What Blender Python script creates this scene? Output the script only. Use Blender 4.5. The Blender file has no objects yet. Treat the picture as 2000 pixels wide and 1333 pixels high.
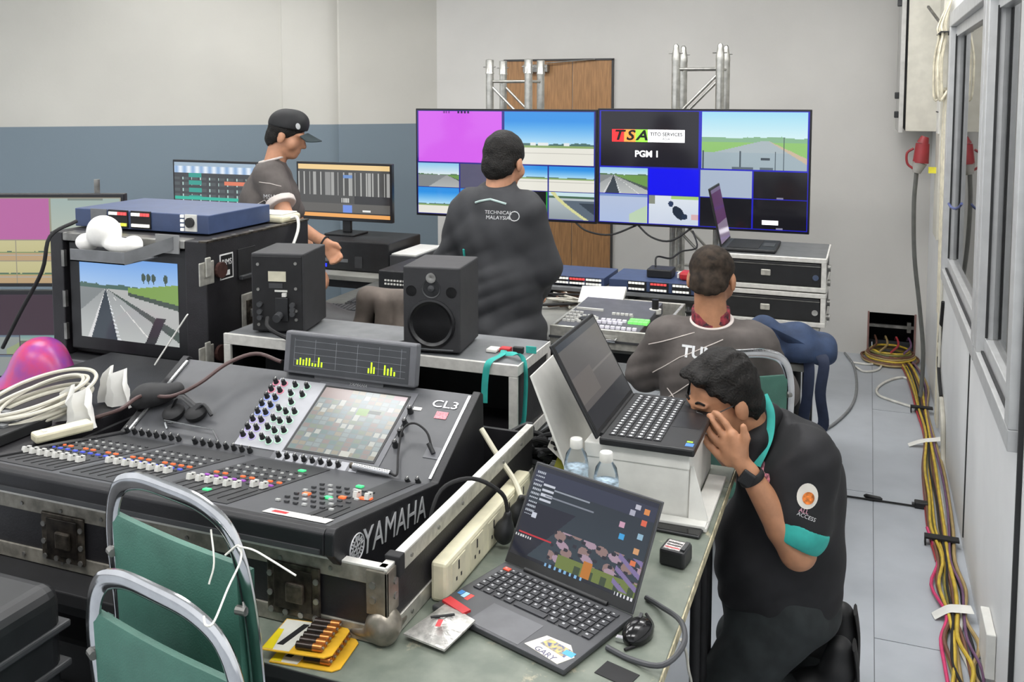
import bpy, bmesh, math, random
import numpy as np
from mathutils import Matrix, Vector
random.seed(7)
SC = bpy.context.scene
COL = SC.collection
# ------------------------------------------------------------------ camera
FPX, YAW, PITCH, CY = 1819.0, 0.366, 0.078, 324.0
CAMP = Vector((0, 0, 1.83))
_f = Vector((-math.sin(YAW)*math.cos(PITCH), math.cos(YAW)*math.cos(PITCH), -math.sin(PITCH)))
_r = Vector((math.cos(YAW), math.sin(YAW), 0)); _u = _r.cross(_f)
cd = bpy.data.cameras.new('camera'); cam = bpy.data.objects.new('camera', cd); COL.objects.link(cam)
cd.sensor_width = 36; cd.lens = FPX/2000*36; cd.shift_y = -(666.5-CY)/2000; cd.clip_start = .05
cam.matrix_world = Matrix(((_r.x, _u.x, -_f.x, 0), (_r.y, _u.y, -_f.y, 0), (_r.z, _u.z, -_f.z, CAMP.z), (0, 0, 0, 1)))
SC.camera = cam
# ------------------------------------------------------------------ world, exposure
w = bpy.data.worlds.new('world'); SC.world = w; w.use_nodes = True
bgn = w.node_tree.nodes['Background']; bgn.inputs[0].default_value = (.93, .96, 1, 1); bgn.inputs[1].default_value = 1.1
SC.view_settings.view_transform = 'Standard'; SC.view_settings.look = 'None'
SC.view_settings.exposure = 0.04; SC.view_settings.gamma = 1.0; SC.view_settings.use_curve_mapping = False
LAMP = 14.5      # strength of each ceiling panel

# ------------------------------------------------------------------ where a measured sight line meets a known plane
def ray(x, y): return _f + _r*((x-1000)/FPX) - _u*((y-CY)/FPX)
def Zp(x, y, z): v = ray(x, y); return CAMP + v*((z-CAMP.z)/v.z)
def Yp(x, y, Y): v = ray(x, y); return CAMP + v*(Y/v.y)
def Xp(x, y, X): v = ray(x, y); return CAMP + v*(X/v.x)
def Dp(x, y, d): return CAMP + ray(x, y)*d
def onplane(x, y, p, n): v = ray(x, y); return CAMP + v*((Vector(p)-CAMP).dot(n)/v.dot(n))

# ------------------------------------------------------------------ materials
def lin(c):
    if isinstance(c, str): c = tuple(int(c[i:i+2], 16) for i in (0, 2, 4))
    return tuple(((v/255)/12.92 if v/255 <= .04045 else ((v/255+.055)/1.055)**2.4) for v in c) + (1,)
MATS = {}
def mat(name, c, rough=.5, metal=0, var=.06, scale=18, bump=0, bscale=120, emit=None, c2=None, stretch=None, spec=.5, coat=0):
    if name in MATS: return MATS[name]
    m = bpy.data.materials.new(name); m.use_nodes = True; nt = m.node_tree; b = nt.nodes['Principled BSDF']
    L = lin(c); b.inputs['Roughness'].default_value = rough; b.inputs['Metallic'].default_value = metal
    b.inputs['Specular IOR Level'].default_value = spec; b.inputs['Coat Weight'].default_value = coat
    tc = nt.nodes.new('ShaderNodeTexCoord'); mp = nt.nodes.new('ShaderNodeMapping'); nt.links.new(tc.outputs['Object'], mp.inputs[0])
    if stretch: mp.inputs['Scale'].default_value = stretch
    if var or c2:
        nz = nt.nodes.new('ShaderNodeTexNoise'); nz.inputs['Scale'].default_value = scale; nz.inputs['Detail'].default_value = 5
        nt.links.new(mp.outputs[0], nz.inputs['Vector'])
        rp = nt.nodes.new('ShaderNodeValToRGB'); rp.color_ramp.elements[0].position = .35; rp.color_ramp.elements[1].position = .65
        a = L if c2 else tuple(max(0, v*(1-var*2)) for v in L[:3])+(1,)
        z = lin(c2) if c2 else tuple(min(1, v*(1+var*2)) for v in L[:3])+(1,)
        rp.color_ramp.elements[0].color = a; rp.color_ramp.elements[1].color = z
        nt.links.new(nz.outputs['Fac'], rp.inputs[0]); nt.links.new(rp.outputs[0], b.inputs['Base Color'])
    else: b.inputs['Base Color'].default_value = L
    if bump:
        n2 = nt.nodes.new('ShaderNodeTexNoise'); n2.inputs['Scale'].default_value = bscale; n2.inputs['Detail'].default_value = 4
        nt.links.new(mp.outputs[0], n2.inputs['Vector'])
        bp = nt.nodes.new('ShaderNodeBump'); bp.inputs['Strength'].default_value = bump; bp.inputs['Distance'].default_value = .01
        nt.links.new(n2.outputs['Fac'], bp.inputs['Height']); nt.links.new(bp.outputs[0], b.inputs['Normal'])
    if emit:
        b.inputs['Emission Color'].default_value = L; b.inputs['Emission Strength'].default_value = emit
    MATS[name] = m; return m
def attr_mat(name, emit=0, rough=.35):
    if name in MATS: return MATS[name]
    m = bpy.data.materials.new(name); m.use_nodes = True; nt = m.node_tree; b = nt.nodes['Principled BSDF']
    a = nt.nodes.new('ShaderNodeVertexColor'); a.layer_name = 'Col'; b.inputs['Roughness'].default_value = rough
    if emit:
        b.inputs['Base Color'].default_value = (.01, .01, .012, 1)
        nt.links.new(a.outputs[0], b.inputs['Emission Color']); b.inputs['Emission Strength'].default_value = emit
    else: nt.links.new(a.outputs[0], b.inputs['Base Color'])
    MATS[name] = m; return m
def glass_mat(name, tint=(.9, .93, .94), refl=.25, rough=.02):
    m = bpy.data.materials.new(name); m.use_nodes = True; nt = m.node_tree; nt.nodes.clear()
    o = nt.nodes.new('ShaderNodeOutputMaterial'); mx = nt.nodes.new('ShaderNodeMixShader'); t = nt.nodes.new('ShaderNodeBsdfTransparent')
    g = nt.nodes.new('ShaderNodeBsdfGlossy'); g.inputs['Roughness'].default_value = rough; t.inputs[0].default_value = tint+(1,)
    fr = nt.nodes.new('ShaderNodeLayerWeight'); fr.inputs[0].default_value = refl
    nt.links.new(fr.outputs['Fresnel'], mx.inputs[0]); nt.links.new(t.outputs[0], mx.inputs[1]); nt.links.new(g.outputs[0], mx.inputs[2]); nt.links.new(mx.outputs[0], o.inputs[0])
    MATS[name] = m; return m
BLK = mat('black_plastic', '1b1c1e', .45, var=.12); BLK2 = mat('matt_black', '141416', .7, var=.15); DGR = mat('dark_grey_plastic', '3a3b3d', .5)
GRY = mat('grey_plastic', '6c6e70', .5); WHT = mat('white_plastic', 'd9d8d2', .45, var=.03); CRM = mat('cream_plastic', 'd6d0b4', .5, var=.05)
ALU = mat('worn_aluminium', 'c0beb5', .38, .6, var=.08, scale=45); ALUW = mat('whitish_rail', 'd2d0ca', .45, .2, var=.04, scale=45)
CHR = mat('chrome', 'd2d3d5', .12, 1, var=.05); STL = mat('dull_steel', '8b8a86', .4, .8, var=.15); RUST = mat('worn_dark_steel', '4a443c', .45, .7, var=.35, scale=40)
SKIN = mat('skin', 'b98668', .55, var=.06, scale=25); SKIN2 = mat('skin_tan', 'b07e5e', .55, var=.06, scale=25); HAIR = mat('black_hair', '110e0b', .6, spec=.3, var=.3, scale=90, bump=.6, bscale=160)
TEAL = mat('teal_fabric', '2fa399', .7, var=.08); RED = mat('red_plastic', 'b8262d', .45); NAVY = mat('navy_paint', '39486a', .45, var=.05)
RUB = mat('black_rubber', '19191a', .75, var=.1); GRN = mat('green_vinyl', '426f61', .45, var=.07, scale=10, bump=.12, bscale=300)

# ------------------------------------------------------------------ mesh helpers
ROOT = {}
class MB:
    def __init__(s): s.V = []; s.F = []
    def add(s, vs, fs):
        o = len(s.V); s.V += [tuple(v) for v in vs]; s.F += [tuple(i+o for i in f) for f in fs]; return s
    def box(s, x, y, z, sx, sy, sz, R=None):
        vs = [Vector((a*sx/2, b*sy/2, c*sz/2)) for a in (-1, 1) for b in (-1, 1) for c in (-1, 1)]
        if R is not None: vs = [R @ v for v in vs]
        c = Vector((x, y, z)); return s.add([v+c for v in vs], [(0, 1, 3, 2), (4, 6, 7, 5), (0, 4, 5, 1), (2, 3, 7, 6), (0, 2, 6, 4), (1, 5, 7, 3)])
    def bb(s, x0, x1, y0, y1, z0, z1): return s.box((x0+x1)/2, (y0+y1)/2, (z0+z1)/2, x1-x0, y1-y0, z1-z0)
    def cyl(s, p0, p1, r0, r1=None, n=16):
        p0 = Vector(p0); p1 = Vector(p1); r1 = r0 if r1 is None else r1
        d = (p1-p0).normalized(); a = d.orthogonal().normalized(); b = d.cross(a)
        vs = [p+(a*math.cos(t*2*math.pi/n)+b*math.sin(t*2*math.pi/n))*r for p, r in ((p0, r0), (p1, r1)) for t in range(n)]
        return s.add(vs, [(i, (i+1) % n, n+(i+1) % n, n+i) for i in range(n)]+[tuple(range(n-1, -1, -1)), tuple(range(n, 2*n))])
    def bar(s, p0, p1, w, h, up=(0, 0, 1)):
        p0 = Vector(p0); p1 = Vector(p1); d = (p1-p0).normalized(); a = d.cross(Vector(up)).normalized(); b = a.cross(d)
        vs = [p+a*w/2*i+b*h/2*j for p in (p0, p1) for i, j in ((-1, -1), (1, -1), (1, 1), (-1, 1))]
        return s.add(vs, [(0, 1, 5, 4), (1, 2, 6, 5), (2, 3, 7, 6), (3, 0, 4, 7), (3, 2, 1, 0), (4, 5, 6, 7)])
    def prism(s, poly, fn, a, b):      # polygon swept from a to b, fn(u,v,t)->point
        n = len(poly); vs = [fn(u, v, t) for t in (a, b) for u, v in poly]
        return s.add(vs, [(i, (i+1) % n, n+(i+1) % n, n+i) for i in range(n)]+[tuple(range(n-1, -1, -1)), tuple(range(n, 2*n))])
    def lathe(s, prof, c=(0, 0, 0), n=20, R=None):
        c = Vector(c); vs = []
        for r, z in prof:
            for t in range(n):
                v = Vector((r*math.cos(t*2*math.pi/n), r*math.sin(t*2*math.pi/n), z)); vs.append((R @ v if R is not None else v)+c)
        fs = [(k*n+i, k*n+(i+1) % n, (k+1)*n+(i+1) % n, (k+1)*n+i) for k in range(len(prof)-1) for i in range(n)]
        return s.add(vs, fs+[tuple(range(n-1, -1, -1)), tuple(range((len(prof)-1)*n, len(prof)*n))])
    def tube(s, pts, r, n=8, flat=None, smooth=True, closed=False, sub=5):
        pts = [Vector(p) for p in pts]
        if smooth and len(pts) > 2:
            q = []; m = len(pts)
            for i in range(m if closed else m-1):
                p0 = pts[i-1] if (i or closed) else pts[0]*2-pts[1]; p1 = pts[i]; p2 = pts[(i+1) % m]
                p3 = pts[(i+2) % m] if (closed or i+2 < m) else p2*2-p1
                for k in range(sub):
                    t = k/sub; q.append(.5*((2*p1)+(p2-p0)*t+(2*p0-5*p1+4*p2-p3)*t*t+(3*p1-p0-3*p2+p3)*t**3))
            if not closed: q.append(pts[-1])
            pts = q
        m = len(pts); vs = []; a = None
        for i, p in enumerate(pts):
            d = ((pts[(i+1) % m] if (closed or i < m-1) else p)-(pts[i-1] if (closed or i) else p))
            d = d.normalized() if d.length > 1e-9 else Vector((0, 0, 1))
            a = (a-d*a.dot(d)) if a is not None else d.orthogonal()
            a = a.normalized() if a.length > 1e-6 else d.orthogonal().normalized(); b = d.cross(a)
            if flat: a0 = Vector(flat); a0 = (a0-d*a0.dot(d)).normalized(); a = a0; b = d.cross(a)
            ra, rb = (r if isinstance(r, tuple) else (r, r))
            vs += [p+a*ra*math.cos(2*math.pi*t/n)+b*rb*math.sin(2*math.pi*t/n) for t in range(n)]
        fs = [(k*n+i, k*n+(i+1) % n, ((k+1) % m)*n+(i+1) % n, ((k+1) % m)*n+i) for k in range(m if closed else m-1) for i in range(n)]
        if not closed: fs += [tuple(range(n-1, -1, -1)), tuple(range((m-1)*n, m*n))]
        return s.add(vs, fs)
    def mesh(s, name, m=None, smooth=False):
        me = bpy.data.meshes.new(name); me.from_pydata(s.V, [], s.F)
        if m: me.materials.append(m)
        b = bmesh.new(); b.from_mesh(me); bmesh.ops.recalc_face_normals(b, faces=b.faces); b.to_mesh(me); b.free()
        if smooth:
            me.polygons.foreach_set('use_smooth', [True]*len(me.polygons)); me.set_sharp_from_angle(angle=math.radians(40))
        return me
    def build(s, name, m, par=None, smooth=False, bev=0, seg=2, w=False, label=None):
        if w and par is not None:
            I = ROOT[par].inverted(); s.V = [tuple(I @ Vector(v)) for v in s.V]
        o = bpy.data.objects.new(name, s.mesh(name, m, smooth)); COL.objects.link(o)
        if par is not None: o.parent = par; ROOT[o] = ROOT[par]
        else: ROOT[o] = Matrix()
        if bev:
            bm = o.modifiers.new('bevel', 'BEVEL'); bm.width = bev; bm.segments = seg; bm.limit_method = 'ANGLE'; bm.angle_limit = .6
        if label: o['label'] = label
        return o
def thing(name, label, cat, loc=(0, 0, 0), rz=0, group=None, R=None):
    o = bpy.data.objects.new(name, None); COL.objects.link(o); o.empty_display_size = .05
    M = Matrix.Translation(loc) @ (R.to_4x4() if R is not None else Matrix.Rotation(rz, 4, 'Z')); o.matrix_world = M; ROOT[o] = M
    return tag(o, label, cat, group)
def tag(o, label, cat, group=None):
    o['label'] = label; o['category'] = cat
    if group: o['group'] = group
    return o
def solo(mb, name, m, label, cat, loc=None, group=None, **k):   # one mesh that is a thing; origin moved to loc
    if loc is not None: mb.V = [tuple(Vector(v)-Vector(loc)) for v in mb.V]
    o = mb.build(name, m, **k)
    if loc is not None: o.location = loc; ROOT[o] = Matrix.Translation(loc)
    return tag(o, label, cat, group)
def struct(o): o['kind'] = 'structure'; return o
def inst(name, me, par, loc, R=None, sc=None):
    o = bpy.data.objects.new(name, me); COL.objects.link(o); o.parent = par
    M = Matrix.Translation(loc)
    if R is not None: M = M @ R.to_4x4()
    if sc: M = M @ Matrix.Diagonal((*sc, 1))
    o.matrix_local = M; ROOT[o] = ROOT[par] @ M; return o
def rx(a): return Matrix.Rotation(a, 3, 'X')
def ry(a): return Matrix.Rotation(a, 3, 'Y')
def rz_(a): return Matrix.Rotation(a, 3, 'Z')
def text(s, size, m, par, M, name='lettering', ext=.0006, align='CENTER', label=None, sx=1, shear=0, bold=0):
    c = bpy.data.curves.new('t', 'FONT'); c.body = s; c.size = size; c.extrude = ext; c.align_x = align; c.align_y = 'CENTER'; c.resolution_u = 3; c.shear = shear; c.offset = bold*size
    t = bpy.data.objects.new('t', c); COL.objects.link(t); dg = bpy.context.evaluated_depsgraph_get()
    me = bpy.data.meshes.new_from_object(t.evaluated_get(dg)); bpy.data.objects.remove(t); me.name = name
    me.transform(ROOT[par].inverted() @ M @ Matrix.Diagonal((sx, 1, 1, 1)) if par is not None else M @ Matrix.Diagonal((sx, 1, 1, 1)))
    me.materials.clear(); me.materials.append(m)
    o = bpy.data.objects.new(name, me); COL.objects.link(o)
    if par is not None: o.parent = par; ROOT[o] = ROOT[par]
    if label: o['label'] = label
    return o
def frame(o, xd, yd):   # 4x4 with given origin, x axis, y axis
    x = Vector(xd).normalized(); z = x.cross(Vector(yd)).normalized(); y = z.cross(x)
    return Matrix(((x.x, y.x, z.x, o[0]), (x.y, y.y, z.y, o[1]), (x.z, y.z, z.z, o[2]), (0, 0, 0, 1)))

# flat picture on a fine grid: fn(u,v arrays)->(n,m,3) sRGB 0..1
def picture(name, m, par, o, xv, yv, nu, nv, fn, w=True, label=None):
    o = Vector(o); xv = Vector(xv); yv = Vector(yv)
    if w and par is not None:
        I = ROOT[par].inverted(); o = I @ o; xv = I.to_3x3() @ xv; yv = I.to_3x3() @ yv
    U, Vv = np.meshgrid(np.linspace(0, 1, nu+1), np.linspace(0, 1, nv+1))
    P = np.array(o)[None, None]+U[..., None]*np.array(xv)+Vv[..., None]*np.array(yv)
    idx = np.arange((nu+1)*(nv+1)).reshape(nv+1, nu+1)
    Fq = np.stack([idx[:-1, :-1], idx[:-1, 1:], idx[1:, 1:], idx[1:, :-1]], -1).reshape(-1, 4)
    me = bpy.data.meshes.new(name); n = len(Fq)
    me.vertices.add(len(idx.ravel())); me.vertices.foreach_set('co', P.reshape(-1))
    me.loops.add(n*4); me.loops.foreach_set('vertex_index', Fq.reshape(-1)); me.polygons.add(n); me.polygons.foreach_set('loop_start', np.arange(n)*4)
    me.update()
    u, v = np.meshgrid((np.arange(nu)+.5)/nu, (np.arange(nv)+.5)/nv)
    c = np.clip(fn(u, v), 0, 1); c = np.where(c <= .04045, c/12.92, ((c+.055)/1.055)**2.4)
    ca = me.color_attributes.new('Col', 'FLOAT_COLOR', 'CORNER')
    cc = np.ones((n, 4, 4), np.float32); cc[:, :, :3] = c.reshape(-1, 1, 3); ca.data.foreach_set('color', cc.reshape(-1))
    me.materials.append(m); ob = bpy.data.objects.new(name, me); COL.objects.link(ob)
    if par is not None: ob.parent = par; ROOT[ob] = ROOT[par]
    if label: ob['label'] = label
    return ob

# ------------------------------------------------------------------ rounded bodies: smooth union of tapered capsules and ellipsoids, meshed on a grid
def blob(name, prims, k, vox, m, par=None, cut=(), noise=None, w=True, label=None, smooth=1):
    def bounds(p):
        if p[0] == 'c':
            r = max(p[3], p[4]); a = np.array(p[1]); b = np.array(p[2]); return np.minimum(a, b)-r, np.maximum(a, b)+r
        r = max(p[2]); a = np.array(p[1]); return a-r, a+r
    bl = [bounds(p) for p in prims if p[0] != 'x']; lo = np.min([b[0] for b in bl], 0)-2.5*vox-.012; hi = np.max([b[1] for b in bl], 0)+2.5*vox+.012
    N = np.ceil((hi-lo)/vox).astype(int)+1
    ax = [lo[i]+vox*np.arange(N[i]) for i in range(3)]
    f = np.full(N, 1e3, np.float32)
    def ev(p, X, Y, Z):
        if p[0] == 'c':
            a = np.array(p[1], float); d = np.array(p[2], float)-a; L = max(d.dot(d), 1e-9)
            t = np.clip(((X-a[0])*d[0]+(Y-a[1])*d[1]+(Z-a[2])*d[2])/L, 0, 1)
            return np.sqrt((X-a[0]-t*d[0])**2+(Y-a[1]-t*d[1])**2+(Z-a[2]-t*d[2])**2)-(p[3]+t*(p[4]-p[3]))
        c = p[1]; R = np.array(p[3]).reshape(3, 3) if len(p) > 3 and p[3] is not None else np.eye(3); rr = p[2]
        x, y, z = X-c[0], Y-c[1], Z-c[2]
        q = [(R[0, i]*x+R[1, i]*y+R[2, i]*z) for i in range(3)]
        k0 = np.sqrt(sum((q[i]/rr[i])**2 for i in range(3))); k1 = np.sqrt(sum((q[i]/rr[i]**2)**2 for i in range(3)))+1e-9
        return k0*(k0-1)/k1
    for p in prims:
        kk = p[5] if (p[0] == 'c' and len(p) > 5) else k
        b = bounds(p); pad = kk*1.5+vox*3+.012
        i0 = np.maximum(((b[0]-pad-lo)/vox).astype(int), 0); i1 = np.minimum(((b[1]+pad-lo)/vox).astype(int)+2, N)
        sl = tuple(slice(i0[i], i1[i]) for i in range(3))
        X, Y, Z = np.meshgrid(*[ax[i][sl[i]] for i in range(3)], indexing='ij', sparse=True)
        d = ev(p, X, Y, Z).astype(np.float32); g = f[sl]
        if p[0] == 'x': f[sl] = np.maximum(g, -d); continue
        h = np.maximum(kk-np.abs(g-d), 0)/max(kk, 1e-6); f[sl] = np.minimum(g, d)-h*h*kk*.25
    X, Y, Z = np.meshgrid(*ax, indexing='ij', sparse=True)
    if noise is not None: f = f+noise(X, Y, Z).astype(np.float32)
    for cu in cut:                           # keep the side the normal points to; a third value makes the edge ragged
        pt, nn = cu[0], cu[1]; rg = cu[2]*(np.sin(190*X+60*Y+40*Z)+.8*np.sin(150*Y-90*X+70*Z+1)+.7*np.sin(83*X+140*Z+2)) if len(cu) > 2 else 0
        nn = np.array(nn, float); nn /= np.linalg.norm(nn)
        f = np.maximum(f, -((X-pt[0])*nn[0]+(Y-pt[1])*nn[1]+(Z-pt[2])*nn[2])+rg)
    f = f.astype(np.float32); f[0], f[-1] = 1, 1; f[:, 0], f[:, -1] = 1, 1; f[:, :, 0], f[:, :, -1] = 1, 1
    s = f < 0; n1 = [N[i]-1 for i in range(3)]
    cnt = sum(s[a:n1[0]+a, b:n1[1]+b, c:n1[2]+c].astype(np.int8) for a in (0, 1) for b in (0, 1) for c in (0, 1))
    act = (cnt > 0) & (cnt < 8); ci = np.argwhere(act); idx = np.full(n1, -1, np.int64); idx[act] = np.arange(len(ci))
    acc = np.zeros((len(ci), 3)); num = np.zeros(len(ci))
    cn = [(a, b, c) for a in (0, 1) for b in (0, 1) for c in (0, 1)]
    for a in cn:
        for axx in range(3):
            if a[axx]: continue
            b = list(a); b[axx] = 1
            fa = f[ci[:, 0]+a[0], ci[:, 1]+a[1], ci[:, 2]+a[2]]; fb = f[ci[:, 0]+b[0], ci[:, 1]+b[1], ci[:, 2]+b[2]]
            m_ = (fa < 0) != (fb < 0); t = np.where(m_, fa/np.where(m_, fa-fb, 1), 0)
            p = np.tile(np.array(a, float), (len(ci), 1)); p[:, axx] = t; acc[m_] += p[m_]; num[m_] += 1
    Vt = lo+(ci+acc/np.maximum(num, 1)[:, None])*vox
    Fs = []
    for axx in range(3):
        o1, o2 = [(1, 2), (2, 0), (0, 1)][axx]
        sl0 = [slice(1, -1)]*3; sl0[axx] = slice(0, -1); sl1 = list(sl0); sl1[axx] = slice(1, None)
        A = s[tuple(sl0)]; Bq = s[tuple(sl1)]; ed = np.argwhere(A != Bq)
        if not len(ed): continue
        off = np.ones(3, int); off[axx] = 0; e = ed+off; sg = A[tuple(ed.T)]
        def cell(d1, d2):
            q = e.copy(); q[:, o1] -= d1; q[:, o2] -= d2; return idx[tuple(q.T)]
        quad = np.stack([cell(1, 1), cell(0, 1), cell(0, 0), cell(1, 0)], 1); quad[~sg] = quad[~sg][:, ::-1]; Fs.append(quad)
    Fq = np.concatenate(Fs)
    if smooth:                                # a light smoothing of the grid steps
        for _ in range(smooth):
            S = Vt.copy(); C = np.ones(len(Vt))
            for i in range(4):
                np.add.at(S, Fq[:, i], Vt[Fq[:, (i+1) % 4]]); np.add.at(C, Fq[:, i], 1)
            Vt = S/C[:, None]
    if w and par is not None:
        I = np.array(ROOT[par].inverted()); Vt = Vt@I[:3, :3].T+I[:3, 3]
    me = bpy.data.meshes.new(name); n = len(Fq)
    me.vertices.add(len(Vt)); me.vertices.foreach_set('co', Vt.astype(np.float32).reshape(-1))
    me.loops.add(n*4); me.loops.foreach_set('vertex_index', Fq.reshape(-1).astype(np.int32)); me.polygons.add(n); me.polygons.foreach_set('loop_start', np.arange(n)*4)
    me.polygons.foreach_set('use_smooth', [True]*n); me.update(); me.validate()
    me.materials.append(m); o = bpy.data.objects.new(name, me); COL.objects.link(o)
    if par is not None: o.parent = par; ROOT[o] = ROOT[par]
    else: ROOT[o] = Matrix()
    if label: o['label'] = label
    return o
def grp(o, g): o['group'] = g; return o
# ================================================================== the room
def paint(name, up, low=None, h=1.584):
    m = mat(name, up, .75, var=.025, scale=1.2, bump=.05, bscale=60)
    if low:
        nt = m.node_tree; b = nt.nodes['Principled BSDF']; src = b.inputs['Base Color'].links[0].from_socket
        g = nt.nodes.new('ShaderNodeNewGeometry'); sx = nt.nodes.new('ShaderNodeSeparateXYZ'); nt.links.new(g.outputs['Position'], sx.inputs[0])
        gt = nt.nodes.new('ShaderNodeMath'); gt.operation = 'GREATER_THAN'; gt.inputs[1].default_value = h; nt.links.new(sx.outputs['Z'], gt.inputs[0])
        mx = nt.nodes.new('ShaderNodeMix'); mx.data_type = 'RGBA'; nt.links.new(gt.outputs[0], mx.inputs[0]); mx.inputs[6].default_value = lin(low); nt.links.new(src, mx.inputs[7]); nt.links.new(mx.outputs[2], b.inputs['Base Color'])
    return m
WALLP = paint('wall_paint_brightened', 'd0cec9'); DADO = paint('two_tone_paint', 'c3c1b9', '74828c'); WPAN = mat('white_wall_panel', 'e2e3e3', .45, var=.02, scale=3)  # same upper wall paint twice: back tone raised, left lowered to even the light
H = 3.1
FL = mat('floor_sheet', 'a5aab0', .32, var=.05, scale=5, c2='aeb3b9'); GAP = mat('dark_gap', '2b2c2d', .8)
fl = struct(MB().bb(-7, 1.7, -2, 7.1, -.12, -.006).build('floor', mat('floor_joint', '55585b', .8)))
me = MB().box(0, 0, -.0035, 1.218, 2.432, .007).mesh('floor_sheet', FL)
for i in range(-5, 1):
    for j in range(-1, 4):
        inst('floor_sheet', me, fl, (.064+1.22*(i+.5), 3.24-2.436*1.5+2.436*(j+(.5 if i % 2 else 0)), 0))
YB = 6.88
wb = MB().bb(-3.4, .035, YB, YB+.15, 0, H).bb(.334, .55, YB, YB+.15, 0, H).bb(.035, .334, YB, YB+.15, .304, H)
wb = struct(wb.build('wall_back', WALLP))
op = MB().bb(.0, .37, YB+.45, YB+.47, -.02, .34).bb(.0, .035, YB+.15, YB+.46, -.02, .34).bb(.334, .37, YB+.15, YB+.46, -.02, .34).bb(0, .37, YB+.15, YB+.46, .304, .34)
op.build('opening_lining', mat('dark_void', '0d0d0e', .9), wb)
MB().bb(.03, .34, YB+.03, YB+.05, .195, .215).bb(.285, .31, YB+.03, YB+.06, .17, .24).bb(.04, .28, YB+.06, YB+.08, .02, .035).build('opening_bar', STL, wb)
MB().bb(.028, .040, YB-.008, YB+.01, 0, .31).bb(.329, .341, YB-.008, YB+.01, 0, .31).build('opening_trim', mat('red_brown_trim', '8a6a64', .6), wb)
# left wall: an oblique run of wall with a shallow rounded pilaster
zl = 1.584
a0 = Zp(0, 248.5, zl); a1 = Zp(553, 243.4, zl); a2 = Zp(665, 243.0, zl); a3 = Vector((-3.29, YB, zl))
dl = (a1-a0); dl.z = 0; dl.normalize(); nl = Vector((dl.y, -dl.x, 0))
path = [a0-dl*1.6, a1+nl*0]
c0 = a1+nl*.015; c1 = a2+nl*.03
ppts = [c0, c0+(c1-c0)*.55, c0+(c1-c0)*.78+nl*-.008, c0+(c1-c0)*.9+nl*-.022, c0+(c1-c0)*.97+nl*-.045, a2-nl*.01]
def sheet(pts, z0, z1, th=.12):
    mb = MB(); n = len(pts)
    vs = [(p.x, p.y, z) for z in (z0, z1) for p in pts]
    mb.add(vs, [(i, i+1, n+i+1, n+i) for i in range(n-1)])
    return mb
wl = struct(sheet([a0-dl*1.6, a1], 0, H).build('wall_left', DADO))
sheet([a1]+ppts, 0, H).build('pilaster', DADO, wl, smooth=True)
sheet([a2-nl*.01, a3], 0, H).build('wall_return', DADO, wl)
# ceiling with its light panels
ce = struct(MB().bb(-7, .55, -2, 7.1, H, H+.1).build('ceiling', mat('ceiling_board', 'dcdcd8', .8, var=.02)))
lampm = mat('light_diffuser', 'faf9f8', .5, var=0, emit=LAMP)
lf = MB().bb(-.62, .62, -.32, .32, -.03, .0).mesh('frame', WHT); ld = MB().bb(-.58, .58, -.28, .28, -.036, -.029).mesh('diffuser', lampm)
for i, x in enumerate((-3.9, -2.0, -.25)):
    for j, y in enumerate((.7, 2.8, 4.85)):
        t = thing('ceiling_light', 'white ceiling light panel %s, %s' % (('on the left', 'in the middle', 'by the windows')[i], ('nearest the camera', 'halfway along', 'nearest the door')[j]), 'ceiling light', (x, y, H), 0, 'ceiling light panels')
        inst('frame', lf, t, (0, 0, 0)); inst('diffuser', ld, t, (0, 0, 0))
struct(MB().bb(.56, 2.5, -1, 9, H, H+.1).build('ceiling_beyond', mat('ceiling_board', 'dcdcd8')))
for j, y in enumerate((2.4, 5.2)):  # panels added in the unseen room to brighten the window glass
    t = thing('ceiling_light', 'added unseen light panel brightening the windows from the room beyond, %s' % ('nearer', 'farther')[j], 'ceiling light', (1.5, y, H), 0, 'ceiling light panels'); inst('frame', lf, t, (0, 0, 0)); inst('diffuser', ld, t, (0, 0, 0))
# right wall: lower boards, windows, cable column
XW = .40
wr = struct(MB().bb(XW+.05, XW+.16, 5.28, 7.0, 0, H).bb(XW+.05, XW+.16, -2, 5.3, 0, .86).bb(XW+.05, XW+.16, -2, 5.3, 2.25, H).bb(XW+.04, XW+.16, 2.0, 2.70, 0, H).build('wall_right', GAP))
for y0, y1, z0, z1 in ((5.46, 6.88, 0, H), (4.03, 5.45, 0, .865), (2.705, 4.02, 0, .865), (1.35, 2.685, 0, H), (-.1, 1.34, 0, H), (5.24, 5.45, .875, H), (2.705, 4.02, 2.24, H), (4.03, 5.23, 2.24, H)):
    MB().bb(XW, XW+.06, y0, y1, z0, z1).build('wall_panel', WPAN if y0 > 0 else WPAN, wr, bev=.002, seg=1)
MB().bb(XW-.012, XW, 2.688, 2.702, 0, H).build('panel_joint', GAP, wr); MB().bb(XW-.004, XW, 4.018, 4.034, .05, .86).build('panel_joint', GAP, wr)
FRM = mat('window_aluminium', 'bfc0c0', .35, .35, var=.03); GLS = glass_mat('window_glass', (.92, .93, .93), .5)
struct(MB().bb(2.4, 2.5, 0, 9, 0, H).build('wall_beyond', mat('beyond_paint', 'dddcd8', .8, var=.03)))
struct(MB().bb(.57, 2.4, 8.9, 9.0, 0, H).build('wall_beyond_end', mat('beyond_paint', 'dddcd8')))
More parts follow.
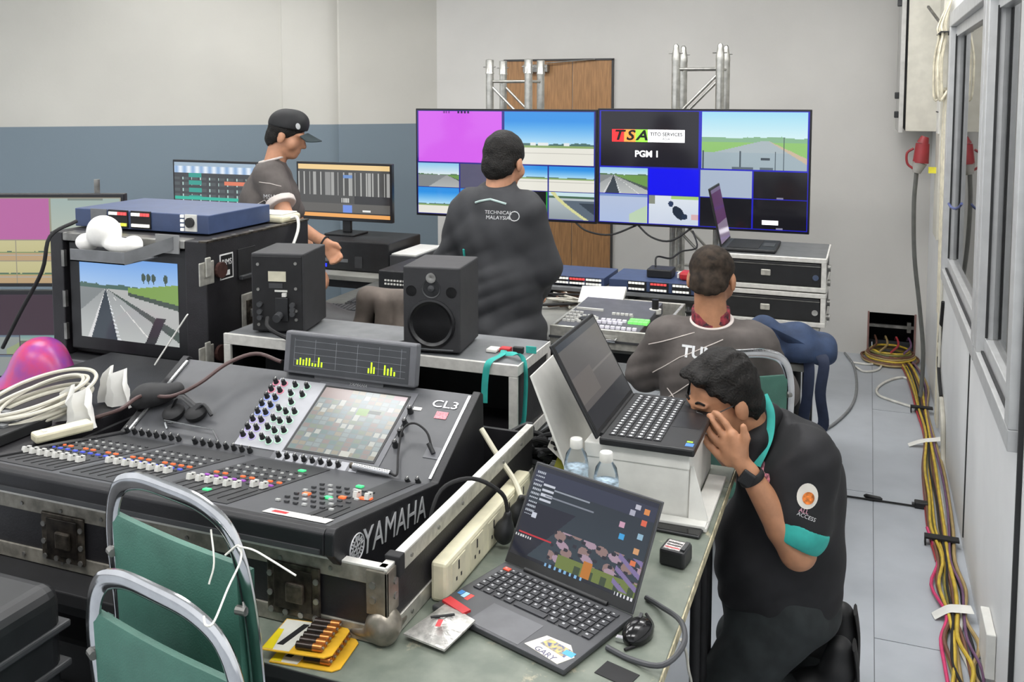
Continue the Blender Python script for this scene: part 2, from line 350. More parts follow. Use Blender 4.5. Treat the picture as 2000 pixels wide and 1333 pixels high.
for k, (y0, y1) in enumerate(((3.62, 5.22), (2.715, 3.585))):
    wn = struct(MB().bb(XW-.035, XW+.05, y0, y1, .88, .94).bb(XW-.01, XW+.05, y0, y1, .94, .995).bb(XW-.035, XW+.05, y0, y1, 2.16, 2.23).build('window_%d' % (k+1), FRM, bev=.003))
    for ya, yb in ((y0, y0+.07), (y1-.07, y1)): MB().bb(XW-.035, XW+.05, ya, yb, .94, 2.16).build('window_stile', FRM, wn, bev=.003)
    MB().bb(XW-.008, XW+.045, y0+.07, y0+.105, .995, 2.16).bb(XW-.008, XW+.045, y1-.105, y1-.07, .995, 2.16).bb(XW-.008, XW+.045, y0+.105, y1-.105, 2.11, 2.16).build('sash', FRM, wn, bev=.002)
    MB().bb(XW-.012, XW-.004, y1-.112, y1-.104, 1.0, 2.12).bb(XW-.012, XW-.004, y0+.102, y0+.11, 1.0, 2.12).bb(XW-.02, XW-.012, y0+.08, y1-.08, .938, .948).build('window_seal', GAP, wn)
    MB().bb(XW+.012, XW+.018, y0+.1, y1-.1, .99, 2.12).build('pane', GLS, wn)
# door in the back wall
DWOOD = mat('door_veneer', 'a47a50', .5, var=.1, scale=14, stretch=(6, 6, .5))
dr = struct(MB().bb(-2.70, -2.685, YB-.02, YB, 0, 2.085).bb(-1.825, -1.81, YB-.02, YB, 0, 2.085).bb(-2.70, -1.81, YB-.02, YB, 2.078, 2.092).build('door_1', mat('door_frame_dark', '3c3b3a', .5)))
MB().bb(-2.685, -2.14, YB-.012, YB, .005, 2.078).build('door_leaf', DWOOD, dr, bev=.002); MB().bb(-2.134, -1.825, YB-.012, YB, .005, 2.078).build('door_leaf', DWOOD, dr, bev=.002)
dcl = MB().bb(-2.52, -2.32, YB-.07, YB-.012, 1.99, 2.05); dcl.bar((-2.34, YB-.05, 2.06), (-1.95, YB-.03, 2.085), .014, .008)
dcl.build('door_closer', STL, dr, bev=.003)
# ================================================================== pictures shown on the screens (u right, v up)
def C3(h): return np.array([int(h[i:i+2], 16)/255 for i in (0, 2, 4)])
def solid(h): return lambda u, v: np.broadcast_to(C3(h), u.shape+(3,)).copy()
def mixc(a, b, t): return a+(b-a)*np.clip(t, 0, 1)[..., None]
def hn(u, s=0): return .5+.25*np.sin(u*9+s)+.15*np.sin(u*23+1.7*s)+.1*np.sin(u*57+.3+s)
def runway(u, v, s=0, hz=.42, sky='2f93e6', low='bfe6f8', gnd='e9e7dc'):
    c = mixc(C3(low), C3(sky), (v-hz)/(1-hz)*1.4)
    t = hz+.02+.04*hn(u, s); c[(v < t)] = C3('4d6f6b'); c[(v < hz+.01) & (v > hz-.03)] = C3('8aa86b')
    c[v < hz-.03] = C3(gnd); c[(v < hz-.13) & (v > hz-.145)] = C3('c9c7be'); return c
def bldg(u, v):
    c = runway(u, v, .4, .36)
    for x in (.15, .33, .42, .47, .7): c[(abs(u-x) < .03) & (abs(v-.39) < .025)] = C3('e8ecec')
    return c
def straight(u, v, vx=.55, hz=.62, sky='cfe9f3', sky2='8cc6ea', barrier=True):
    c = mixc(C3(sky), C3(sky2), (v-hz)/(1-hz)); c[v < hz+.05*hn(u)] = C3('5d7d5a')
    d = np.maximum(hz-v, 1e-3); s = (u-vx)/d
    g = v < hz; k = mixc(C3('b9bdbb'), C3('9a9d9e'), 1-d*1.6)
    c = np.where(g[..., None], k, c); c[g & (s > 1.6)] = C3('6f9a4f'); c[g & (s > 1.25) & (s < 1.6)] = C3('4f5a55')
    c[g & (s < -.9)] = C3('84898a')
    if barrier:
        c[g & (abs(s+.05) < .22)] = C3('3d454d'); c[g & (abs(s+.29) < .03)] = C3('dadada'); c[g & (abs(s-.2) < .03) & (np.sin(v*140) > 0)] = C3('dfe3e6')
        c[g & (abs(s-.75) < .015)] = C3('e8e8e4')
    return c
def asphalt(u, v):
    c = mixc(C3('8f9aa0'), C3('c7d0d2'), v); c[v > .86] = C3('c9e4ea'); c[(v > .78) & (v < .86)] = C3('4a6b54')
    s = u-.1-.75*(1-v)**1.3; c[abs(s) < .05] = C3('d8d89a'); c[(s > .05) & (v < .7)] = C3('5d6a77'); c[(s > .35) & (v < .62)] = C3('38434e'); return c
def grandprix(u, v):
    c = mixc(C3('d9f2f3'), C3('9fdcf4'), (v-.5)*2); c[v < .53+.05*hn(u, 2)] = C3('86b48c'); c[v < .47] = C3('8fc36c')
    s = (u-.62)/np.maximum(.52-v, 1e-3); c[(v < .5) & (s > -2.2) & (s < .9)] = C3('a9b6bb'); c[(v < .3) & (s < .9)] = C3('9fb0b8'); c[(s > .9) & (s < 1.2) & (v < .5)] = C3('c9b59a')
    for x, h in ((.03, .33), (.38, .33), (.7, .33), (.775, .57)): c[(abs(u-x) < .006) & (v < h) & (v > .02)] = C3('46545c')
    c[(abs(u-.61) < .045) & (abs(v-.2) < .018)] = C3('35424a'); c[(abs(u-.4) < .1) & (v < .05)] = C3('5a6870'); c[(abs(u-.62) < .06) & (v < .05)] = C3('5a6870'); return c
def bike(u, v):
    c = mixc(C3('cbd5e6'), C3('dfe6ee'), v); c[(v > .88) & (u > .45)] = C3('a9d07a'); c[(u < .13) & (v > .7)] = C3('8a8f80')
    m = ((u-.6)/.12)**2+((v-.42-.9*(.6-u))/.2)**2 < 1; c[m] = C3('1d2a3c'); c[((u-.72)/.06)**2+((v-.3)/.09)**2 < 1] = C3('22324a'); c[((u-.45)/.05)**2+((v-.72)/.1)**2 < 1] = C3('2a3b5c'); c[(u > .85) & (v < .4) & (v > .2)] = C3('d8b0b4'); return c
def pale(u, v):
    c = mixc(C3('aebfe0'), C3('b7c4dd'), v); c[(u > .62) & (v < .25+.9*(u-.55)) & (v < .9)] = C3('bcd3b4'); c[v > .9] = C3('7d97cc'); return c
def dark(u, v): c = np.broadcast_to(C3('0b0a10'), u.shape+(3,)).copy(); c[(abs(u-.5) < .06) & (v < .07)] = C3('8a8aa0'); return c
def greendark(u, v): c = solid('060a08')(u, v); c[(u > .95)] = C3('2f9e3a'); return c
def tiles(spec, line):
    def fn(u, v):
        c = np.broadcast_to(C3(line), u.shape+(3,)).copy()
        for x0, x1, y0, y1, f in spec:
            uu = (u-x0)/(x1-x0); vv = (v-y0)/(y1-y0); k = (uu > .012) & (uu < .988) & (vv > .015) & (vv < .985)
            cc = f(np.clip(uu, 0, 1), np.clip(vv, 0, 1)); c[k] = cc[k]
        return c
    return fn
q = (0, .25, .5, .75, 1)
R1, R2 = (.26, .50), (.0, .26)
def rw(s, h, **k): return lambda u, v: runway(u, v, s, h, **k)
def pink(u, v): c = solid('d863f0')(u, v); c[(abs(u-.35) < .05) & (abs(v-.965) < .015) & (np.sin(u*220) > -.3)] = C3('8a3fa0'); c[(abs(u-.55) < .07) & (abs(v-.965) < .02) & (np.sin(u*170) > -.5)] = C3('3c2a58'); return c
SPEC_L = [(0, .5, .5, 1, pink), (.5, 1, .5, 1, bldg), (0, .25, *R1, lambda u, v: straight(u, v, .7, .5, 'e4eef0', '8cc8ee', False)), (.25, .5, *R1, solid('5b5a72')),
          (.5, .75, *R1, rw(1, .5)), (.75, 1, *R1, rw(2, .5)), (0, .25, *R2, rw(3, .35)), (.25, .5, *R2, rw(4, .4)), (.5, .75, *R2, greendark), (.75, 1, *R2, asphalt)]
SPEC_R = [(0, .5, .5, 1, solid('17151d')), (.5, 1, .5, 1, grandprix), (0, .25, *R1, lambda u, v: straight(u, v, .3, .7)), (.25, .5, *R1, solid('0404f2')), (.5, .75, *R1, solid('aab8cc')),
          (.75, 1, *R1, dark), (0, .25, *R2, pale), (.25, .5, *R2, bike), (.5, .75, *R2, dark), (.75, 1, *R2, dark)]
SCR = attr_mat('screen_glow', .95, .12); SCRD = attr_mat('screen_dim', .62, .12)
TXW = mat('screen_white', 'f2f2f4', .4, var=0, emit=.9); TXK = mat('screen_black', '0c0c0e', .4, var=0); TXR = mat('screen_red', 'e8262a', .4, var=0, emit=.8); TXO = mat('screen_orange', 'f0883a', .4, var=0, emit=.8); TXG = mat('screen_green', '86d83c', .4, var=0, emit=.8)
def tsa(par, o, xv, yv, W):      # the caption block of the black programme tile, W = its width
    x = Vector(xv).normalized(); y = Vector(yv).normalized(); nn = x.cross(y)
    def patch(a, b, h0, h1, m, nm='caption_patch'):
        p = [Vector(o)+x*W*i+y*W*j+nn*.0012 for i, j in ((a, h0), (b, h0), (b, h1), (a, h1))]
        MB().add(p, [(0, 1, 2, 3)]).build(nm, m, par, w=True)
    patch(-.5, -.33, -.085, .085, TXR); patch(-.33, -.17, -.085, .085, TXO); patch(-.17, 0, -.085, .085, TXG); patch(0, .5, -.085, .085, TXW)
    for ch, cx in (('T', -.415), ('S', -.25), ('A', -.085)): text(ch, W*.19, TXK, par, frame(Vector(o)+x*W*cx+nn*.002, x, y), 'caption', .0001, shear=.25, sx=1.2, bold=.03)
    text('TITO SERVICES', W*.066, TXK, par, frame(Vector(o)+x*W*.25+y*W*.022+nn*.002, x, y), 'caption', .0001, bold=.02); text('ASIA', W*.052, TXK, par, frame(Vector(o)+x*W*.25-y*W*.04+nn*.002, x, y), 'caption', .0001)
    text('PGM 1', W*.12, TXW, par, frame(Vector(o)-x*W*.01-y*W*.25+nn*.0015, x, y), 'caption', .0001, bold=.03)
BEZ = mat('screen_bezel', '17171b', .3, var=.05)
def flat_tv(label, x0, x1, z0, z1, y, spec, line, group=None, b=.011):
    t = thing('flat_television', label, 'television', ((x0+x1)/2, y+.03, z0), 0, group)
    MB().bb(x0, x1, y, y+.03, z0, z1).build('bezel', BEZ, t, bev=.003, w=True)
    MB().bb(x0+.25, x1-.25, y+.03, y+.07, z0+.05, z1-.2).build('back_cover', BLK2, t, bev=.01, w=True)
    picture('screen', SCR, t, (x0+b, y-.001, z0+b*1.3), (x1-x0-2*b, 0, 0), (0, 0, z1-z0-2.3*b), 264, 148, tiles(spec, line)); return t
tvl = flat_tv('large television on the left of the pair, magenta tile at top left', -2.776, -1.545, 1.027, 1.729, 5.48, SPEC_L, '2a2a8c')
tvr = flat_tv('large television on the right of the pair, black programme tile at top left', -1.541, -.30, 1.030, 1.737, 5.48, SPEC_R, '1d1dc0')
tsa(tvr, (-1.541+.31*1.0, 5.4785, 1.575), (1, 0, 0), (0, 0, 1), .44)
MB().bb(-.56, -.47, 5.474, 5.479, 1.075, 1.1).build('caption_patch', TXW, tvr, w=True)
# ------------------------------------------------------------------ trusses that carry the two televisions
TR = mat('truss_aluminium', 'bdbcb6', .3, .85, var=.08, scale=30)
def truss(label, xa, xb, ztop, cone):
    t = thing('truss_tower', label, 'truss', ((xa+xb)/2, 5.78, 0), 0, 'truss towers behind the televisions')
    ys = (5.66, 5.90)
    for x in (xa, xb):
        for y in ys:
            MB().cyl((x, y, .02), (x, y, ztop-.09), .0255).build('chord', TR, t, smooth=True, w=True)
            MB().lathe([(.027, ztop-.09), (.027, ztop-.085), (.0255, ztop-.06), (.017, ztop-.015), (.017, ztop), (.008, ztop+.012)] if cone else [(.03, ztop-.09), (.03, ztop-.085), (.0265, ztop-.08), (.0265, ztop), (.02, ztop+.003)], (x, y, 0)).build('coupler', TR, t, smooth=True, w=True)
            MB().cyl((x-.045, y, ztop-.045), (x+.04, y, ztop-.045), .0035, n=8).build('pin', STL, t, w=True)
    n = 6; zs = [ztop-.14-(ztop-.25)*i/n for i in range(n+1)]
    for i, z in enumerate(zs):
        for y in ys: MB().cyl((xa, y, z), (xb, y, z), .009, n=10).build('rung', TR, t, smooth=True, w=True)
        for x in (xa, xb): MB().cyl((x, ys[0], z), (x, ys[1], z), .009, n=10).build('rung', TR, t, smooth=True, w=True)
        if i < n:
            s = (i+(0 if cone else 1)) % 2
            for y in ys: MB().cyl((xa if s else xb, y, z-.02), (xb if s else xa, y, zs[i+1]+.02), .009, n=10).build('brace', TR, t, smooth=True, w=True)
    MB().bb(xa-.1, xb+.1, ys[0]-.1, ys[1]+.1, .0, .02).build('base_plate', STL, t, w=True)
    MB().bb(xa-.06, xb+.06, 5.55, 5.635, 1.3, 1.36).bb(xa-.06, xb+.06, 5.55, 5.635, 1.5, 1.56).build('mount_bar', BLK2, t, w=True)
truss('aluminium truss tower standing in front of the wooden door', -2.325, -2.056, 2.045, False)
truss('aluminium truss tower with conical couplers right of the door', -1.104, -.84, 2.115, True)

# ================================================================== desks at the back
def table(name, label, x0, x1, y0, y1, z, m, th=.03, legm=BLK2, r=.018, skirt=None):
    t = thing(name, label, 'table', ((x0+x1)/2, (y0+y1)/2, 0))
    MB().bb(x0, x1, y0, y1, z-th, z).build('table_top', m, t, bev=.003, w=True)
    for x in (x0+.06, x1-.06):
        for y in (y0+.06, y1-.06): MB().cyl((x, y, 0), (x, y, z-th), r, n=12).build('leg', legm, t, smooth=True, w=True)
    for y in (y0+.06, y1-.06): MB().bar((x0+.06, y, z-th-.03), (x1-.06, y, z-th-.03), .02, .05).build('apron', legm, t, w=True)
    for x in (x0+.06, x1-.06): MB().bar((x, y0+.06, .2), (x, y1-.06, .2), .02, .02).build('stretcher', legm, t, w=True)
    return t
DTOP = mat('desk_grey_top', '85857f', .5, var=.08, scale=8)
vd = table('folding_table', 'long table under the video mixer with dark legs', -1.68, -.19, 3.86, 4.98, .735, DTOP)
for i in range(5):
    x = -.42+.05*i; MB().cyl((x, 3.95+.02*(i % 2), 0), (x, 3.95, .70), .009, n=8).build('leg_tube', STL if i % 2 else BLK2, vd, w=True)
table('folding_table', 'long dark table under the pair of desktop monitors', -4.75, -1.80, 4.80, 5.40, .735, DTOP)
table('folding_table', 'small dark table carrying the keyboards behind the speakers', -2.66, -1.78, 3.55, 4.72, .735, mat('desk_dark_top', '50524f', .5, var=.1))
# ------------------------------------------------------------------ pair of monitors on the left desk
def monitor(label, x0, x1, z0, z1, y, fn, zb, m=SCR, b=.014, nu=150, nv=84, rz=0):
    t = thing('desktop_monitor', label, 'monitor', ((x0+x1)/2, y+.02, zb), rz)
    hw = (x1-x0)/2; dz = z0-zb; hz = z1-z0
    MB().bb(-hw, hw, -.02, .012, dz, dz+hz).build('bezel', BEZ, t, bev=.003)
    picture('screen', m, t, (-hw+b, -.0215, dz+b*1.6), (2*hw-2*b, 0, 0), (0, 0, hz-2.6*b), nu, nv, fn, w=False)
    MB().bb(-.03, .03, .012, .035, .012, dz+hz*.5).build('stand_post', BLK, t, bev=.003)
    MB().bb(-.11, .11, -.08, .1, 0, .012).build('stand_foot', BLK, t, bev=.004)
    return t
def traffic(u, v):
    c = solid('3a3d40')(u, v); c[v > .93] = C3('9fb4c6'); c[(v > .80) & (v < .93)] = mixc(C3('e6eef6'), C3('8fb0d8'), (np.sin(u*60)*.5+.5))[(v > .80) & (v < .93)]
    g = (v < .72) & (np.mod(v*9, 1) < .55); c[g & (np.mod(u*9, 1) < .62)] = C3('4c5355'); c[g & (np.mod(u*9, 1) > .9)] = C3('b8d8d2')
    c[(v < .8) & (u > .18) & (u < .34) & (np.mod(v*7, 1) < .6)] = C3('2c9a8d'); c[(v < .34) & (v > .28)] = C3('27b49c'); c[(v < .22) & (np.mod(u*3, 1) < .55)] = C3('2ea896'); c[(u > .62) & (v > .58) & (v < .66)] = C3('e07a5a'); return c
def mixer_ui(u, v):
    c = solid('4a4a48')(u, v); c[v > .91] = C3('f1cf92'); c[v < .075] = C3('f0a95c'); c[(v > .075) & (v < .095)] = C3('2a2a2a')
    t = (v > .42) & (v < .86); c[t & (np.mod(u*16, 1) < .18)] = C3('b4b4b0'); c[t & (u > .3) & (u < .36)] = C3('8e8e8c'); c[t & (np.mod(u*5, 1) > .82)] = C3('a3a3a0'); c[(v > .26) & (v < .42) & (u > .62)] = C3('2f2f30')
    c[(v < .26) & (v > .1)] = C3('5e5c58'); c[(abs(u-.545) < .05) & (v > .1) & (v < .24)] = C3('6d8ee0'); c[(abs(u-.75) < .045) & (v > .12) & (v < .16)] = C3('e8e8e4'); c[(abs(u-.55) < .05) & (abs(v-.78) < .03)] = C3('6a8fc8'); c[(abs(u-.52) < .04) & (abs(v-.33) < .04) & (np.sin(u*500) > 0)] = C3('eeeeea'); return c
p0 = Yp(337, 312, 5.15); p1 = Yp(765, 437, 5.15); p2 = Yp(765, 321, 5.15)
monitor('monitor showing teal tables, behind the man in the cap', p0.x, p0.x+.70, p0.z-.395, p0.z, 5.15, traffic, .735)
zpc = Yp(690, 468, 5.0).z
monitor('monitor with an orange edged mixer window, right of the capped man', p2.x-.70, p2.x, p1.z, p2.z, 5.15, mixer_ui, zpc)
pc0 = Yp(655, 470, 4.95).x; pc1 = Yp(768, 470, 4.95).x
t = thing('desktop_computer', 'black desktop computer lying flat under the right hand monitor', 'computer', ((pc0+pc1)/2, 5.1, .735))
MB().bb(pc0-.2, pc1-.02, 4.93, 5.36, .737, zpc).build('case', BLK, t, bev=.008, w=True)
MB().bb(pc0-.18, pc0+.1, 4.926, 4.931, .79, .81).build('disc_slot', GRY, t, w=True); MB().bb(pc0+.15, pc0+.2, 4.926, 4.931, .76, .83).build('port_panel', DGR, t, w=True)
MB().bb(pc0-.19, pc0-.05, 4.925, 4.931, .755, .775).build('status_light', mat('blue_glow', '2233ff', .4, var=0, emit=1.2), t, w=True, label='glowing blue status light')
t = thing('paper_tray', 'grey plastic tray on the desk beside the black computer', 'tray', (pc1+.07, 5.1, .735)); MB().bb(pc1+.0, pc1+.18, 4.9, 5.3, .737, .86).build('body', DGR, t, bev=.006, w=True); MB().bb(pc1+.01, pc1+.17, 4.91, 5.29, .86, .868).build('paper', WHT, t, w=True)
# rack mixer with rows of white buttons
e0 = Yp(738, 482, 4.3); e1 = Yp(852, 482, 4.3); e2 = Yp(738, 545, 4.3)
t = thing('rack_router', 'black rack unit with rows of white buttons beside the dark jacketed man', 'rack unit', ((e0.x+e1.x)/2, 4.42, .735))
MB().bb(e0.x, e1.x+.1, 4.30, 4.68, .745, .895).build('case', BLK, t, bev=.006, w=True)
bm_ = MB().box(0, 0, 0, .011, .006, .009).mesh('button', WHT)
for r in range(4):
    for c_ in range(16): inst('button', bm_, t, ((e0.x-e1.x)/2+.045+c_*.018, 4.298-4.42, .04+r*.019+(.012 if r > 1 else 0)))
for x in (e0.x+.02, e1.x+.08): MB().bb(x-.015, x+.015, 4.32, 4.36, .735, .745).build('foot', RUB, t, w=True)
# keyboards on the small table
kx = Zp(690, 578, .76)
kme = MB().box(0, 0, 0, .015, .015, .006).mesh('key', DGR)
def keyboard(label, x, y, rz, n=15, w=.36):
    t = thing('computer_keyboard', label, 'keyboard', (x, y, .736), rz, 'keyboards on the dark table'); MB().box(0, 0, .008, w, .14, .016).build('base', BLK, t, bev=.004)
    for r in range(6):
        for c_ in range(n): inst('key', kme, t, (-w/2+.02+c_*(w-.04)/(n-1), -.05+r*.02, .018), sc=(1.2, 1, 1))
keyboard('black keyboard in front of the black desktop computer', -2.42, 4.02, .15); keyboard('grey keyboard pushed behind the first keyboard on the dark table', -2.33, 4.2, .1)
# draped black cover and grey jacket on the small table / chair
def soft(seed, amp, f=22):
    r = np.random.RandomState(seed); a = r.uniform(-1, 1, (5, 3))*f; ph = r.uniform(0, 6, 5)
    return lambda X, Y, Z: amp*sum(np.sin(a[i, 0]*X+a[i, 1]*Y+a[i, 2]*Z+ph[i])/(1+.4*i) for i in range(5))
b0 = Zp(665, 640, .80)
tag(blob('equipment_bag', [('e', (b0.x-.12, b0.y+.02, .80), (.26, .13, .075)), ('e', (b0.x-.22, b0.y+.05, .845), (.16, .1, .05)), ('e', (b0.x+.1, b0.y, .79), (.12, .1, .06))], .05, .012, mat('black_nylon', '202022', .5, var=.15), noise=soft(3, .006)), 'soft black equipment bag slumped behind the speakers', 'bag')
CLO = mat('grey_brown_jacket', '5d544d', .8, var=.1, scale=14)
j0 = Yp(755, 560, 3.2); j1 = Yp(755, 655, 3.2)
tag(blob('draped_jacket', [('c', (j0.x-.08, 3.22, j0.z-.04), (j0.x+.08, 3.22, j0.z-.05), .035, .035), ('c', (j0.x-.09, 3.2, j0.z-.06), (j0.x-.13, 3.18, j1.z-.12), .04, .055), ('c', (j0.x, 3.19, j0.z-.06), (j0.x-.02, 3.16, j1.z-.12), .035, .05), ('c', (j0.x+.07, 3.2, j0.z-.06), (j0.x+.09, 3.17, j1.z-.12), .035, .05), ('c', (j0.x, 3.26, j0.z-.08), (j0.x, 3.30, j1.z-.12), .05, .06)], .025, .009, CLO, noise=soft(8, .005, 30)), 'grey brown jacket draped over a chair back between the speakers', 'jacket')
t = thing('office_chair', 'dark chair hidden under the draped jacket', 'chair', (j0.x, 3.25, 0)); MB().bb(j0.x-.08, j0.x+.08, 3.215, 3.23, .55, j0.z-.08).build('backrest', BLK2, t, bev=.005, w=True); MB().bb(j0.x-.2, j0.x+.2, 3.24, 3.5, .42, .47).build('seat', BLK2, t, bev=.01, w=True)
MB().bb(j0.x-.02, j0.x+.02, 3.225, 3.245, .44, .6).build('back_post', BLK2, t, w=True)
for a in (-.16, .16):
    for b in (3.26, 3.47): MB().cyl((j0.x+a, b, 0), (j0.x+a, b, .43), .012, n=8).build('leg', BLK2, t, w=True)
# ================================================================== stacked multiview monitors at the left edge
pl = Dp(-45, 470, 3.98); pr_ = Dp(245, 470, 3.98); aL = math.atan2(pr_.y-pl.y, pr_.x-pl.x); cL = (pl+pr_)/2; wL = (pr_-pl).length
zt = [(Dp(100, 562, 3.98).z, Dp(100, 378, 3.98).z), (Dp(100, 748, 3.98).z, Dp(100, 570, 3.98).z)]
def dull(f): return lambda u, v: f(u, v)*np.array([.84, .82, .70])+.06
def pale2(u, v): c = mixc(C3('d3dccb'), C3('b9cec8'), v); c[(abs(u-.5) < .25) & (v > .93)] = C3('8d9a90'); return c
def sepia(s): return lambda u, v: runway(u, v, s, .42, 'e8e0a6', 'e4dca0', 'dbb98a')
SP_A = [(0, .5, .5, 1, solid('d873bd')), (.5, 1, .5, 1, pale2), (0, .25, *R1, sepia(1)), (.25, .5, *R1, sepia(2)), (.5, .75, *R1, solid('8a817c')), (.75, 1, *R1, sepia(5)), (0, .25, *R2, sepia(3)), (.25, .5, *R2, sepia(4)), (.5, .75, *R2, sepia(6)), (.75, 1, *R2, sepia(7))]
SP_B = [(0, .5, .5, 1, solid('4a3340')), (.5, 1, .5, 1, solid('4a3340')), (0, .25, *R1, dull(pale)), (.25, .5, *R1, dull(lambda u, v: straight(u, v, .3, .7))), (.5, .75, *R1, solid('2a2ac4')), (.75, 1, *R1, dark), (0, .5, *R2, dull(pale)), (.5, .75, *R2, dull(bike)), (.75, 1, *R2, dark)]
mons = []
for k, (z0, z1) in enumerate(zt):
    t = thing('multiview_monitor', ('upper wide monitor of the left stack, magenta and pale tiles', 'lower wide monitor of the left stack, maroon programme tile')[k], 'monitor', (cL.x, cL.y, z0), aL)
    h = z1-z0; MB().bb(-wL/2, wL/2, 0, .035, 0, h).build('bezel', BEZ, t, bev=.003)
    picture('screen', SCRD, t, (-wL/2+.014, -.001, .016), (wL-.028, 0, 0), (0, 0, h-.032), 150, 90, tiles((SP_A, SP_B)[k], 'b0a890' if k == 0 else '4a3a48'), w=False)
    mons.append(t)
M = ROOT[mons[1]]; h = zt[1][1]-zt[1][0]
tsa(mons[1], M @ Vector((.10, -.002, h*.78)), M.to_3x3() @ Vector((1, 0, 0)), (0, 0, 1), .2)
bk = Vector((-math.sin(aL), math.cos(aL), 0)); sp = cL+bk*.075+Vector((math.cos(aL), math.sin(aL), 0))*.17
t = thing('monitor_stand', 'grey floor stand with pole behind the left monitor stack', 'stand', (sp.x, sp.y, 0), aL)
MB().cyl((0, 0, .02), (0, 0, Dp(185, 350, 4.05).z), .012).build('pole', STL, t, smooth=True); MB().bb(-.2, .2, -.2, .2, 0, .02).build('base', BLK2, t, bev=.004)
for z0, z1 in zt: MB().bb(-.09, -.012, -.039, 0, (z0+z1)/2-.05, (z0+z1)/2+.05).build('bracket', STL, t)

# ================================================================== road case with built-in monitor
RX0, RX1, RY0, RY1, RZ0, RZ1 = -2.79, -2.09, 2.55, 3.17, .87, 1.325
CASE = mat('case_black_laminate', '1d1c1f', .5, var=.12, bump=.1, bscale=200)
t = thing('road_case', 'black road case with a built in track monitor and a sticker on its side', 'road case', ((RX0+RX1)/2, (RY0+RY1)/2, RZ0)); RC = t
MB().bb(RX0, RX1, RY0+.05, RY1, RZ0, RZ1).build('shell', CASE, t, bev=.006, w=True)
for xa, xb in ((RX0, RX0+.06), (RX1-.09, RX1)): MB().bb(xa, xb, RY0, RY0+.06, RZ0, RZ1).build('front_post', CASE, t, bev=.004, w=True)
MB().bb(RX0+.06, RX1-.09, RY0, RY0+.06, RZ1-.03, RZ1).build('top_rail', STL, t, bev=.004, w=True)
for y in np.linspace(RY0+.06, RY1-.05, 6): MB().cyl((RX1-.012, y, RZ1), (RX1-.012, y, RZ1+.004), .009, n=10).build('rivet', STL, t, w=True)
MB().bb(RX1-.03, RX1+.003, RY0, RY1, RZ1-.004, RZ1+.002).build('edge_rail', RUST, t, w=True)
for z in (.93, 1.05, 1.2): MB().bb(RX0+.055, RX0+.068, RY0-.003, RY0+.01, z, z+.06).build('rack_rail', STL, t, w=True)
sx0, sx1, sz0, sz1 = -2.665, -2.222, .945, 1.24
MB().bb(sx0-.05, sx1+.05, RY0+.012, RY0+.055, sz0-.05, sz1+.05).build('monitor_bezel', BLK, t, bev=.006, w=True)
def roadpic(u, v):
    c = straight(u, v, .27, .63, 'a9c8ec', '6d9fe0'); c[(v > .63) & (v < .66+.03*hn(u*2)) & (u < .6)] = C3('4e6a62')
    c[(v < .63) & ((u-.27)/np.maximum(.63-v, 1e-3) > 1.6)] = C3('b3b4b2'); c[(v < .66+.1*np.clip((u-.58)*2, 0, 1)) & (u > .5) & (v > .60-.2*np.clip(u-.5, 0, 1))] = C3('7fa052'); c[(u > .5) & (v < .60-.2*(u-.5)) & (v > .56-.26*(u-.5))] = C3('46524a')
    for x in (.66, .71, .76, .88): c[((u-x)/.022)**2+((v-.80)/.05)**2 < 1] = C3('3c4f45'); c[(abs(u-x) < .005) & (v > .72) & (v < .8)] = C3('3c4f45')
    m = (v < .32) & (abs(u-.78-.35*(v-.2)) < .05); c[m] = C3('39393c'); return c
picture('screen', SCR, t, (sx0, RY0+.011, sz0), (sx1-sx0, 0, 0), (0, 0, sz1-sz0), 120, 80, roadpic)
STK = mat('sticker_white', 'd8d8d6', .5, var=.04); STKK = mat('sticker_black', '101012', .5, var=0)
side = lambda px, py: Xp(px, py, RX1+.002)
s0 = side(443, 520)
MB().bb(RX1, RX1+.0015, s0.y-.036, s0.y+.036, s0.z-.045, s0.z+.045).build('sticker', STK, t, w=True)
MB().bb(RX1+.001, RX1+.0022, s0.y-.031, s0.y+.031, s0.z-.04, s0.z+.04).build('sticker_print', STKK, t, w=True)
FX = lambda y, z: frame((RX1+.0026, y, z), (0, 1, 0), (0, 0, 1))
text('RIMS', .03, STK, t, FX(s0.y, s0.z+.014), 'sticker_lettering', .0003, sx=.85); MB().bb(RX1+.002, RX1+.0026, s0.y-.016, s0.y+.016, s0.z-.032, s0.z-.014).build('sticker_patch', STK, t, w=True)
for k, (px, py) in enumerate(((392, 535), (392, 700))):
    p = side(px+8, py); MB().bb(RX1, RX1+.006, p.y-.03, p.y+.045, p.z-.04, p.z+.04).build('latch', ALU, t, bev=.003, w=True)
    MB().bb(RX1+.006, RX1+.014, p.y-.005, p.y+.02, p.z-.012, p.z+.055).build('latch_hook', ALU, t, bev=.003, w=True)
    MB().cyl((RX1+.004, p.y+.075, p.z), (RX1+.016, p.y+.075, p.z), .028, n=14).build('latch_wing', mat('rusty_red', '4e3430', .5, .4, var=.2), t, w=True)
p = side(482, 510); MB().bb(RX1, RX1+.004, p.y-.05, p.y+.05, p.z-.055, p.z+.05).build('handle_dish', BLK2, t, bev=.002, w=True); MB().bb(RX1+.004, RX1+.02, p.y-.05, p.y+.05, p.z-.06, p.z-.045).build('handle_lip', DGR, t, bev=.003, w=True)
# recessed butterfly latch of pale metal low on the side
p = side(495, 600); lb = MB().bb(RX1, RX1+.007, p.y-.07, p.y+.07, p.z-.075, p.z+.06).build('latch_plate', ALU, t, bev=.01, w=True)
MB().bb(RX1+.006, RX1+.010, p.y-.048, p.y+.05, p.z-.055, p.z+.035).build('latch_dish', RUST, lb, bev=.004, w=True); MB().bb(RX1+.008, RX1+.02, p.y-.03, p.y+.04, p.z-.03, p.z+.0).build('latch_wing', STL, lb, bev=.004, w=True)
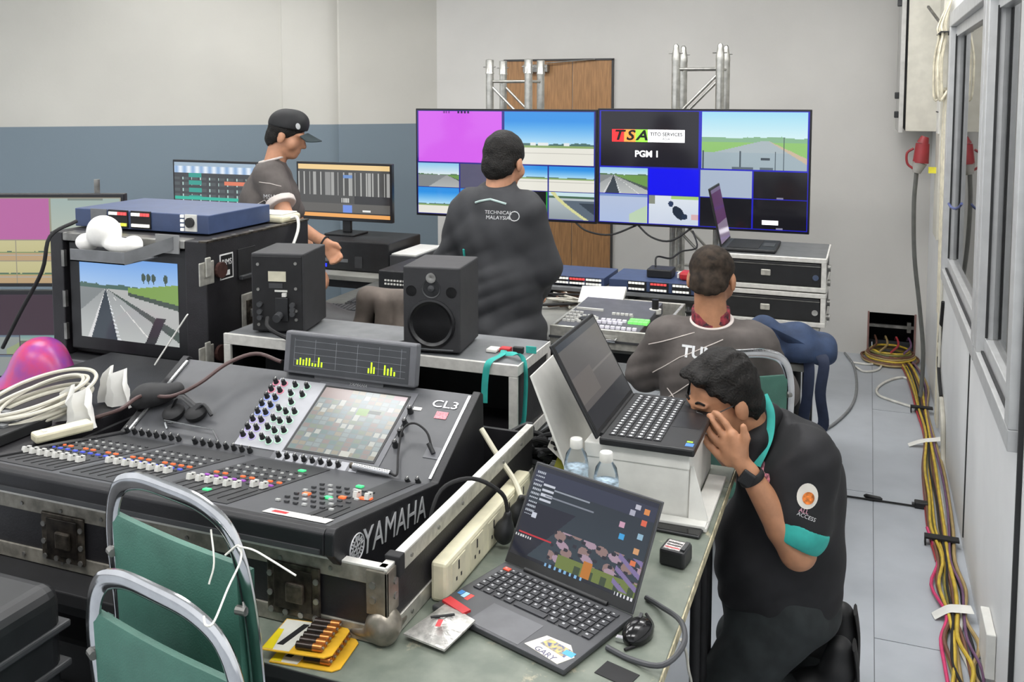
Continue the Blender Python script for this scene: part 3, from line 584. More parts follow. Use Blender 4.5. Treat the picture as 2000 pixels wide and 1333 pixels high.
# grey processor under the case, then a plain case to the floor
t = thing('grey_processor', 'dark grey rack device with a green label strip under the road case', 'rack unit', (-2.44, 2.86, .62))
MB().bb(RX0+.02, RX1, 2.52, 3.15, .622, .868).build('case', DGR, t, bev=.006, w=True); MB().bb(RX0+.02, RX1, 2.512, 2.522, .84, .868).build('lip', GRY, t, bev=.002, w=True)
MB().bb(RX0+.08, RX0+.26, 2.514, 2.521, .77, .83).build('spec_plate', GRY, t, w=True)
for i in range(4): MB().bb(RX0+.09, RX0+.25-.02*i, 2.512, 2.515, .78+.012*i, .784+.012*i).build('print_line', WHT, t, w=True)
MB().bb(RX0+.36, RX0+.385, 2.512, 2.521, .66, .84).build('label_strip', mat('green_label', '6f7d3c', .5), t, w=True); MB().bb(RX0+.4, RX0+.55, 2.512, 2.521, .66, .81).build('display', BLK2, t, bev=.004, w=True)
t = thing('equipment_crate', 'black floor crate under the grey processor', 'crate', (-2.44, 2.86, 0)); MB().bb(RX0+.02, RX1, 2.53, 3.15, .0, .62).build('body', CASE, t, bev=.008, w=True)
for z in (.02, .3, .59): MB().bb(RX0+.01, RX1+.008, 2.522, 2.535, z, z+.022).build('rail', STL, t, w=True)
# blue rack device on top, foam in a grey tray, cream box
t = thing('blue_rack_device', 'blue rack device with lit button pads on top of the road case', 'rack unit', (-2.46, 2.95, RZ1)); zb = RZ1+.006
MB().bb(-2.78, -2.165, 2.66, 3.02, zb, zb+.068).build('case', NAVY, t, bev=.003, w=True)
for x in (-2.74, -2.2):
    for y in (2.7, 2.98): MB().bb(x-.012, x+.012, y-.012, y+.012, RZ1+.001, zb).build('foot', RUB, t, w=True)
MB().bb(-2.70, -2.625, 2.656, 2.661, zb+.006, zb+.07).build('front_plate', GRY, t, w=True)
led = {'w': mat('key_white', 'e8e8e2', .4, var=0, emit=.5), 'r': mat('key_red', 'e25050', .4, var=0, emit=.5), 'y': mat('key_yellow', 'd8dc50', .4, var=0, emit=.5)}
for j, x in enumerate((-2.615, -2.51)):
    MB().bb(x, x+.09, 2.655, 2.661, zb+.006, zb+.07).build('pad_panel', BLK2, t, w=True)
    for r in range(2):
        for c_ in range(6): MB().bb(x+.006+c_*.0138, x+.0175+c_*.0138, 2.650, 2.656, zb+(.012 if r == 0 else .052), zb+(.023 if r == 0 else .063)).build('pad', led['y' if (r == 0 and c_ > 3 and j == 0) else 'r' if (r == 1 and c_ > 2) else 'w'], t, w=True)
for r in range(4): MB().bb(-2.285, -2.272, 2.654, 2.661, zb+.008+r*.016, zb+.018+r*.016).build('pad', led['w'], t, w=True)
MB().bb(-2.265, -2.215, 2.655, 2.661, zb+.008, zb+.068).build('dial_plate', WHT, t, w=True); MB().cyl((-2.24, 2.661, zb+.04), (-2.24, 2.645, zb+.04), .018).build('dial', BLK, t, smooth=True, w=True)
FOAM = mat('white_foam', 'e6e4df', .8, var=.03)
trz = 1.20; pA = Yp(145, 500, 2.44); 
t = thing('grey_hood_tray', 'folded grey tray jutting out above the road case screen', 'tray', (-2.5, 2.47, trz))
hx0, hx1 = Yp(146, 500, 2.42).x, Yp(243, 510, 2.40).x
zt0 = Yp(200, 515, 2.40).z
MB().bb(hx0, hx1, 2.40, 2.555, zt0, zt0+.004).build('bottom', GRY, t, w=True); MB().bb(hx0, hx1, 2.40, 2.404, zt0, zt0+.042).build('front_lip', GRY, t, w=True)
MB().add([(hx1, 2.40, zt0), (hx1, 2.40, zt0+.042), (hx1+.08, 2.55, zt0+.08), (hx1+.08, 2.55, zt0+.035)], [(0, 1, 2, 3)]).build('side_flap', GRY, t, w=True)
MB().bb(hx1+.0, hx1+.1, 2.546, 2.551, zt0+.02, zt0+.085).build('back_flap', mat('pale_grey_card', '8c8d8d', .6), t, w=True)
fz = zt0+.04
tag(blob('packing_foam', [('e', (hx0+.075, 2.475, fz+.055), (.062, .05, .055)), ('e', (hx0+.0, 2.48, fz+.015), (.04, .04, .03)), ('e', (hx0+.17, 2.465, fz+.012), (.08, .04, .026)), ('e', (hx0+.21, 2.47, fz+.022), (.03, .035, .028))], .012, .006, FOAM, noise=soft(4, .002, 40), smooth=1), 'lumpy white packing foam lying in the grey tray', 'foam')
c0_ = Zp(525, 430, RZ1)
t = thing('cream_adapter', 'cream plastic adapter box with a white cable on the road case', 'adapter', (c0_.x+.02, 3.08, RZ1)); MB().bb(-2.27, -2.11, 3.02, 3.15, RZ1+.001, RZ1+.03).build('body', CRM, t, bev=.01, w=True); MB().bb(-2.26, -2.12, 3.03, 3.14, RZ1+.03, RZ1+.036).build('lid', WHT, t, bev=.004, w=True)
solo(MB().tube([(-2.11, 3.08, RZ1+.015), (-2.075, 3.07, RZ1+.02), (-2.06, 3.05, RZ1-.03), (-2.058, 2.98, RZ1-.12), (-2.05, 2.9, RZ1-.2)], .006), 'white_cable', WHT, 'white cable hanging from the cream adapter down the road case', 'cable', (-2.08, 3.05, RZ1-.2), smooth=True)
# tall white stick leaning in front of the road case screen
pa = Dp(303, 712, 2.75); pb = Dp(366, 615, 2.75)
solo(MB().bar(pa, pb, .02, .004), 'white_stick', WHT, 'flat white plastic stick standing in front of the track monitor', 'stick', tuple(pa), bev=.001)
solo(MB().tube([Yp(150, 432, 2.6), Yp(98, 462, 2.5), Yp(82, 530, 2.48), Yp(40, 610, 2.5), Yp(5, 680, 2.5)], .007), 'black_cable', RUB, 'black cable hanging past the left monitors', 'cable', tuple(Yp(5, 680, 2.5)), smooth=True)

# ================================================================== speaker case and the two studio monitors
EX0, EX1, EY0, EY1, EZ0, EZ1 = -2.015, -.955, 2.535, 2.84, .765, 1.02
t = thing('flight_case', 'open fronted black flight case with pale metal edges under the speakers', 'flight case', ((EX0+EX1)/2, (EY0+EY1)/2, EZ0))
MB().bb(EX0+.004, EX1-.004, EY0+.01, EY1, EZ1-.02, EZ1).build('top_board', GRY, t, bev=.002, w=True)
MB().bb(EX0+.004, EX1-.004, EY0+.01, EY1, EZ0, EZ0+.015).build('bottom_board', CASE, t, w=True)
MB().bb(EX0+.004, EX0+.016, EY0+.01, EY1, EZ0+.015, EZ1-.02).build('end_board', CASE, t, w=True); MB().bb(EX1-.016, EX1-.004, EY0+.01, EY1, EZ0+.015, EZ1-.02).build('end_board', CASE, t, w=True)
MB().bb(EX0+.016, EX1-.016, EY1-.02, EY1-.008, EZ0+.015, EZ1-.02).build('back_board', BLK2, t, w=True)
MB().bb(EX0, EX1, EY0, EY0+.012, EZ1-.034, EZ1+.002).build('front_rail', ALUW, t, bev=.002, w=True); MB().bb(EX0, EX1, EY0, EY0+.012, EZ0, EZ0+.025).build('front_rail', ALUW, t, bev=.002, w=True)
for x in (EX0, EX1-.028): MB().bb(x, x+.028, EY0, EY0+.012, EZ0+.025, EZ1-.034).build('front_post', ALUW, t, bev=.002, w=True)
for z in (EZ1-.03, EZ0): MB().bb(EX1-.003, EX1+.002, EY0, EY1, z, z+.03).build('end_rail', ALUW, t, w=True)
MB().bb(EX1-.003, EX1+.002, EY1-.03, EY1, EZ0+.03, EZ1-.03).build('end_rail', ALUW, t, w=True)
MB().bb(EX0+.1, EX0+.55, EY0+.09, EY1-.03, EZ0+.02, EZ0+.16).build('inner_unit', BLK, t, bev=.004, w=True)
SPK = mat('speaker_vinyl', '2b2b2d', .6, var=.06, bump=.08, bscale=300); CONE = mat('speaker_cone', '131315', .35, var=.1)
def speaker(label, loc, rz, back):
    t = thing('studio_speaker', label, 'speaker', loc, rz, 'pair of studio speakers'); w_, h_, d_ = .185, .272, .215
    s = -1 if not back else 1
    MB().bb(-w_/2, w_/2, -d_/2, d_/2, .006, h_).build('cabinet', SPK, t, bev=.005)
    for x in (-.07, .07):
        for y in (-.08, .08): MB().cyl((x, y, 0), (x, y, .006), .012, n=10).build('foot', RUB, t)
    Rf = rx(math.pi/2); y = -d_/2
    if not back:
        MB().lathe([(.077, 0), (.077, .004), (.07, .006), (.063, .002), (.05, -.012), (.02, -.02), (.016, -.01), (.0, -.008)], (0, y, .095), 32, Rf).build('woofer', CONE, t, smooth=True)
        MB().lathe([(.03, .0), (.03, .002), (.02, -.004), (.012, -.004), (.010, .004), (0, .007)], (0, y, .205), 24, Rf).build('tweeter', DGR, t, smooth=True)
        MB().lathe([(.016, .0), (.016, .004), (.010, .0045), (0, .002)], (0, y, .238), 18, Rf).build('emblem', STL, t, smooth=True)
        for x in (-.065, .065): MB().lathe([(.017, .0), (.017, .0015), (.013, -.01), (0, -.01)], (x, y, .195), 16, Rf).build('port_hole', BLK2, t, smooth=True)
        MB().bb(-.07, .07, y-.002, y, .0125, .016).build('front_line', GRY, t)
        MB().bb(-.02, .02, y-.001, y, .024, .030).build('badge', WHT, t)
    else:
        MB().bb(-w_/2+.006, w_/2-.006, y-.004, y, .012, h_-.01).build('rear_plate', BLK2, t, bev=.001)
        sc = MB().cyl((0, 0, 0), (0, -.004, 0), .0055, n=10).mesh('screw', STL)
        for x, z in ((-.066, .235), (.066, .24), (-.066, .15), (.066, .155), (-.066, .03), (.066, .05), (.066, .08)): inst('screw', sc, t, (x, y-.003, z))
        MB().bb(-.03, .032, y-.0055, y-.004, .178, .212).build('spec_label', mat('label_cream', 'c9c4ae', .5), t); MB().bb(-.028, .02, y-.0055, y-.004, .155, .172).build('spec_label', DGR, t)
        MB().bb(-.008, .036, y-.0055, y-.004, .143, .149).build('spec_label', WHT, t)
        MB().bb(-.005, .04, y-.012, y-.004, .045, .125).build('amp_panel', BLK, t, bev=.003); MB().bb(.02, .034, y-.014, y-.004, .128, .140).build('switch', WHT, t)
        kn = MB().cyl((0, 0, 0), (0, -.012, 0), .009, n=12).mesh('knob', DGR)
        for z in (.075, .1, .055): inst('knob', kn, t, (-.06, y-.004, z))
        for z in (.1, .085, .07): inst('knob', kn, t, (.055, y-.004, z))
        MB().cyl((.01, y-.004, .065), (.01, y-.04, .06), .014, n=14).build('plug', DGR, t, smooth=True)
    return t
sA = Yp(842, 697, 2.6); speaker('black studio speaker facing the camera with a big round woofer', (-1.262, 2.665, EZ1+.003), .133, False)
speaker('black studio speaker seen from behind with knobs and plugs', (-1.86, 2.70, EZ1+.003), .22, True)
solo(MB().tube([(-1.85, 2.555, 1.085), (-1.82, 2.52, 1.06), (-1.74, 2.525, 1.028), (-1.66, 2.50, 1.03), (-1.62, 2.5, .96)], .007), 'speaker_cable', RUB, 'black power cable running from the rear facing speaker', 'cable', (-1.7, 2.53, 1.02), smooth=True)
solo(MB().tube([(-1.60, 2.51, .93), (-1.56, 2.525, 1.03), (-1.5, 2.55, 1.035), (-1.42, 2.58, 1.03), (-1.36, 2.66, 1.03)], .005), 'speaker_cable', RUB, 'thin black cable beside the forward facing speaker', 'cable', (-1.5, 2.56, 1.03), smooth=True)
# ================================================================== video desk
t = thing('video_mixer', 'video mixer with lit buttons and small display in an aluminium tray case', 'video mixer', (-1.04, 4.05, .735)); VZ = .735
cx0, cx1, cy0, cy1 = -1.28, -.80, 3.80, 4.42
MB().bb(cx0, cx1, cy0, cy0+.015, VZ, VZ+.085).build('tray_side', ALU, t, bev=.003, w=True); MB().bb(cx0, cx1, cy1-.015, cy1, VZ, VZ+.085).build('tray_side', ALU, t, bev=.003, w=True)
for x in (cx0, cx1-.015): MB().bb(x, x+.015, cy0+.015, cy1-.015, VZ, VZ+.085).build('tray_side', ALU, t, bev=.003, w=True)
MB().bb(cx0+.015, cx1-.015, cy0+.015, cy1-.015, VZ, VZ+.01).build('tray_floor', BLK2, t, w=True)
MB().bb(cx0-.003, cx1+.003, cy0-.004, cy0+.0, VZ+.03, VZ+.04).build('tray_seam', DGR, t, w=True)
MB().tube([(-1.08, cy0-.005, VZ+.05), (-1.08, cy0-.025, VZ+.045), (-.98, cy0-.025, VZ+.045), (-.98, cy0-.005, VZ+.05)], .006, smooth=False).build('tray_handle', CHR, t, smooth=True, w=True)
pz = VZ+.078
MB().add([(cx0+.02, cy0+.02, pz-.03), (cx1-.09, cy0+.02, pz-.03), (cx1-.09, cy1-.1, pz-.03), (cx0+.02, cy1-.1, pz-.03), (cx0+.02, cy0+.02, pz), (cx1-.09, cy0+.02, pz), (cx1-.09, cy1-.1, pz+.025), (cx0+.02, cy1-.1, pz+.025)], [(0, 1, 2, 3), (4, 5, 6, 7), (0, 1, 5, 4), (1, 2, 6, 5), (2, 3, 7, 6), (3, 0, 4, 7)]).build('panel', mat('mixer_panel', '55565c', .5), t, w=True, bev=.003)
sl = .025/(cy1-.1-cy0-.02); pzz = lambda y: pz+sl*(y-cy0-.02)+.004
kb = MB().box(0, 0, 0, .017, .017, .012).mesh('button', mat('button_lilac', 'dedbe4', .4, var=.02, emit=.12)); kw = MB().box(0, 0, 0, .015, .013, .01).mesh('button', WHT); kg = MB().box(0, 0, 0, .02, .028, .012).mesh('button', mat('button_green', '7be070', .4, var=.03, emit=.55))
L0 = Vector(((cx0+cx1)/2, 4.05, VZ)); L0 = Vector((-1.04, 4.05, .735))
def pb(me, x, y): inst('button', me, t, Vector((x, y, pzz(y)))-L0)
for i in range(10): pb(kb, -1.13+i*.024, 3.85)
for i in range(5):
    pb(kb, -1.09+i*.024, 3.92); pb(kb, -1.08+i*.024, 3.955)
for i in range(4):
    for j in range(2): pb(kg, -.955+i*.022, 3.95+j*.034)
for i in range(5): pb(kw, -1.06+i*.02, 4.06); pb(kw, -.97+i*.0, 4.03)
for i in range(9): pb(kw, -1.24+.014*i, 4.10)
for j in range(4):
    for i in range(3): pb(kw, -1.245+i*.02, 3.9+j*.045)
for k in range(12):
    a = k*math.pi/6; pb(kw, -1.155+.045*math.cos(a), 3.945+.05*math.sin(a))
MB().cyl((-1.155, 3.945, pzz(3.945)-.006), (-1.155, 3.945, pzz(3.945)+.004), .033).build('jog_dial', BLK, t, smooth=True, w=True)
MB().cyl((-.90, 4.2, pz+.0), (-.90, 4.2, pz+.065), .016).build('joystick', BLK, t, smooth=True, w=True); MB().cyl((-.90, 4.2, pz+.0), (-.90, 4.2, pz+.02), .028).build('joystick_collar', WHT, t, smooth=True, w=True)
d0, d1, d2, d3 = (Yp(1137, 558, 4.40), Yp(1224, 560, 4.40), Yp(1215, 592, 4.30), Yp(1128, 590, 4.30))
dz = Vector((0, 0.004, -.008))
MB().add([d0, d1, d2, d3, d0+dz*3, d1+dz*3, d2+dz*2, d3+dz*2], [(0, 1, 2, 3), (4, 5, 6, 7), (0, 1, 5, 4), (1, 2, 6, 5), (2, 3, 7, 6), (3, 0, 4, 7)]).build('display_housing', WHT, t, bev=.003, w=True)
mid = lambda a, b, k: a+(b-a)*k
nrm = (d1-d0).cross(d3-d0).normalized(); nrm = nrm if nrm.z > 0 else -nrm
qd = [mid(mid(d0, d1, u), mid(d3, d2, u), v)+nrm*.002 for u, v in ((.14, .15), (.86, .15), (.86, .8), (.14, .8))]
MB().add(qd, [(0, 1, 2, 3)]).build('display', mat('lcd_lilac', 'bdb9cf', .3, var=.05, emit=.25), t, w=True)
MB().add([d3+Vector((0, -.005, -.012)), d2+Vector((0, -.005, -.012)), d2+Vector((0, -.005, -.04)), d3+Vector((0, -.005, -.04))], [(0, 1, 2, 3)]).build('display_base', BLK2, t, w=True)
for k in range(4):
    p = mid(d3, d2, .12+.2*k); MB().cyl(p+Vector((0, -.03, -.02)), p+Vector((0, -.03, -.004)), .010, n=12).build('knob', BLK, t, smooth=True, w=True)
# grey case lid standing behind the man, blue rack units, adapters
def bluebox(label, x0, x1, y0, y1, z0, h, front=True):
    t = thing('blue_rack_unit', label, 'rack unit', ((x0+x1)/2, (y0+y1)/2, z0), 0, 'blue rack units on the video desk')
    MB().bb(x0, x1, y0, y1, z0+.004, z0+h).build('case', NAVY, t, bev=.003, w=True)
    for x in (x0+.03, x1-.03):
        for y in (y0+.03, y1-.03): MB().bb(x-.01, x+.01, y-.01, y+.01, z0, z0+.004).build('foot', RUB, t, w=True)
    for j in range(3):
        xx = x0+(x1-x0)*(.22+.25*j); MB().bb(xx, xx+(x1-x0)*.21, y0-.005, y0, z0+.008, z0+h-.004).build('pad_panel', BLK2, t, w=True)
        for r in range(2):
            for c_ in range(5): MB().bb(xx+.004+c_*.017, xx+.018+c_*.017, y0-.010, y0-.004, z0+.012+r*(h-.03), z0+.022+r*(h-.03)).build('pad', led['r' if (j == 1 and r) else 'w'], t, w=True)
    return t
t = thing('desk_riser', 'grey shelf riser standing on the video desk', 'shelf', (-1.0, 4.8, .735)); MB().bb(-1.66, -.715, 4.62, 4.97, .79, .81).build('shelf_board', GRY, t, bev=.002, w=True)
for x in (-1.64, -1.16, -.74): MB().bb(x, x+.02, 4.64, 4.95, .735, .79).build('side_board', DGR, t, w=True)
bluebox('blue rack unit nearest the wooden door beside the dark jacket', -1.63, -1.27, 4.66, 4.95, .812, .052)
bluebox('blue rack unit with pad rows in front of the seated man', -1.235, -.78, 4.63, 4.93, .812, .06)
t = thing('power_adapter', 'black power adapter box on top of the blue rack unit', 'adapter', (-.98, 4.78, .874)); MB().bb(-1.06, -.93, 4.72, 4.84, .873, .918).build('body', BLK, t, bev=.006, w=True)
solo(MB().tube([(-1.03, 4.8, .918), (-1.035, 4.86, .96), (-.98, 4.95, .94), (-.95, 5.1, .955), (-.9, 5.3, .95), (-.95, 5.45, 1.02)], .005), 'adapter_cable', RUB, 'thin black cable arching from the power adapter to the televisions', 'cable', (-1.03, 4.8, .918), smooth=True)
solo(MB().tube([(-1.7, 5.5, 1.04), (-1.6, 5.46, .985), (-1.45, 5.46, .97), (-1.3, 5.5, 1.03)], .006), 'screen_cable', RUB, 'black cable drooping under the left of the two televisions', 'cable', (-1.5, 5.48, .97), smooth=True)
solo(MB().tube([(-1.3, 5.5, 1.04), (-1.2, 5.46, .97), (-1.08, 5.45, .955), (-.96, 5.5, 1.035)], .006), 'screen_cable', RUB, 'black cable drooping under the right of the two televisions', 'cable', (-1.1, 5.48, .96), smooth=True)
t = thing('red_connector', 'red connector block on the video desk beside the seated man', 'connector', (-.80, 4.75, .874)); MB().bb(-.885, -.775, 4.70, 4.79, .874, .915).build('body', RED, t, bev=.012, w=True); MB().bb(-.9, -.89, 4.72, 4.77, .88, .905).build('cap', WHT, t, bev=.002, w=True)
tag(blob('red_tape_roll', [('e', (-.76, 4.82, .965), (.03, .03, .03)), ('c', (-.76, 4.82, .96), (-.80, 4.85, .90), .012, .012), ('c', (-.765, 4.85, .95), (-.75, 4.9, .825), .012, .014)], .02, .007, RED), 'small red cloth bundle under the right television', 'bundle')
def wires(n, c, r, z, m, seed, name, lab, rad=.004, hz=.03):
    rr = random.Random(seed)
    for i in range(n):
        pts = [(c[0]+rr.uniform(-r, r), c[1]+rr.uniform(-r*.8, r*.8), z+rad+rr.uniform(0, hz)) for _ in range(5)]
        solo(MB().tube(pts, rad, n=6), name, m[i % len(m)], lab, 'cable', tuple(pts[0]), lab+' group', smooth=True)
PALEC = mat('pale_cable', 'b9b6aa', .5, var=.05); BROWNC = mat('brown_cable', '6b5040', .6)
wires(7, (-1.40, 4.52), .15, .737, [RUB, PALEC, BROWNC, RUB], 5, 'tangled_cable', 'tangled cable on the desk between the blue rack units', .006, .05)
wires(5, (-.72, 4.42), .09, .737, [PALEC, RUB], 9, 'loose_cable', 'loose cable beside the seated man on the video desk', .007, .06)
# drawer cases with a laptop
t = thing('drawer_case', 'black drawer flight case with pale edges, upper of two', 'drawer case', (-.43, 4.72, .9)); tl = thing('drawer_case', 'black drawer flight case with pale edges, lower of two', 'drawer case', (-.43, 4.72, .735))
for tt, z0 in ((t, .9035), (tl, .738)):
    MB().bb(-.70, -.17, 4.51, 4.95, z0, z0+.158).build('shell', CASE, tt, bev=.003, w=True)
    for za in (z0, z0+.138): MB().bb(-.705, -.165, 4.495, 4.52, za, za+.022).build('front_rail', ALUW, tt, bev=.003, w=True)
    for xa in (-.705, -.188): MB().bb(xa, xa+.023, 4.497, 4.52, z0+.02, z0+.14).build('front_post', ALUW, tt, bev=.003, w=True)
    MB().bb(-.19, -.163, 4.52, 4.95, z0+.138, z0+.16).build('side_rail', ALUW, tt, w=True); MB().bb(-.19, -.163, 4.52, 4.95, z0, z0+.022).build('side_rail', ALUW, tt, w=True)
    dd = MB().bb(-.68, -.192, 4.502, 4.515, z0+.028, z0+.132).build('drawer', BLK, tt, bev=.003, w=True)
    MB().bb(-.46, -.415, 4.495, 4.503, z0+.065, z0+.095).build('latch', ALU, dd, bev=.004, w=True); MB().cyl((-.212, 4.503, z0+.07), (-.212, 4.49, z0+.07), .014, n=14).build('lock', CHR, dd, smooth=True, w=True)
    MB().bb(-.68, -.192, 4.498, 4.504, z0+.118, z0+.122).build('pull_lip', STL, dd, w=True)
    for z in (z0+.03, z0+.1): MB().cyl((-.163, 4.6, z), (-.150, 4.6, z), .016, n=12).build('corner_button', STL, tt, smooth=True, w=True)
MB().bb(-.70, -.17, 4.51, 4.95, 1.0615, 1.064).build('lid_top', mat('grey_laminate', '5c5d5e', .5), t, w=True)
t = thing('black_laptop', 'black laptop with a purple screen on top of the drawer case', 'laptop', (-.52, 4.6, 1.0645))
MB().bb(-.655, -.40, 4.545, 4.86, 1.065, 1.083).build('base', BLK, t, bev=.006, w=True)
MB().bb(-.63, -.48, 4.56, 4.84, 1.083, 1.085).build('keyboard', BLK2, t, w=True); MB().bb(-.47, -.415, 4.65, 4.75, 1.083, 1.0845).build('touchpad', DGR, t, w=True)
a = .22; R = ry(-a); ht = .29
sm = MB().box(0, 0, ht/2, .008, .315, ht, None); sm.V = [tuple(R @ Vector(v)+Vector((-.655, 4.70, 1.083))) for v in sm.V]; sm.build('lid', BLK, t, bev=.003, w=True)
v0 = R @ Vector((.005, -.148, .012))+Vector((-.655, 4.70, 1.083))
def purp(u, v): c = solid('6b3f70')(u, v); c[v < .38] = C3('a08ea8'); c[v > .93] = C3('8a7aa0'); return c
picture('screen', SCRD, t, v0, (0, .296, 0), R @ Vector((0, 0, ht-.024)), 40, 30, purp)
# blue shoulder bag on the right corner of the video desk
BAG = mat('blue_canvas', '2b3c59', .8, var=.1, scale=20, bump=.15, bscale=400)
b0 = Yp(1545, 655, 3.86)
t = thing('shoulder_bag', 'blue canvas shoulder bag with a long strap hanging off the desk corner', 'bag', (-.27, 3.95, .735))
bx = -.285; blob('bag_body', [('e', (bx-.03, 3.93, .84), (.14, .09, .05)), ('e', (bx+.05, 3.93, .805), (.14, .11, .062)), ('e', (bx-.11, 3.92, .875), (.06, .06, .035)), ('e', (bx+.0, 3.88, .78), (.15, .07, .042)), ('e', (bx+.13, 3.9, .78), (.05, .08, .05))], .03, .008, BAG, t, noise=soft(21, .0055, 48), cut=[((0, 0, .7365), (0, 0, 1))])
MB().tube([(bx-.06, 3.86, .86), (bx+.0, 3.825, .845), (bx+.06, 3.83, .815)], (.022, .004), flat=(0, -.5, 1)).build('flap_edge', BAG, t, smooth=True, w=True)
st = [(bx+.11, 3.86, .80), (bx+.145, 3.80, .77), (bx+.135, 3.785, .65), (bx+.15, 3.78, .53), (bx+.115, 3.79, .495), (bx+.075, 3.80, .53), (bx+.085, 3.80, .62), (bx+.09, 3.815, .72), (bx+.08, 3.84, .79)]
MB().tube(st, (.022, .003), flat=(1, -.3, 0)).build('strap', mat('navy_webbing', '1b253c', .8, var=.1), t, smooth=True, w=True)
# ================================================================== front table
TT = .76
TOPM = mat('worn_green_top', '646c62', .5, var=.1, scale=16, c2='787e73', bump=.06, bscale=80)
def worn(m):     # pale scuffs with their own shape
    nt = m.node_tree; b = nt.nodes['Principled BSDF']; src = b.inputs['Base Color'].links[0].from_socket
    tc = nt.nodes.new('ShaderNodeTexCoord'); n = nt.nodes.new('ShaderNodeTexNoise'); n.inputs['Scale'].default_value = 9; n.inputs['Detail'].default_value = 8; n.inputs['Roughness'].default_value = .7; nt.links.new(tc.outputs['Object'], n.inputs['Vector'])
    r = nt.nodes.new('ShaderNodeValToRGB'); r.color_ramp.elements[0].position = .60; r.color_ramp.elements[1].position = .66; nt.links.new(n.outputs['Fac'], r.inputs[0])
    mx = nt.nodes.new('ShaderNodeMix'); mx.data_type = 'RGBA'; nt.links.new(r.outputs[0], mx.inputs[0]); nt.links.new(src, mx.inputs[6]); mx.inputs[7].default_value = lin('a29c86'); nt.links.new(mx.outputs[2], b.inputs['Base Color'])
worn(TOPM)
EDGE = mat('table_edge', 'a9a184', .6, var=.2, scale=40)
def bigtable(label, x0, x1, y0, y1, legs):
    t = thing('work_table', label, 'table', ((x0+x1)/2, (y0+y1)/2, 0))
    MB().bb(x0, x1, y0, y1, TT-.022, TT).build('table_top', TOPM, t, bev=.002, w=True)
    MB().bb(x1-.001, x1+.003, y0, y1, TT-.024, TT-.002).build('edge_band', EDGE, t, w=True)
    MB().bb(x0, x1, y0-.003, y0+.001, TT-.024, TT-.002).build('edge_band', BLK2, t, w=True)
    for x, y in legs: MB().cyl((x, y, 0), (x, y, TT-.022), .014, n=12).build('leg', BLK2, t, smooth=True, w=True)
    for x in sorted({l[0] for l in legs}):
        yy = [l[1] for l in legs if l[0] == x]
        MB().bar((x, min(yy), .12), (x, max(yy), .12), .02, .02).build('stretcher', BLK2, t, w=True); MB().bar((x, min(yy), .60), (x, max(yy), .60), .02, .02).build('stretcher', BLK2, t, w=True)
    MB().bb(x0+.06, x1-.05, y0+.04, y0+.06, TT-.09, TT-.022).build('apron', BLK2, t, w=True); MB().bb(x1-.06, x1-.045, y0+.06, y1-.06, TT-.09, TT-.022).build('apron', BLK2, t, w=True)
bigtable('worn green table under the sound console and laptops', -1.42, -.33, 1.40, 2.503, [(-1.36, 1.5), (-1.36, 2.42), (-.40, 1.5), (-.40, 2.42)])
table('black_table', 'black table under the left half of the sound console', -2.5, -1.424, 1.45, 2.503, TT, BLK2, legm=BLK2)
t = thing('storage_crate', 'added black crate that keeps the floor dark under the left black table', 'crate', (-2.0, 1.95, 0)); MB().bb(-2.38, -1.55, 1.56, 2.4, .0, .56).build('body', BLK2, t, bev=.015, w=True)  # crate added so the floor under this table stays dark
for z in (.1, .27, .44): MB().bb(-2.39, -1.54, 1.55, 2.41, z, z+.025).build('rib', BLK, t, bev=.004, w=True)
bigtable('narrow worn green table behind the long one at its far edge', -2.05, -.33, 2.507, 2.648, [(-1.98, 2.55), (-.40, 2.55), (-1.98, 2.62), (-.40, 2.62)])
table('folding_table', 'narrow dark table under the back of the speaker case', -2.05, -.97, 2.652, 2.95, .763, mat('desk_dark_top', '50524f', .5))
t = thing('storage_crate', 'black storage crate on the floor under the front table', 'crate', (-1.0, 2.0, 0)); MB().bb(-1.5, -.48, 1.62, 2.36, .02, .5).build('body', BLK2, t, bev=.015, w=True)
for z in (.12, .28, .44): MB().bb(-1.51, -.47, 1.61, 2.37, z, z+.025).build('rib', BLK, t, bev=.004, w=True)
for x in (-1.45, -.53):
    for y in (1.67, 2.31): MB().cyl((x, y, 0), (x, y, .02), .02, n=10).build('foot', RUB, t, w=True)
WRAIL = mat('worn_shaded_rail', '8a867c', .5, .4, var=.15, scale=35)  # worn front rails, with the shade of the case front put into the colour
# ------------------------------------------------------------------ tray case of the console
KX0, KX1, KY0, KY1, KZ0, KZ1 = -1.975, -.845, 1.525, 2.36, TT+.002, .915
t = thing('console_case', 'open black tray case with aluminium rails and steel ball corner under the console', 'flight case', ((KX0+KX1)/2, (KY0+KY1)/2, KZ0)); KC = t
MB().bb(KX0, KX1, KY0, KY1, KZ0, KZ0+.014).build('floor_board', CASE, t, w=True)
MB().bb(KX0, KX1, KY0, KY0+.012, KZ0, KZ1-.02).build('side_board', CASE, t, w=True); MB().bb(KX0, KX1, KY1-.012, KY1, KZ0, KZ1-.02).build('side_board', CASE, t, w=True)
for x in (KX0, KX1-.012): MB().bb(x, x+.012, KY0+.012, KY1-.012, KZ0, KZ1-.02).build('side_board', CASE, t, w=True)
for z in (KZ0, KZ1-.034):
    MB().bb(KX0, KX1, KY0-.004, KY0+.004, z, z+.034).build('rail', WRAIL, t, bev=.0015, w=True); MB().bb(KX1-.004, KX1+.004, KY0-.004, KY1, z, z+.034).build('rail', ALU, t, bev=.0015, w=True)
MB().bb(KX1-.016, KX1+.004, KY0, KY1, KZ1-.002, KZ1+.003).build('top_rail', ALUW, t, bev=.001, w=True); MB().bb(KX0, KX1, KY0-.004, KY0+.016, KZ1-.002, KZ1+.003).build('top_rail', ALUW, t, bev=.001, w=True)
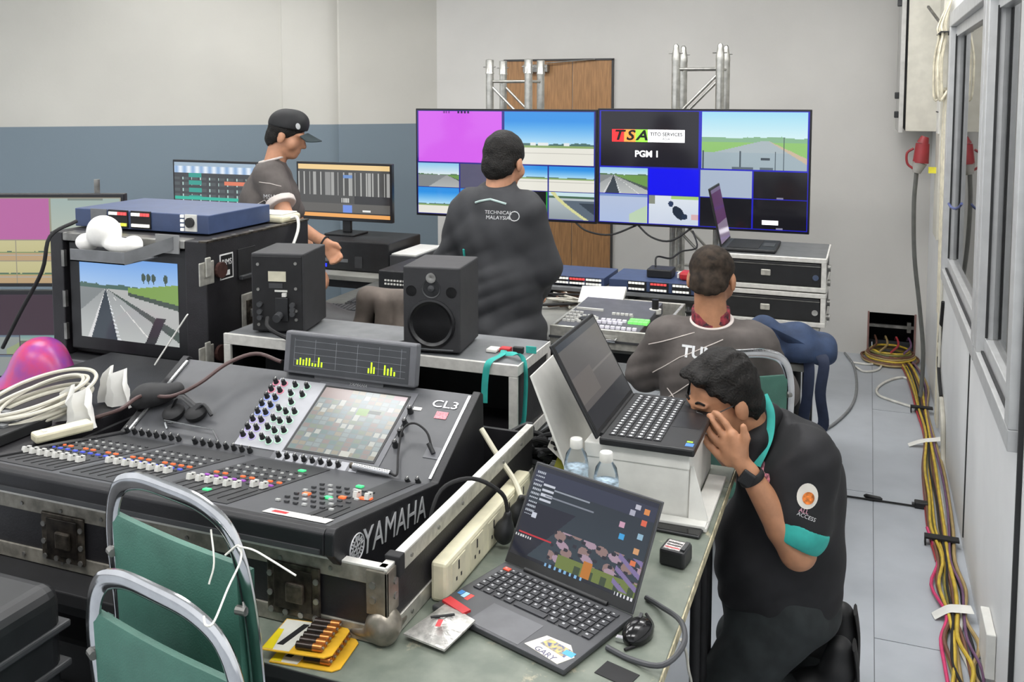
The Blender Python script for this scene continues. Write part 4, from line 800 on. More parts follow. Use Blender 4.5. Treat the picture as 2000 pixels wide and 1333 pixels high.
rv = MB().cyl((0, 0, 0), (0, -.003, 0), .0045, n=8).mesh('rivet', STL); LK = Vector(((KX0+KX1)/2, (KY0+KY1)/2, KZ0))
for x in np.linspace(KX0+.08, KX1-.12, 9):
    for z in (KZ0+.017, KZ1-.017): inst('rivet', rv, t, Vector((x, KY0-.004, z))-LK)
for y in np.linspace(KY0+.1, KY1-.1, 6):
    for z in (KZ0+.017, KZ1-.017): inst('rivet', rv, t, Vector((KX1+.004, y, z))-LK, R=rz_(math.pi/2))
BALL = mat('corner_steel', '857f74', .35, .6, var=.15, scale=30)
blob('ball_corner', [('e', (KX1-.012, KY0+.012, KZ0+.034), (.036, .036, .036)), ('c', (KX1-.012, KY0+.006, KZ0+.016), (KX1-.075, KY0+.004, KZ0+.016), .018, .010), ('c', (KX1-.006, KY0+.012, KZ0+.016), (KX1-.004, KY0+.075, KZ0+.016), .018, .010)], .012, .004, BALL, t)
MB().bb(KX1-.04, KX1+.007, KY0-.007, KY0+.0, KZ0+.06, KZ1-.004).bb(KX1, KX1+.007, KY0-.007, KY0+.04, KZ0+.06, KZ1-.004).build('corner_brace', BALL, t, bev=.002, w=True)
for z in (KZ0+.09, KZ0+.12):
    inst('rivet', rv, t, Vector((KX1-.025, KY0-.007, z))-LK, sc=(1.6, 1, 1.6)); inst('rivet', rv, t, Vector((KX1+.007, KY0+.025, z))-LK, R=rz_(math.pi/2), sc=(1.6, 1, 1.6))
MB().bb(KX1-.02, KX1+.014, KY0+.03, KY0+.055, KZ1-.03, KZ1+.012).build('lid_catch', BLK2, t, bev=.003, w=True)
for px, py in ((575, 1152), (125, 1052)):
    p = Yp(px, py, KY0-.005); lb = MB().bb(p.x-.062, p.x+.062, KY0-.010, KY0-.004, p.z-.055, p.z+.055).build('latch_plate', RUST, t, bev=.008, w=True)
    MB().bb(p.x-.045, p.x+.045, KY0-.0125, KY0-.009, p.z-.04, p.z+.045).build('latch_dish', mat('dark_brown_steel', '2f2a25', .4, .6, var=.3, scale=50), lb, bev=.004, w=True)
    MB().bb(p.x-.012, p.x+.03, KY0-.022, KY0-.012, p.z-.02, p.z+.02).build('latch_wing', RUST, lb, bev=.004, w=True)
    for dx in (-.052, -.018, .018, .052): inst('rivet', rv, lb, Vector((p.x+dx, KY0-.010, p.z-.047))-LK, sc=(1.4, 1, 1.4))
    for dz in (-.012, .028):
        for dx in (-.054, .054): inst('rivet', rv, lb, Vector((p.x+dx, KY0-.010, p.z+dz))-LK, sc=(1.4, 1, 1.4))
# ------------------------------------------------------------------ sound console
QX0, QX1 = -1.915, -.94
A_, B_, C_ = (1.50, .992), (1.96, .897), (2.222, 1.036)
CONB = mat('console_black', '17171a', .5, var=.08, bump=.05, bscale=250); CONG = mat('console_grey', '4b4c4f', .45, var=.04); CONL = mat('console_light_grey', 'a6a7ac', .45, var=.03)
t = thing('sound_console', 'large digital sound console with rows of faders and a touchscreen', 'mixing console', ((QX0+QX1)/2, 1.9, .80)); CN = t
LC = Vector(((QX0+QX1)/2, 1.9, .80))
prof = [(1.508, .94), (1.508, .982), (1.96, .890), (2.222, 1.030), (2.235, 1.018), (2.24, .80), (1.64, .80), (1.592, .84)]
MB().prism(prof, lambda u, v, s: (s, u, v), QX0+.02, QX1-.02).build('body', CONG, t, w=True)
chk = [(1.492, .938), (1.494, .980), (1.502, .989), (1.52, .987), (1.96, .897), (1.972, .904), (2.222, 1.040), (2.240, 1.03), (2.246, .80), (1.635, .795), (1.585, .838)]
for x0, x1 in ((QX0, QX0+.022), (QX1-.022, QX1)): MB().prism(chk, lambda u, v, s: (s, u, v), x0, x1).build('side_cheek', CONB, t, bev=.003, w=True)
MB().prism([(1.492, .935), (1.492, .978), (1.500, .986), (1.522, .982), (1.53, .976), (1.53, .935)], lambda u, v, s: (s, u, v), QX0+.022, QX1-.022).build('armrest', CONB, t, bev=.003, w=True)
MB().bb(QX0+.03, QX1-.03, 1.488, 1.494, .938, .948).build('armrest_line', DGR, t, w=True)
MB().prism([(1.592, .842), (1.51, .936), (1.515, .94), (1.60, .846)], lambda u, v, s: (s, u, v), QX0+.022, QX1-.022).build('under_chin', CONB, t, w=True)
def plane_frame(P, Q):
    d = Vector((0, Q[0]-P[0], Q[1]-P[1])).normalized(); return d, Vector((1, 0, 0)).cross(d)
dS, nS = plane_frame((1.508, .983), (1.96, .891)); dP, nP = plane_frame((1.96, .891), (2.222, 1.031))
oS = Vector((0, 1.508, .983)); oP = Vector((0, 1.96, .891))
RS = rx(math.atan2(dS.z, dS.y)); RP = rx(math.atan2(dP.z, dP.y))
onS = lambda px, py: onplane(px, py, oS, nS); onP = lambda px, py: onplane(px, py, oP, nP)
def lay(a, b, n, f): return [f(a[0]+(b[0]-a[0])*i/(n-1), a[1]+(b[1]-a[1])*i/(n-1)) for i in range(n)]
# fader blocks, slots and caps
cap = MB().box(0, 0, .007, .0098, .022, .010).box(0, .007, .0135, .0098, .006, .004).box(0, -.007, .0135, .0098, .006, .004).mesh('fader_cap', WHT)
capl = MB().box(0, 0, .0125, .0101, .0055, .0015).mesh('fader_line', BLK2); slot = MB().box(0, 0, .0002, .0022, .105, .0012).mesh('fader_slot', BLK2)
def slab(x0, x1, t0, t1, f0, d, n, h, name, m, par=CN, bev=0):
    vs = [f0+Vector((x, 0, 0))+d*s+n*hh for hh in (-.004, h) for x, s in ((x0, t0), (x1, t0), (x1, t1), (x0, t1))]
    return MB().add(vs, [(3, 2, 1, 0), (4, 5, 6, 7), (0, 1, 5, 4), (1, 2, 6, 5), (2, 3, 7, 6), (3, 0, 4, 7)]).build(name, m, par, bev=bev, w=True)
banks = [((43, 886), (164, 902), 8), ((213, 905), (328, 925), 8), ((374, 937), (497, 961), 8), ((697, 973), (719, 977), 2)]
FAD = mat('fader_panel', '2a2b2d', .5, var=.05)
for k, (a, b, n) in enumerate(banks):
    P = lay(a, b, n, onS); xs = [p.x for p in P]; s0 = sum((p-oS).dot(dS) for p in P)/n
    slab(min(xs)-.016, max(xs)+.016, .035, .44, oS, dS, nS, .0006, 'fader_panel', FAD)
    for i, p in enumerate(P):
        x = xs[0]+(xs[-1]-xs[0])*i/(n-1); s = s0
        if k == 2 and i > 5: s = s0+.03
        q = oS+Vector((x, 0, 0))+dS*s
        inst('fader_slot', slot, t, oS+Vector((x, 0, 0))+dS*.11-LC+nS*.001, RS); fc = inst('fader_cap', cap, t, q-LC, RS); inst('fader_line', capl, fc, (0, 0, 0))
# small keys in rows (too small to pick apart: one part for each colour)
EM = lambda n, c, e=.35: mat(n, c, .4, var=0, emit=e)
KEY = {'o': EM('key_orange', 'f06a3a', .55), 'b': EM('key_blue', '4a5ad0', .35), 'v': EM('key_violet', '9a4fb0', .35), 'g': EM('key_green', '48d084', .6), 'k': DGR, 'w': mat('key_pale', 'b9bab8', .5)}
rows = {c: MB() for c in KEY}
def keys(col, x0, x1, n, s, w_=.008, l_=.006, h=.0035, skip=()):
    for i in range(n):
        if i in skip: continue
        x = x0+(x1-x0)*i/(n-1); p = oS+Vector((x, 0, 0))+dS*s+nS*h/2; rows[col].box(p.x, p.y, p.z, w_, l_, h, RS)
for k, (a, b, n) in enumerate(banks[:3]):
    P = lay(a, b, n, onS); x0, x1 = P[0].x, P[-1].x
    for s, c in ((.195, 'k'), (.212, 'b' if k < 2 else 'v'), (.226, 'k'), (.246, 'o'), (.262, 'k'), (.285, 'w'), (.302, 'k'), (.33, 'w'), (.352, 'k')):
        keys(c, x0, x1, n, s, .011 if c in 'bov' else .007, .007 if c in 'bov' else .005, skip=(() if c != 'o' else ((2, 5) if k == 0 else (3,) if k == 1 else (2, 5))))
for x, s, c in ((-1.27, .38, 'g'), (-1.33, .10, 'g'), (-1.08, .33, 'g'), (-1.14, .20, 'o'), (-1.06, .22, 'o'), (-1.085, .20, 'g'), (-1.02, .24, 'o'), (-1.01, .245, 'o')):
    p = oS+Vector((x, 0, 0))+dS*s+nS*.002; rows[c].box(p.x, p.y, p.z, .016, .013, .004, RS)
for r in range(6):
    for c in range(7):
        p = oS+Vector((-1.16+.022*c, 0, 0))+dS*(.12+.035*r)+nS*.002; rows['k' if (r+c) % 3 else 'w'].box(p.x, p.y, p.z, .010, .007, .004, RS)
for c, mb in rows.items():
    if mb.V: o = mb.build('channel_keys', KEY[c], t, w=True); o['kind'] = 'stuff'
MB().prism([(0, 0), (.15, 0), (.15, .032), (0, .032)], lambda u, v, s: tuple(oS+Vector((-1.135+u, 0, 0))+dS*(.028+v)+nS*s), .0006, .0012).build('label_strip', WHT, t, w=True, label='white label strip with red print'); 
slab(-1.12, -1.085, .038, .052, oS, dS, nS, .0016, 'red_print', RED)
# encoder knobs along the break and knobs of the channel section
kn = MB().lathe([(.0075, 0), (.0075, .004), (.0062, .006), (.0058, .016), (.0045, .018), (0, .018)], n=14).mesh('knob', BLK, True); knp = MB().box(0, .004, .0175, .0014, .005, .002).mesh('knob_mark', WHT)
def knob(p, R, s=1): o = inst('knob', kn, t, p-LC, R, (s, s, s)); inst('knob_mark', knp, o, (0, 0, 0))
for a, b in (((248, 846), (349, 861)), ((380, 868), (488, 884)), ((545, 893), (661, 912))):
    P = lay(a, b, 8, onP); x0, x1 = P[0].x, P[-1].x; s0 = max(.008, sum((p-oP).dot(dP) for p in P)/8)
    for i in range(8): knob(oP+Vector((x0+(x1-x0)*i/7, 0, 0))+dP*s0, RP, .95)
for px in (797, 817): knob(onP(px, 944), RP, .95)
c4 = [onP(*q_) for q_ in ((457, 868), (548, 886), (622, 752), (540, 738))]
sx = lambda p: (p-oP).dot(dP)
slab(c4[0].x-.0, c4[1].x, max(.02, sx(c4[0])), sx(c4[3]), oP, dP, nP, .0012, 'channel_panel', CONL)
CR = [(1385, 265), (1445, 275), (1350, 320), (1415, 330), (1318, 375), (1380, 385), (1280, 430), (1345, 440), (1248, 487), (1308, 495), (1212, 545), (1275, 552), (1175, 605), (1240, 612), (1138, 660), (1203, 672), (1530, 290), (1618, 300), (1497, 352), (1583, 362), (1500, 418), (1408, 465), (1460, 490), (1525, 490), (1368, 540), (1415, 560), (1485, 555), (1325, 605), (1375, 632), (1445, 630), (1283, 682), (1330, 708), (1400, 700)]
ringc = [EM('ring_red', 'c8788c', .15), EM('ring_blue', '8a98d8', .15), EM('ring_violet', 'a89ccc', .15), EM('ring_green', 'a8ccb8', .15)]
rings = [MB().lathe([(.0108, 0), (.0108, .0012), (.0078, .0014)], n=16).mesh('lit_ring', m_, True) for m_ in ringc]
for i, (X_, Y_) in enumerate(CR):
    p = onP(180+X_/3.846, 680+Y_/3.846); knob(p+nP*.001, RP, 1.0); inst('lit_ring', rings[0 if i < 4 else 1 if i < 10 else 2 if i < 16 else 3], t, p-LC+nP*.001, RP)
# touchscreen
q4 = [onP(*q_) for q_ in ((568, 882), (738, 900), (792, 776), (628, 758))]
tx0, tx1 = (q4[0].x+q4[3].x)/2, (q4[1].x+q4[2].x)/2; ts0, ts1 = (sx(q4[0])+sx(q4[1]))/2, (sx(q4[2])+sx(q4[3]))/2
slab(tx0-.03, tx1+.022, ts0-.055, ts1+.02, oP, dP, nP, .001, 'screen_surround', mat('console_mid_grey', '616266', .45)); slab(tx0-.006, tx1+.006, ts0-.006, ts1+.006, oP, dP, nP, .0022, 'touchscreen_frame', BLK)
def ui(u, v):
    r = np.floor(v*15); c_ = np.floor(u*12); h_ = np.sin(r*12.9+c_*78.2)*43758.5; h_ = h_-np.floor(h_)
    pal = np.array([C3(x) for x in ('7c9a96', '8aa0a6', 'a39088', '8f9f86', '9fb0b0', 'b0a58c', '76878c')]); c = pal[(h_*6.99).astype(int)]
    c[(np.mod(u*12, 1) < .08) | (np.mod(v*15, 1) < .12)] = C3('8d9794'); w_ = (h_ > .86) & (np.mod(u*12, 1) > .3); c[w_] = C3('d8dcd0')
    c[(v > .93) & (u > .85)] = C3('b88a94'); c[(u > .52) & (v > .62) & (v < .74) & (u < .66)] = C3('86b84a'); c[(u > .66) & (u < .8) & (v > .66) & (v < .72)] = C3('2f4038'); c[(v > .82) & (u < .35)] = C3('a88c84'); c[(abs(u-.66) < .05) & (v < .08)] = C3('f0f0e0'); return c*.72+.24
picture('touchscreen', attr_mat('touch_glow', .72, .18), t, oP+Vector((tx0, 0, 0))+dP*ts0+nP*.0026, (tx1-tx0, 0, 0), dP*(ts1-ts0), 84, 75, ui)
for i in range(8):
    x = tx0-.018+(tx1-tx0)*(i+.5)/8.2; slab(x-.011, x+.011, ts0-.042, ts0-.014, oP, dP, nP, .0016, 'soft_key_plate', CONL)
for X_, Y_ in ((802, 806), (792, 830), (783, 850), (773, 872)): knob(onP(X_, Y_), RP, 1.1)
slab(onP(815, 800).x-.012, onP(815, 800).x+.012, sx(onP(805, 800))-.001, sx(onP(805, 797))+.004, oP, dP, nP, .001, 'name_plate', WHT)
text('CL3', .035, mat('silver_print', 'c9cacb', .3, .6), t, frame(onP(870, 792)+nP*.001, (1, 0, 0), dP), 'model_lettering', .0003, sx=1.3)
slab(onP(862, 812).x-.017, onP(862, 812).x+.017, sx(onP(862, 812))-.012, sx(onP(862, 812))+.012, oP, dP, nP, .0008, 'round_sticker', mat('pink_sticker', 'c77f88', .5, var=.15, scale=200))
slab(onP(845, 885).x-.02, onP(845, 885).x+.02, sx(onP(845, 885))-.018, sx(onP(845, 885))+.018, oP, dP, nP, .0008, 'port_plate', mat('console_mid_grey', '616266'))
text('YAMAHA', .014, mat('silver_print', 'c9cacb'), t, frame(onP(700, 754)+nP*.0018, (1, 0, 0), dP), 'brand_lettering', .0002)
for x in (QX0+.026, QX1-.026):
    p0, p1 = oP+Vector((x, 0, 0))+nP*.004+dP*.01, oP+Vector((x, 0, 0))+nP*.004+dP*.285; MB().bar(p0, p1, .008, .006, up=tuple(nP)).build('edge_trim', mat('silver_trim', 'c8c9ca', .25, .8, var=.03), t, bev=.001, w=True)
# name on the side
M = frame((QX1+.0012, 1.80, .888), (0, .962, -.18), (0, 0.18, .962))
LOGO = mat('logo_silver', 'c4c5c7', .4, .2, var=.02)
text('YAMAHA', .078, LOGO, t, frame((QX1+.0012, 1.745, .890), (0, .988, -.155), (0, .155, .988)), 'brand_lettering', .0006, sx=.92)
lc = Vector((QX1+.0012, 1.578, .917)); Rl = ry(math.pi/2)
MB().tube([lc+Vector((0, .0275*math.cos(i*math.pi/16), .0275*math.sin(i*math.pi/16))) for i in range(32)], .0016, n=6, closed=True, smooth=False).build('logo_ring', LOGO, t, w=True)
for k in range(3):
    a = k*math.pi/3+.4; d = Vector((0, math.cos(a), math.sin(a)))*.023; MB().bar(lc-d, lc+d, .0035, .0012, up=(1, 0, 0)).build('logo_fork', LOGO, t, w=True)
    for s_ in (1, -1):
        dd = Vector((0, math.cos(a), math.sin(a)))*s_; n2 = Vector((0, -dd.z, dd.y)); MB().bar(lc+dd*.014+n2*.006, lc+dd*.024+n2*.006, .003, .0012, up=(1, 0, 0)).bar(lc+dd*.014-n2*.006, lc+dd*.024-n2*.006, .003, .0012, up=(1, 0, 0)).bar(lc+dd*.014-n2*.007, lc+dd*.014+n2*.007, .003, .0012, up=(1, 0, 0)).build('logo_fork_tip', LOGO, t, w=True)
# meter bridge
g0, g1 = -1.545, -1.125; e0_ = Vector((g0, 2.20, 1.04)); up_ = Vector((0, .16, .987)); fw = Vector((1, 0, 0)).cross(up_)
def gslab(x0, x1, a, b, h0, h1, name, m, bev=0):
    vs = [Vector((x, 0, 0))+Vector((0, 2.2, 1.035))+up_*s+fw*h for h in (h0, h1) for x, s in ((x0, a), (x1, a), (x1, b), (x0, b))]
    return MB().add(vs, [(3, 2, 1, 0), (4, 5, 6, 7), (0, 1, 5, 4), (1, 2, 6, 5), (2, 3, 7, 6), (3, 0, 4, 7)]).build(name, m, t, bev=bev, w=True)
gslab(g0, g1, .0, .118, -.03, 0, 'meter_bridge', mat('console_mid_grey', '616266'), .006); gslab(g0+.02, g1-.02, .008, .108, 0, .0012, 'meter_window', mat('meter_glass', '35373a', .25, var=.05))
gslab(g0+.1, g1-.1, -.05, .0, -.04, -.01, 'meter_bracket', CONG)
YG = EM('meter_lime', 'b6e022', .9); GL = mat('meter_print', '8d9196', .5)
rr = random.Random(3)
for x in list(np.linspace(g0+.045, g0+.125, 9))+list(np.linspace(g0+.275, g0+.292, 3))+list(np.linspace(g0+.325, g0+.355, 4)):
    gslab(x, x+.0045, .026, .026+rr.uniform(.008, .03), .0012, .002, 'meter_bar', YG)
for i in range(6): gslab(g0+.035+.068*i, g0+.0358+.068*i, .022, .1, .0012, .0016, 'meter_scale', GL)
for i in range(5): gslab(g0+.035, g1-.03, .022+.018*i, .0226+.018*i, .0012, .0015, 'meter_scale', GL)
# ================================================================== things on the front table
# --- front laptop
LT = thing('grey_laptop', 'open dark grey laptop with stickers on the front corner of the table', 'laptop', (-.617, 1.722, TT), -.33)
LW, LD, LH = .34, .236, .015
LBODY = mat('laptop_graphite', '4c4d50', .4, .3, var=.03); LKEY = mat('laptop_key', '35363a', .5)
MB().bb(-LW/2, LW/2, -LD/2, LD/2, .003, LH).build('base', LBODY, LT, bev=.003)
for x in (-.13, .13):
    for y in (-.09, .09): MB().bb(x-.015, x+.015, y-.005, y+.005, 0, .003).build('foot', RUB, LT)
key = MB().box(0, 0, .0012, .0165, .0150, .0024).mesh('key', LKEY); keyr = MB().box(0, 0, .0012, .0165, .0150, .0024).mesh('key', EM('key_red_lit', 'd8503a', .25)); lg = MB().box(0, 0, .0026, .005, .0045, .0003).mesh('key_legend', mat('legend', 'b8b9bc', .5))
MB().bb(-.150, .150, -.012, .1, LH, LH+.0004).build('key_deck', mat('key_deck', '2a2b2e', .5), LT)
for r in range(6):
    n = (15, 15, 14, 14, 13, 11)[r]; y = .091-r*.0188
    for c_ in range(n):
        if r == 5 and 3 < c_ < 7: continue
        x = -.142+c_*.284/(n-1); k = inst('key', keyr if (r == 0 and c_ == 0) else key, LT, (x, y, LH+.0004), sc=(1.0 if n > 13 else 1.1, .72 if r == 0 else 1.05, 1)); inst('key_legend', lg, k, (-.003, .002, 0))
inst('key', key, LT, (-.142+5*.0284, .091-5*.0188, LH+.0004), sc=(4.7, 1.05, 1))
MB().bb(-.075, .055, -.112, -.03, LH, LH+.0004).build('touchpad', mat('touchpad_grey', '55565a', .35), LT)
def pol(pts, z0, z1): return MB().prism(pts, lambda u, v, s: (u, v, s), z0, z1)
stk = pol([(.062, -.100), (.150, -.112), (.163, -.075), (.135, -.048), (.080, -.052)], LH, LH+.0006).build('round_sticker', mat('sticker_cream', 'd9d3c4', .45, var=.04), LT, label='pale sticker with a blue and yellow team print')
pol([(.085, -.080), (.148, -.088), (.150, -.062), (.092, -.056)], LH+.0006, LH+.0010).build('sticker_print', mat('sticker_blue', '3d4f86', .45, var=.6, scale=120, c2='d8c36a'), stk)
MB().bb(.137, .16, -.08, -.065, LH+.0006, LH+.0011).build('sticker_flash', EM('sticker_sky', '4a9fd8', .05), stk)
text('GARY', .02, mat('sticker_ink', '5a5a7a', .5), LT, ROOT[LT] @ frame((.112, -.1, LH+.0008), (1, -.15, 0), (0, 1, 0)), 'sticker_lettering', .0002)
for i, c in enumerate(('3f86c8', '9cc7ea', 'c8403c')): MB().bb(-.162+.013*i, -.151+.013*i, -.05-.004*i, -.035, LH, LH+.0004).build('spec_sticker', mat('spec_sticker_%d' % i, c, .4), LT)
ang = math.radians(31); lid = .228; hy = LD/2-.004; dl_ = Vector((0, math.sin(ang), math.cos(ang))); nl_ = Vector((0, -math.cos(ang), math.sin(ang)))
def lidslab(x0, x1, a, b, h0, h1, name, m, bev=0):
    o = Vector((0, hy, LH+.002)); vs = [o+Vector((x, 0, 0))+dl_*s+nl_*h for h in (h0, h1) for x, s in ((x0, a), (x1, a), (x1, b), (x0, b))]
    return MB().add(vs, [(3, 2, 1, 0), (4, 5, 6, 7), (0, 1, 5, 4), (1, 2, 6, 5), (2, 3, 7, 6), (3, 0, 4, 7)]).build(name, m, LT, bev=bev)
lidslab(-LW/2, LW/2, 0, lid, -.005, 0, 'lid', LBODY, .002); lidslab(-LW/2+.003, LW/2-.003, .002, lid-.003, 0, .0008, 'lid_bezel', BLK)
MB().cyl((-.11, hy, LH+.002), (.11, hy, LH+.002), .006, n=10).build('hinge', BLK, LT, smooth=True)
def desk(u, v):
    c = mixc(C3('35414a'), C3('2a3038'), v); c[(u < .35-.5*(.45-v)) & (v < .6)] = C3('20222e'); c[(v > .80)] = C3('34384a'); c[(v > .95)] = C3('2a2d3a')
    b = (v < .40) & (u > .30); c[b & (np.sin(u*37+v*21)+np.sin(u*19-v*33) > .55)] = C3('8d7470'); c[b & (np.sin(u*31+2)+np.sin(v*40+u*9) > .9)] = C3('a58d9c'); c[b & (np.sin(u*53+1)*np.sin(v*47) > .6)] = C3('2c2a33')
    c[(v < .17) & (u > .38)] = C3('6d7a3e'); c[(v < .12) & (u > .5) & (np.sin(u*60) > .2)] = C3('3d4a34'); c[(u > .82) & (v > .05) & (v < .4) & (np.sin(u*40+v*50) > .3)] = C3('7d6f9a'); c[(abs(u-.62) < .035) & (v < .2)] = C3('b8742c')
    c[(u < .30) & (u > .02) & (v > .24) & (v < .255)] = C3('c03038'); c[(u < .14) & (v > .20) & (v < .225) & (np.sin(u*300) > -.3)] = C3('d0d0d0')
    t = (u > .015) & (u < .09) & (v > .45) & (v < .95); c[t & (np.sin(v*130) > .2) & (np.sin(u*420+np.floor(v*20)*2) > -.5)] = C3('b9bfc8'); t = (u > .1) & (u < .2) & (v > .62) & (v < .86); c[t & (np.sin(v*110) > .1)] = C3('c6cad4'); c[(u > .14) & (u < .55) & (abs(v-.70) < .008)] = C3('7d828c'); c[(u > .2) & (u < .5) & (abs(v-.78) < .008)] = C3('9298a2')
    for x, y, k in ((.93, .88, 'd8894a'), (.93, .76, 'd8644a'), (.93, .62, '8fb3c8'), (.93, .47, 'd09a6a'), (.93, .35, 'd8754a'), (.83, .83, 'a8a8b8'), (.78, .68, 'c89ab0'), (.80, .56, '3f9fd8'), (.10, .46, 'c8ccd8'), (.86, .9, 'b8b8c4')): c[(abs(u-x) < .018) & (abs(v-y) < .028)] = C3(k)
    c[v < .035] = C3('22242c'); c[(v < .035) & (u > .3) & (u < .62) & (np.sin(u*150) > .2)] = C3('7fb0d8'); c[(v < .03) & (u > .86) & (np.sin(u*250) > 0)] = C3('d8d8dc')
    return c
scr_o = ROOT[LT] @ (Vector((-LW/2+.007, hy, LH+.002))+dl_*.022+nl_*.0012); R3 = ROOT[LT].to_3x3()
picture('screen', SCR, LT, scr_o, R3 @ Vector((LW-.014, 0, 0)), R3 @ (dl_*(lid-.029)), 200, 120, desk)
# --- power strip standing on edge against the case, with plugs
PS = thing('power_strip', 'cream multi socket power strip standing on edge beside the console case', 'power strip', (-.822, 1.96, TT))
MB().bb(-.836, -.798, 1.70, 2.22, TT+.001, TT+.088).build('body', CRM, PS, bev=.008, w=True)
for i in range(5):
    y = 1.76+.1*i; so = MB().bb(-.799, -.7965, y-.035, y+.035, TT+.012, TT+.076).build('socket', mat('socket_cream', 'cfc9ae', .5), PS, bev=.002, w=True)
    for dy, dz_, hh in ((0, .016, .010), (-.012, -.010, .004), (.012, -.010, .004)): MB().bb(-.797, -.796, y+dy-.003, y+dy+.003, TT+.044+dz_-hh, TT+.044+dz_+hh).build('pin_hole', BLK2, so, w=True)
for y, nm in ((1.97, 'nearer'), (2.06, 'farther')):
    pg = thing('mains_plug', 'black three pin plug in the power strip, the %s of two' % nm, 'plug', (-.77, y, TT+.045)); blob('plug_body', [('e', (-.775, y, TT+.04), (.024, .024, .03)), ('c', (-.77, y, TT+.05), (-.765, y, TT+.085), .014, .010)], .015, .004, BLK, pg)
solo(MB().tube([(-.765, 1.97, TT+.085), (-.775, 1.955, TT+.14), (-.83, 1.91, TT+.185), (-.885, 1.86, TT+.17), (-.89, 1.81, TT+.10), (-.85, 1.80, TT+.07)], .005), 'plug_cable', RUB, 'black cable looping from the plug back over the case rail', 'cable', (-.765, 1.97, TT+.085), smooth=True)
solo(MB().tube([(-.765, 2.06, TT+.085), (-.74, 2.03, TT+.10), (-.70, 1.96, TT+.08), (-.665, 1.92, TT+.03), (-.62, 1.95, TT+.012)], .005), 'plug_cable', RUB, 'black cable running from the farther plug behind the laptop', 'cable', (-.765, 2.06, TT+.085), smooth=True)
# --- battery blister packs
def blister(label, x, y, z, rz, tilt):
    t = thing('battery_pack', label, 'batteries', (x, y, z), group='battery blister packs', R=rz_(rz) @ rx(tilt))
    pol([(-.068, -.05), (.060, -.05), (.072, -.038), (.072, .045), (.06, .058), (-.068, .058)], .0, .0022).build('backing_card', mat('card_yellow', 'd6a62c', .5, var=.06), t)
    pol([(-.066, -.047), (-.012, -.047), (-.004, .055), (-.066, .055)], .0022, .0028).build('card_print', mat('card_pale', 'c9c8bf', .5, var=.05), t); pol([(-.066, -.047), (-.045, -.047), (-.055, .02), (-.066, .02)], .0028, .0033).build('card_print', mat('card_bright_yellow', 'd8c41c', .5), t)
    pol([(-.045, -.03), (-.032, -.03), (-.012, .045), (-.025, .045)], .0028, .0034).build('card_stripe', BLK2, t)
    for i in range(6):
        yy = -.034+i*.0165; b = MB().cyl((-.002, yy, .0100), (.05, yy, .0100), .0072, n=12).build('battery', mat('battery_black', '2a211d', .3, .4, var=.2), t, smooth=True); MB().cyl((.032, yy, .0100), (.0505, yy, .0100), .0074, n=12).build('battery_band', mat('battery_copper', 'b5713a', .3, .7), b, smooth=True)
        MB().cyl((.05, yy, .01), (.0535, yy, .01), .003, n=8).build('battery_tip', STL, b)
    return t
blister('yellow battery blister pack, the lower one, at the table corner', -.965, 1.458, TT+.001, .12, 0); blister('yellow battery blister pack lying on top of the other pack', -.985, 1.460, TT+.020, .14, -.02)
# --- silver packet
t = thing('foil_packet', 'silver white foil packet with a red mark leaning on the laptop corner', 'packet', (-.79, 1.63, TT))
FOIL = mat('foil_white', 'b9b7b2', .3, .35, var=.12, scale=60, bump=.3, bscale=60)
pk = [Zp(788, 1238, TT+.015), Zp(868, 1270, TT+.012), Zp(928, 1212, TT+.024), Zp(872, 1178, TT+.022)]
gv = []; N_ = 10
for j in range(N_+1):
    for i in range(N_+1):
        p = mid(mid(pk[0], pk[1], i/N_), mid(pk[3], pk[2], i/N_), j/N_); e = math.sin(math.pi*i/N_)*math.sin(math.pi*j/N_)
        gv.append(p+Vector((0, 0, .018*e+.003*math.sin(i*2.1+j*1.3)*e)))
gv += [v-Vector((0, 0, .004+.022*math.sin(math.pi*(k % (N_+1))/N_)*math.sin(math.pi*(k//(N_+1))/N_))) for k, v in enumerate(gv)]
n1_ = (N_+1)**2; fs = [(j*(N_+1)+i, j*(N_+1)+i+1, (j+1)*(N_+1)+i+1, (j+1)*(N_+1)+i) for j in range(N_) for i in range(N_)]
fs += [tuple(n1_+k for k in reversed(f_)) for f_ in fs[:N_*N_]]
bd = [i for i in range(N_+1)]+[j*(N_+1)+N_ for j in range(1, N_+1)]+[N_*(N_+1)+i for i in range(N_-1, -1, -1)]+[j*(N_+1) for j in range(N_-1, 0, -1)]
fs += [(bd[k], bd[(k+1) % len(bd)], n1_+bd[(k+1) % len(bd)], n1_+bd[k]) for k in range(len(bd))]
MB().add(gv, fs).build('pouch', FOIL, t, smooth=True, w=True)
pc = mid(mid(pk[0], pk[1], .62), mid(pk[3], pk[2], .62), .30); MB().add([pc+Vector(v) for v in ((-.004, -.012, .022), (.006, -.010, .022), (.004, .010, .025), (-.006, .008, .025))], [(0, 1, 2, 3)]).build('red_mark', RED, t, w=True)
pc = mid(mid(pk[0], pk[1], .5), mid(pk[3], pk[2], .5), .5)+Vector((0, 0, .0205)); MB().bar(pc-Vector((.02, .012, 0)), pc+Vector((.02, .014, 0)), .006, .002).build('print_mark', BLK2, t, w=True)
MB().add([pk[3]+Vector(v) for v in ((-.01, 0, .004), (.05, -.03, .004), (.06, -.012, .004), (.0, .02, .004), (-.01, 0, -.001), (.05, -.03, -.001), (.06, -.012, -.001), (.0, .02, -.001))], [(0, 1, 2, 3), (7, 6, 5, 4), (0, 1, 5, 4), (1, 2, 6, 5), (2, 3, 7, 6), (3, 0, 4, 7)]).build('red_flap', RED, t, w=True)
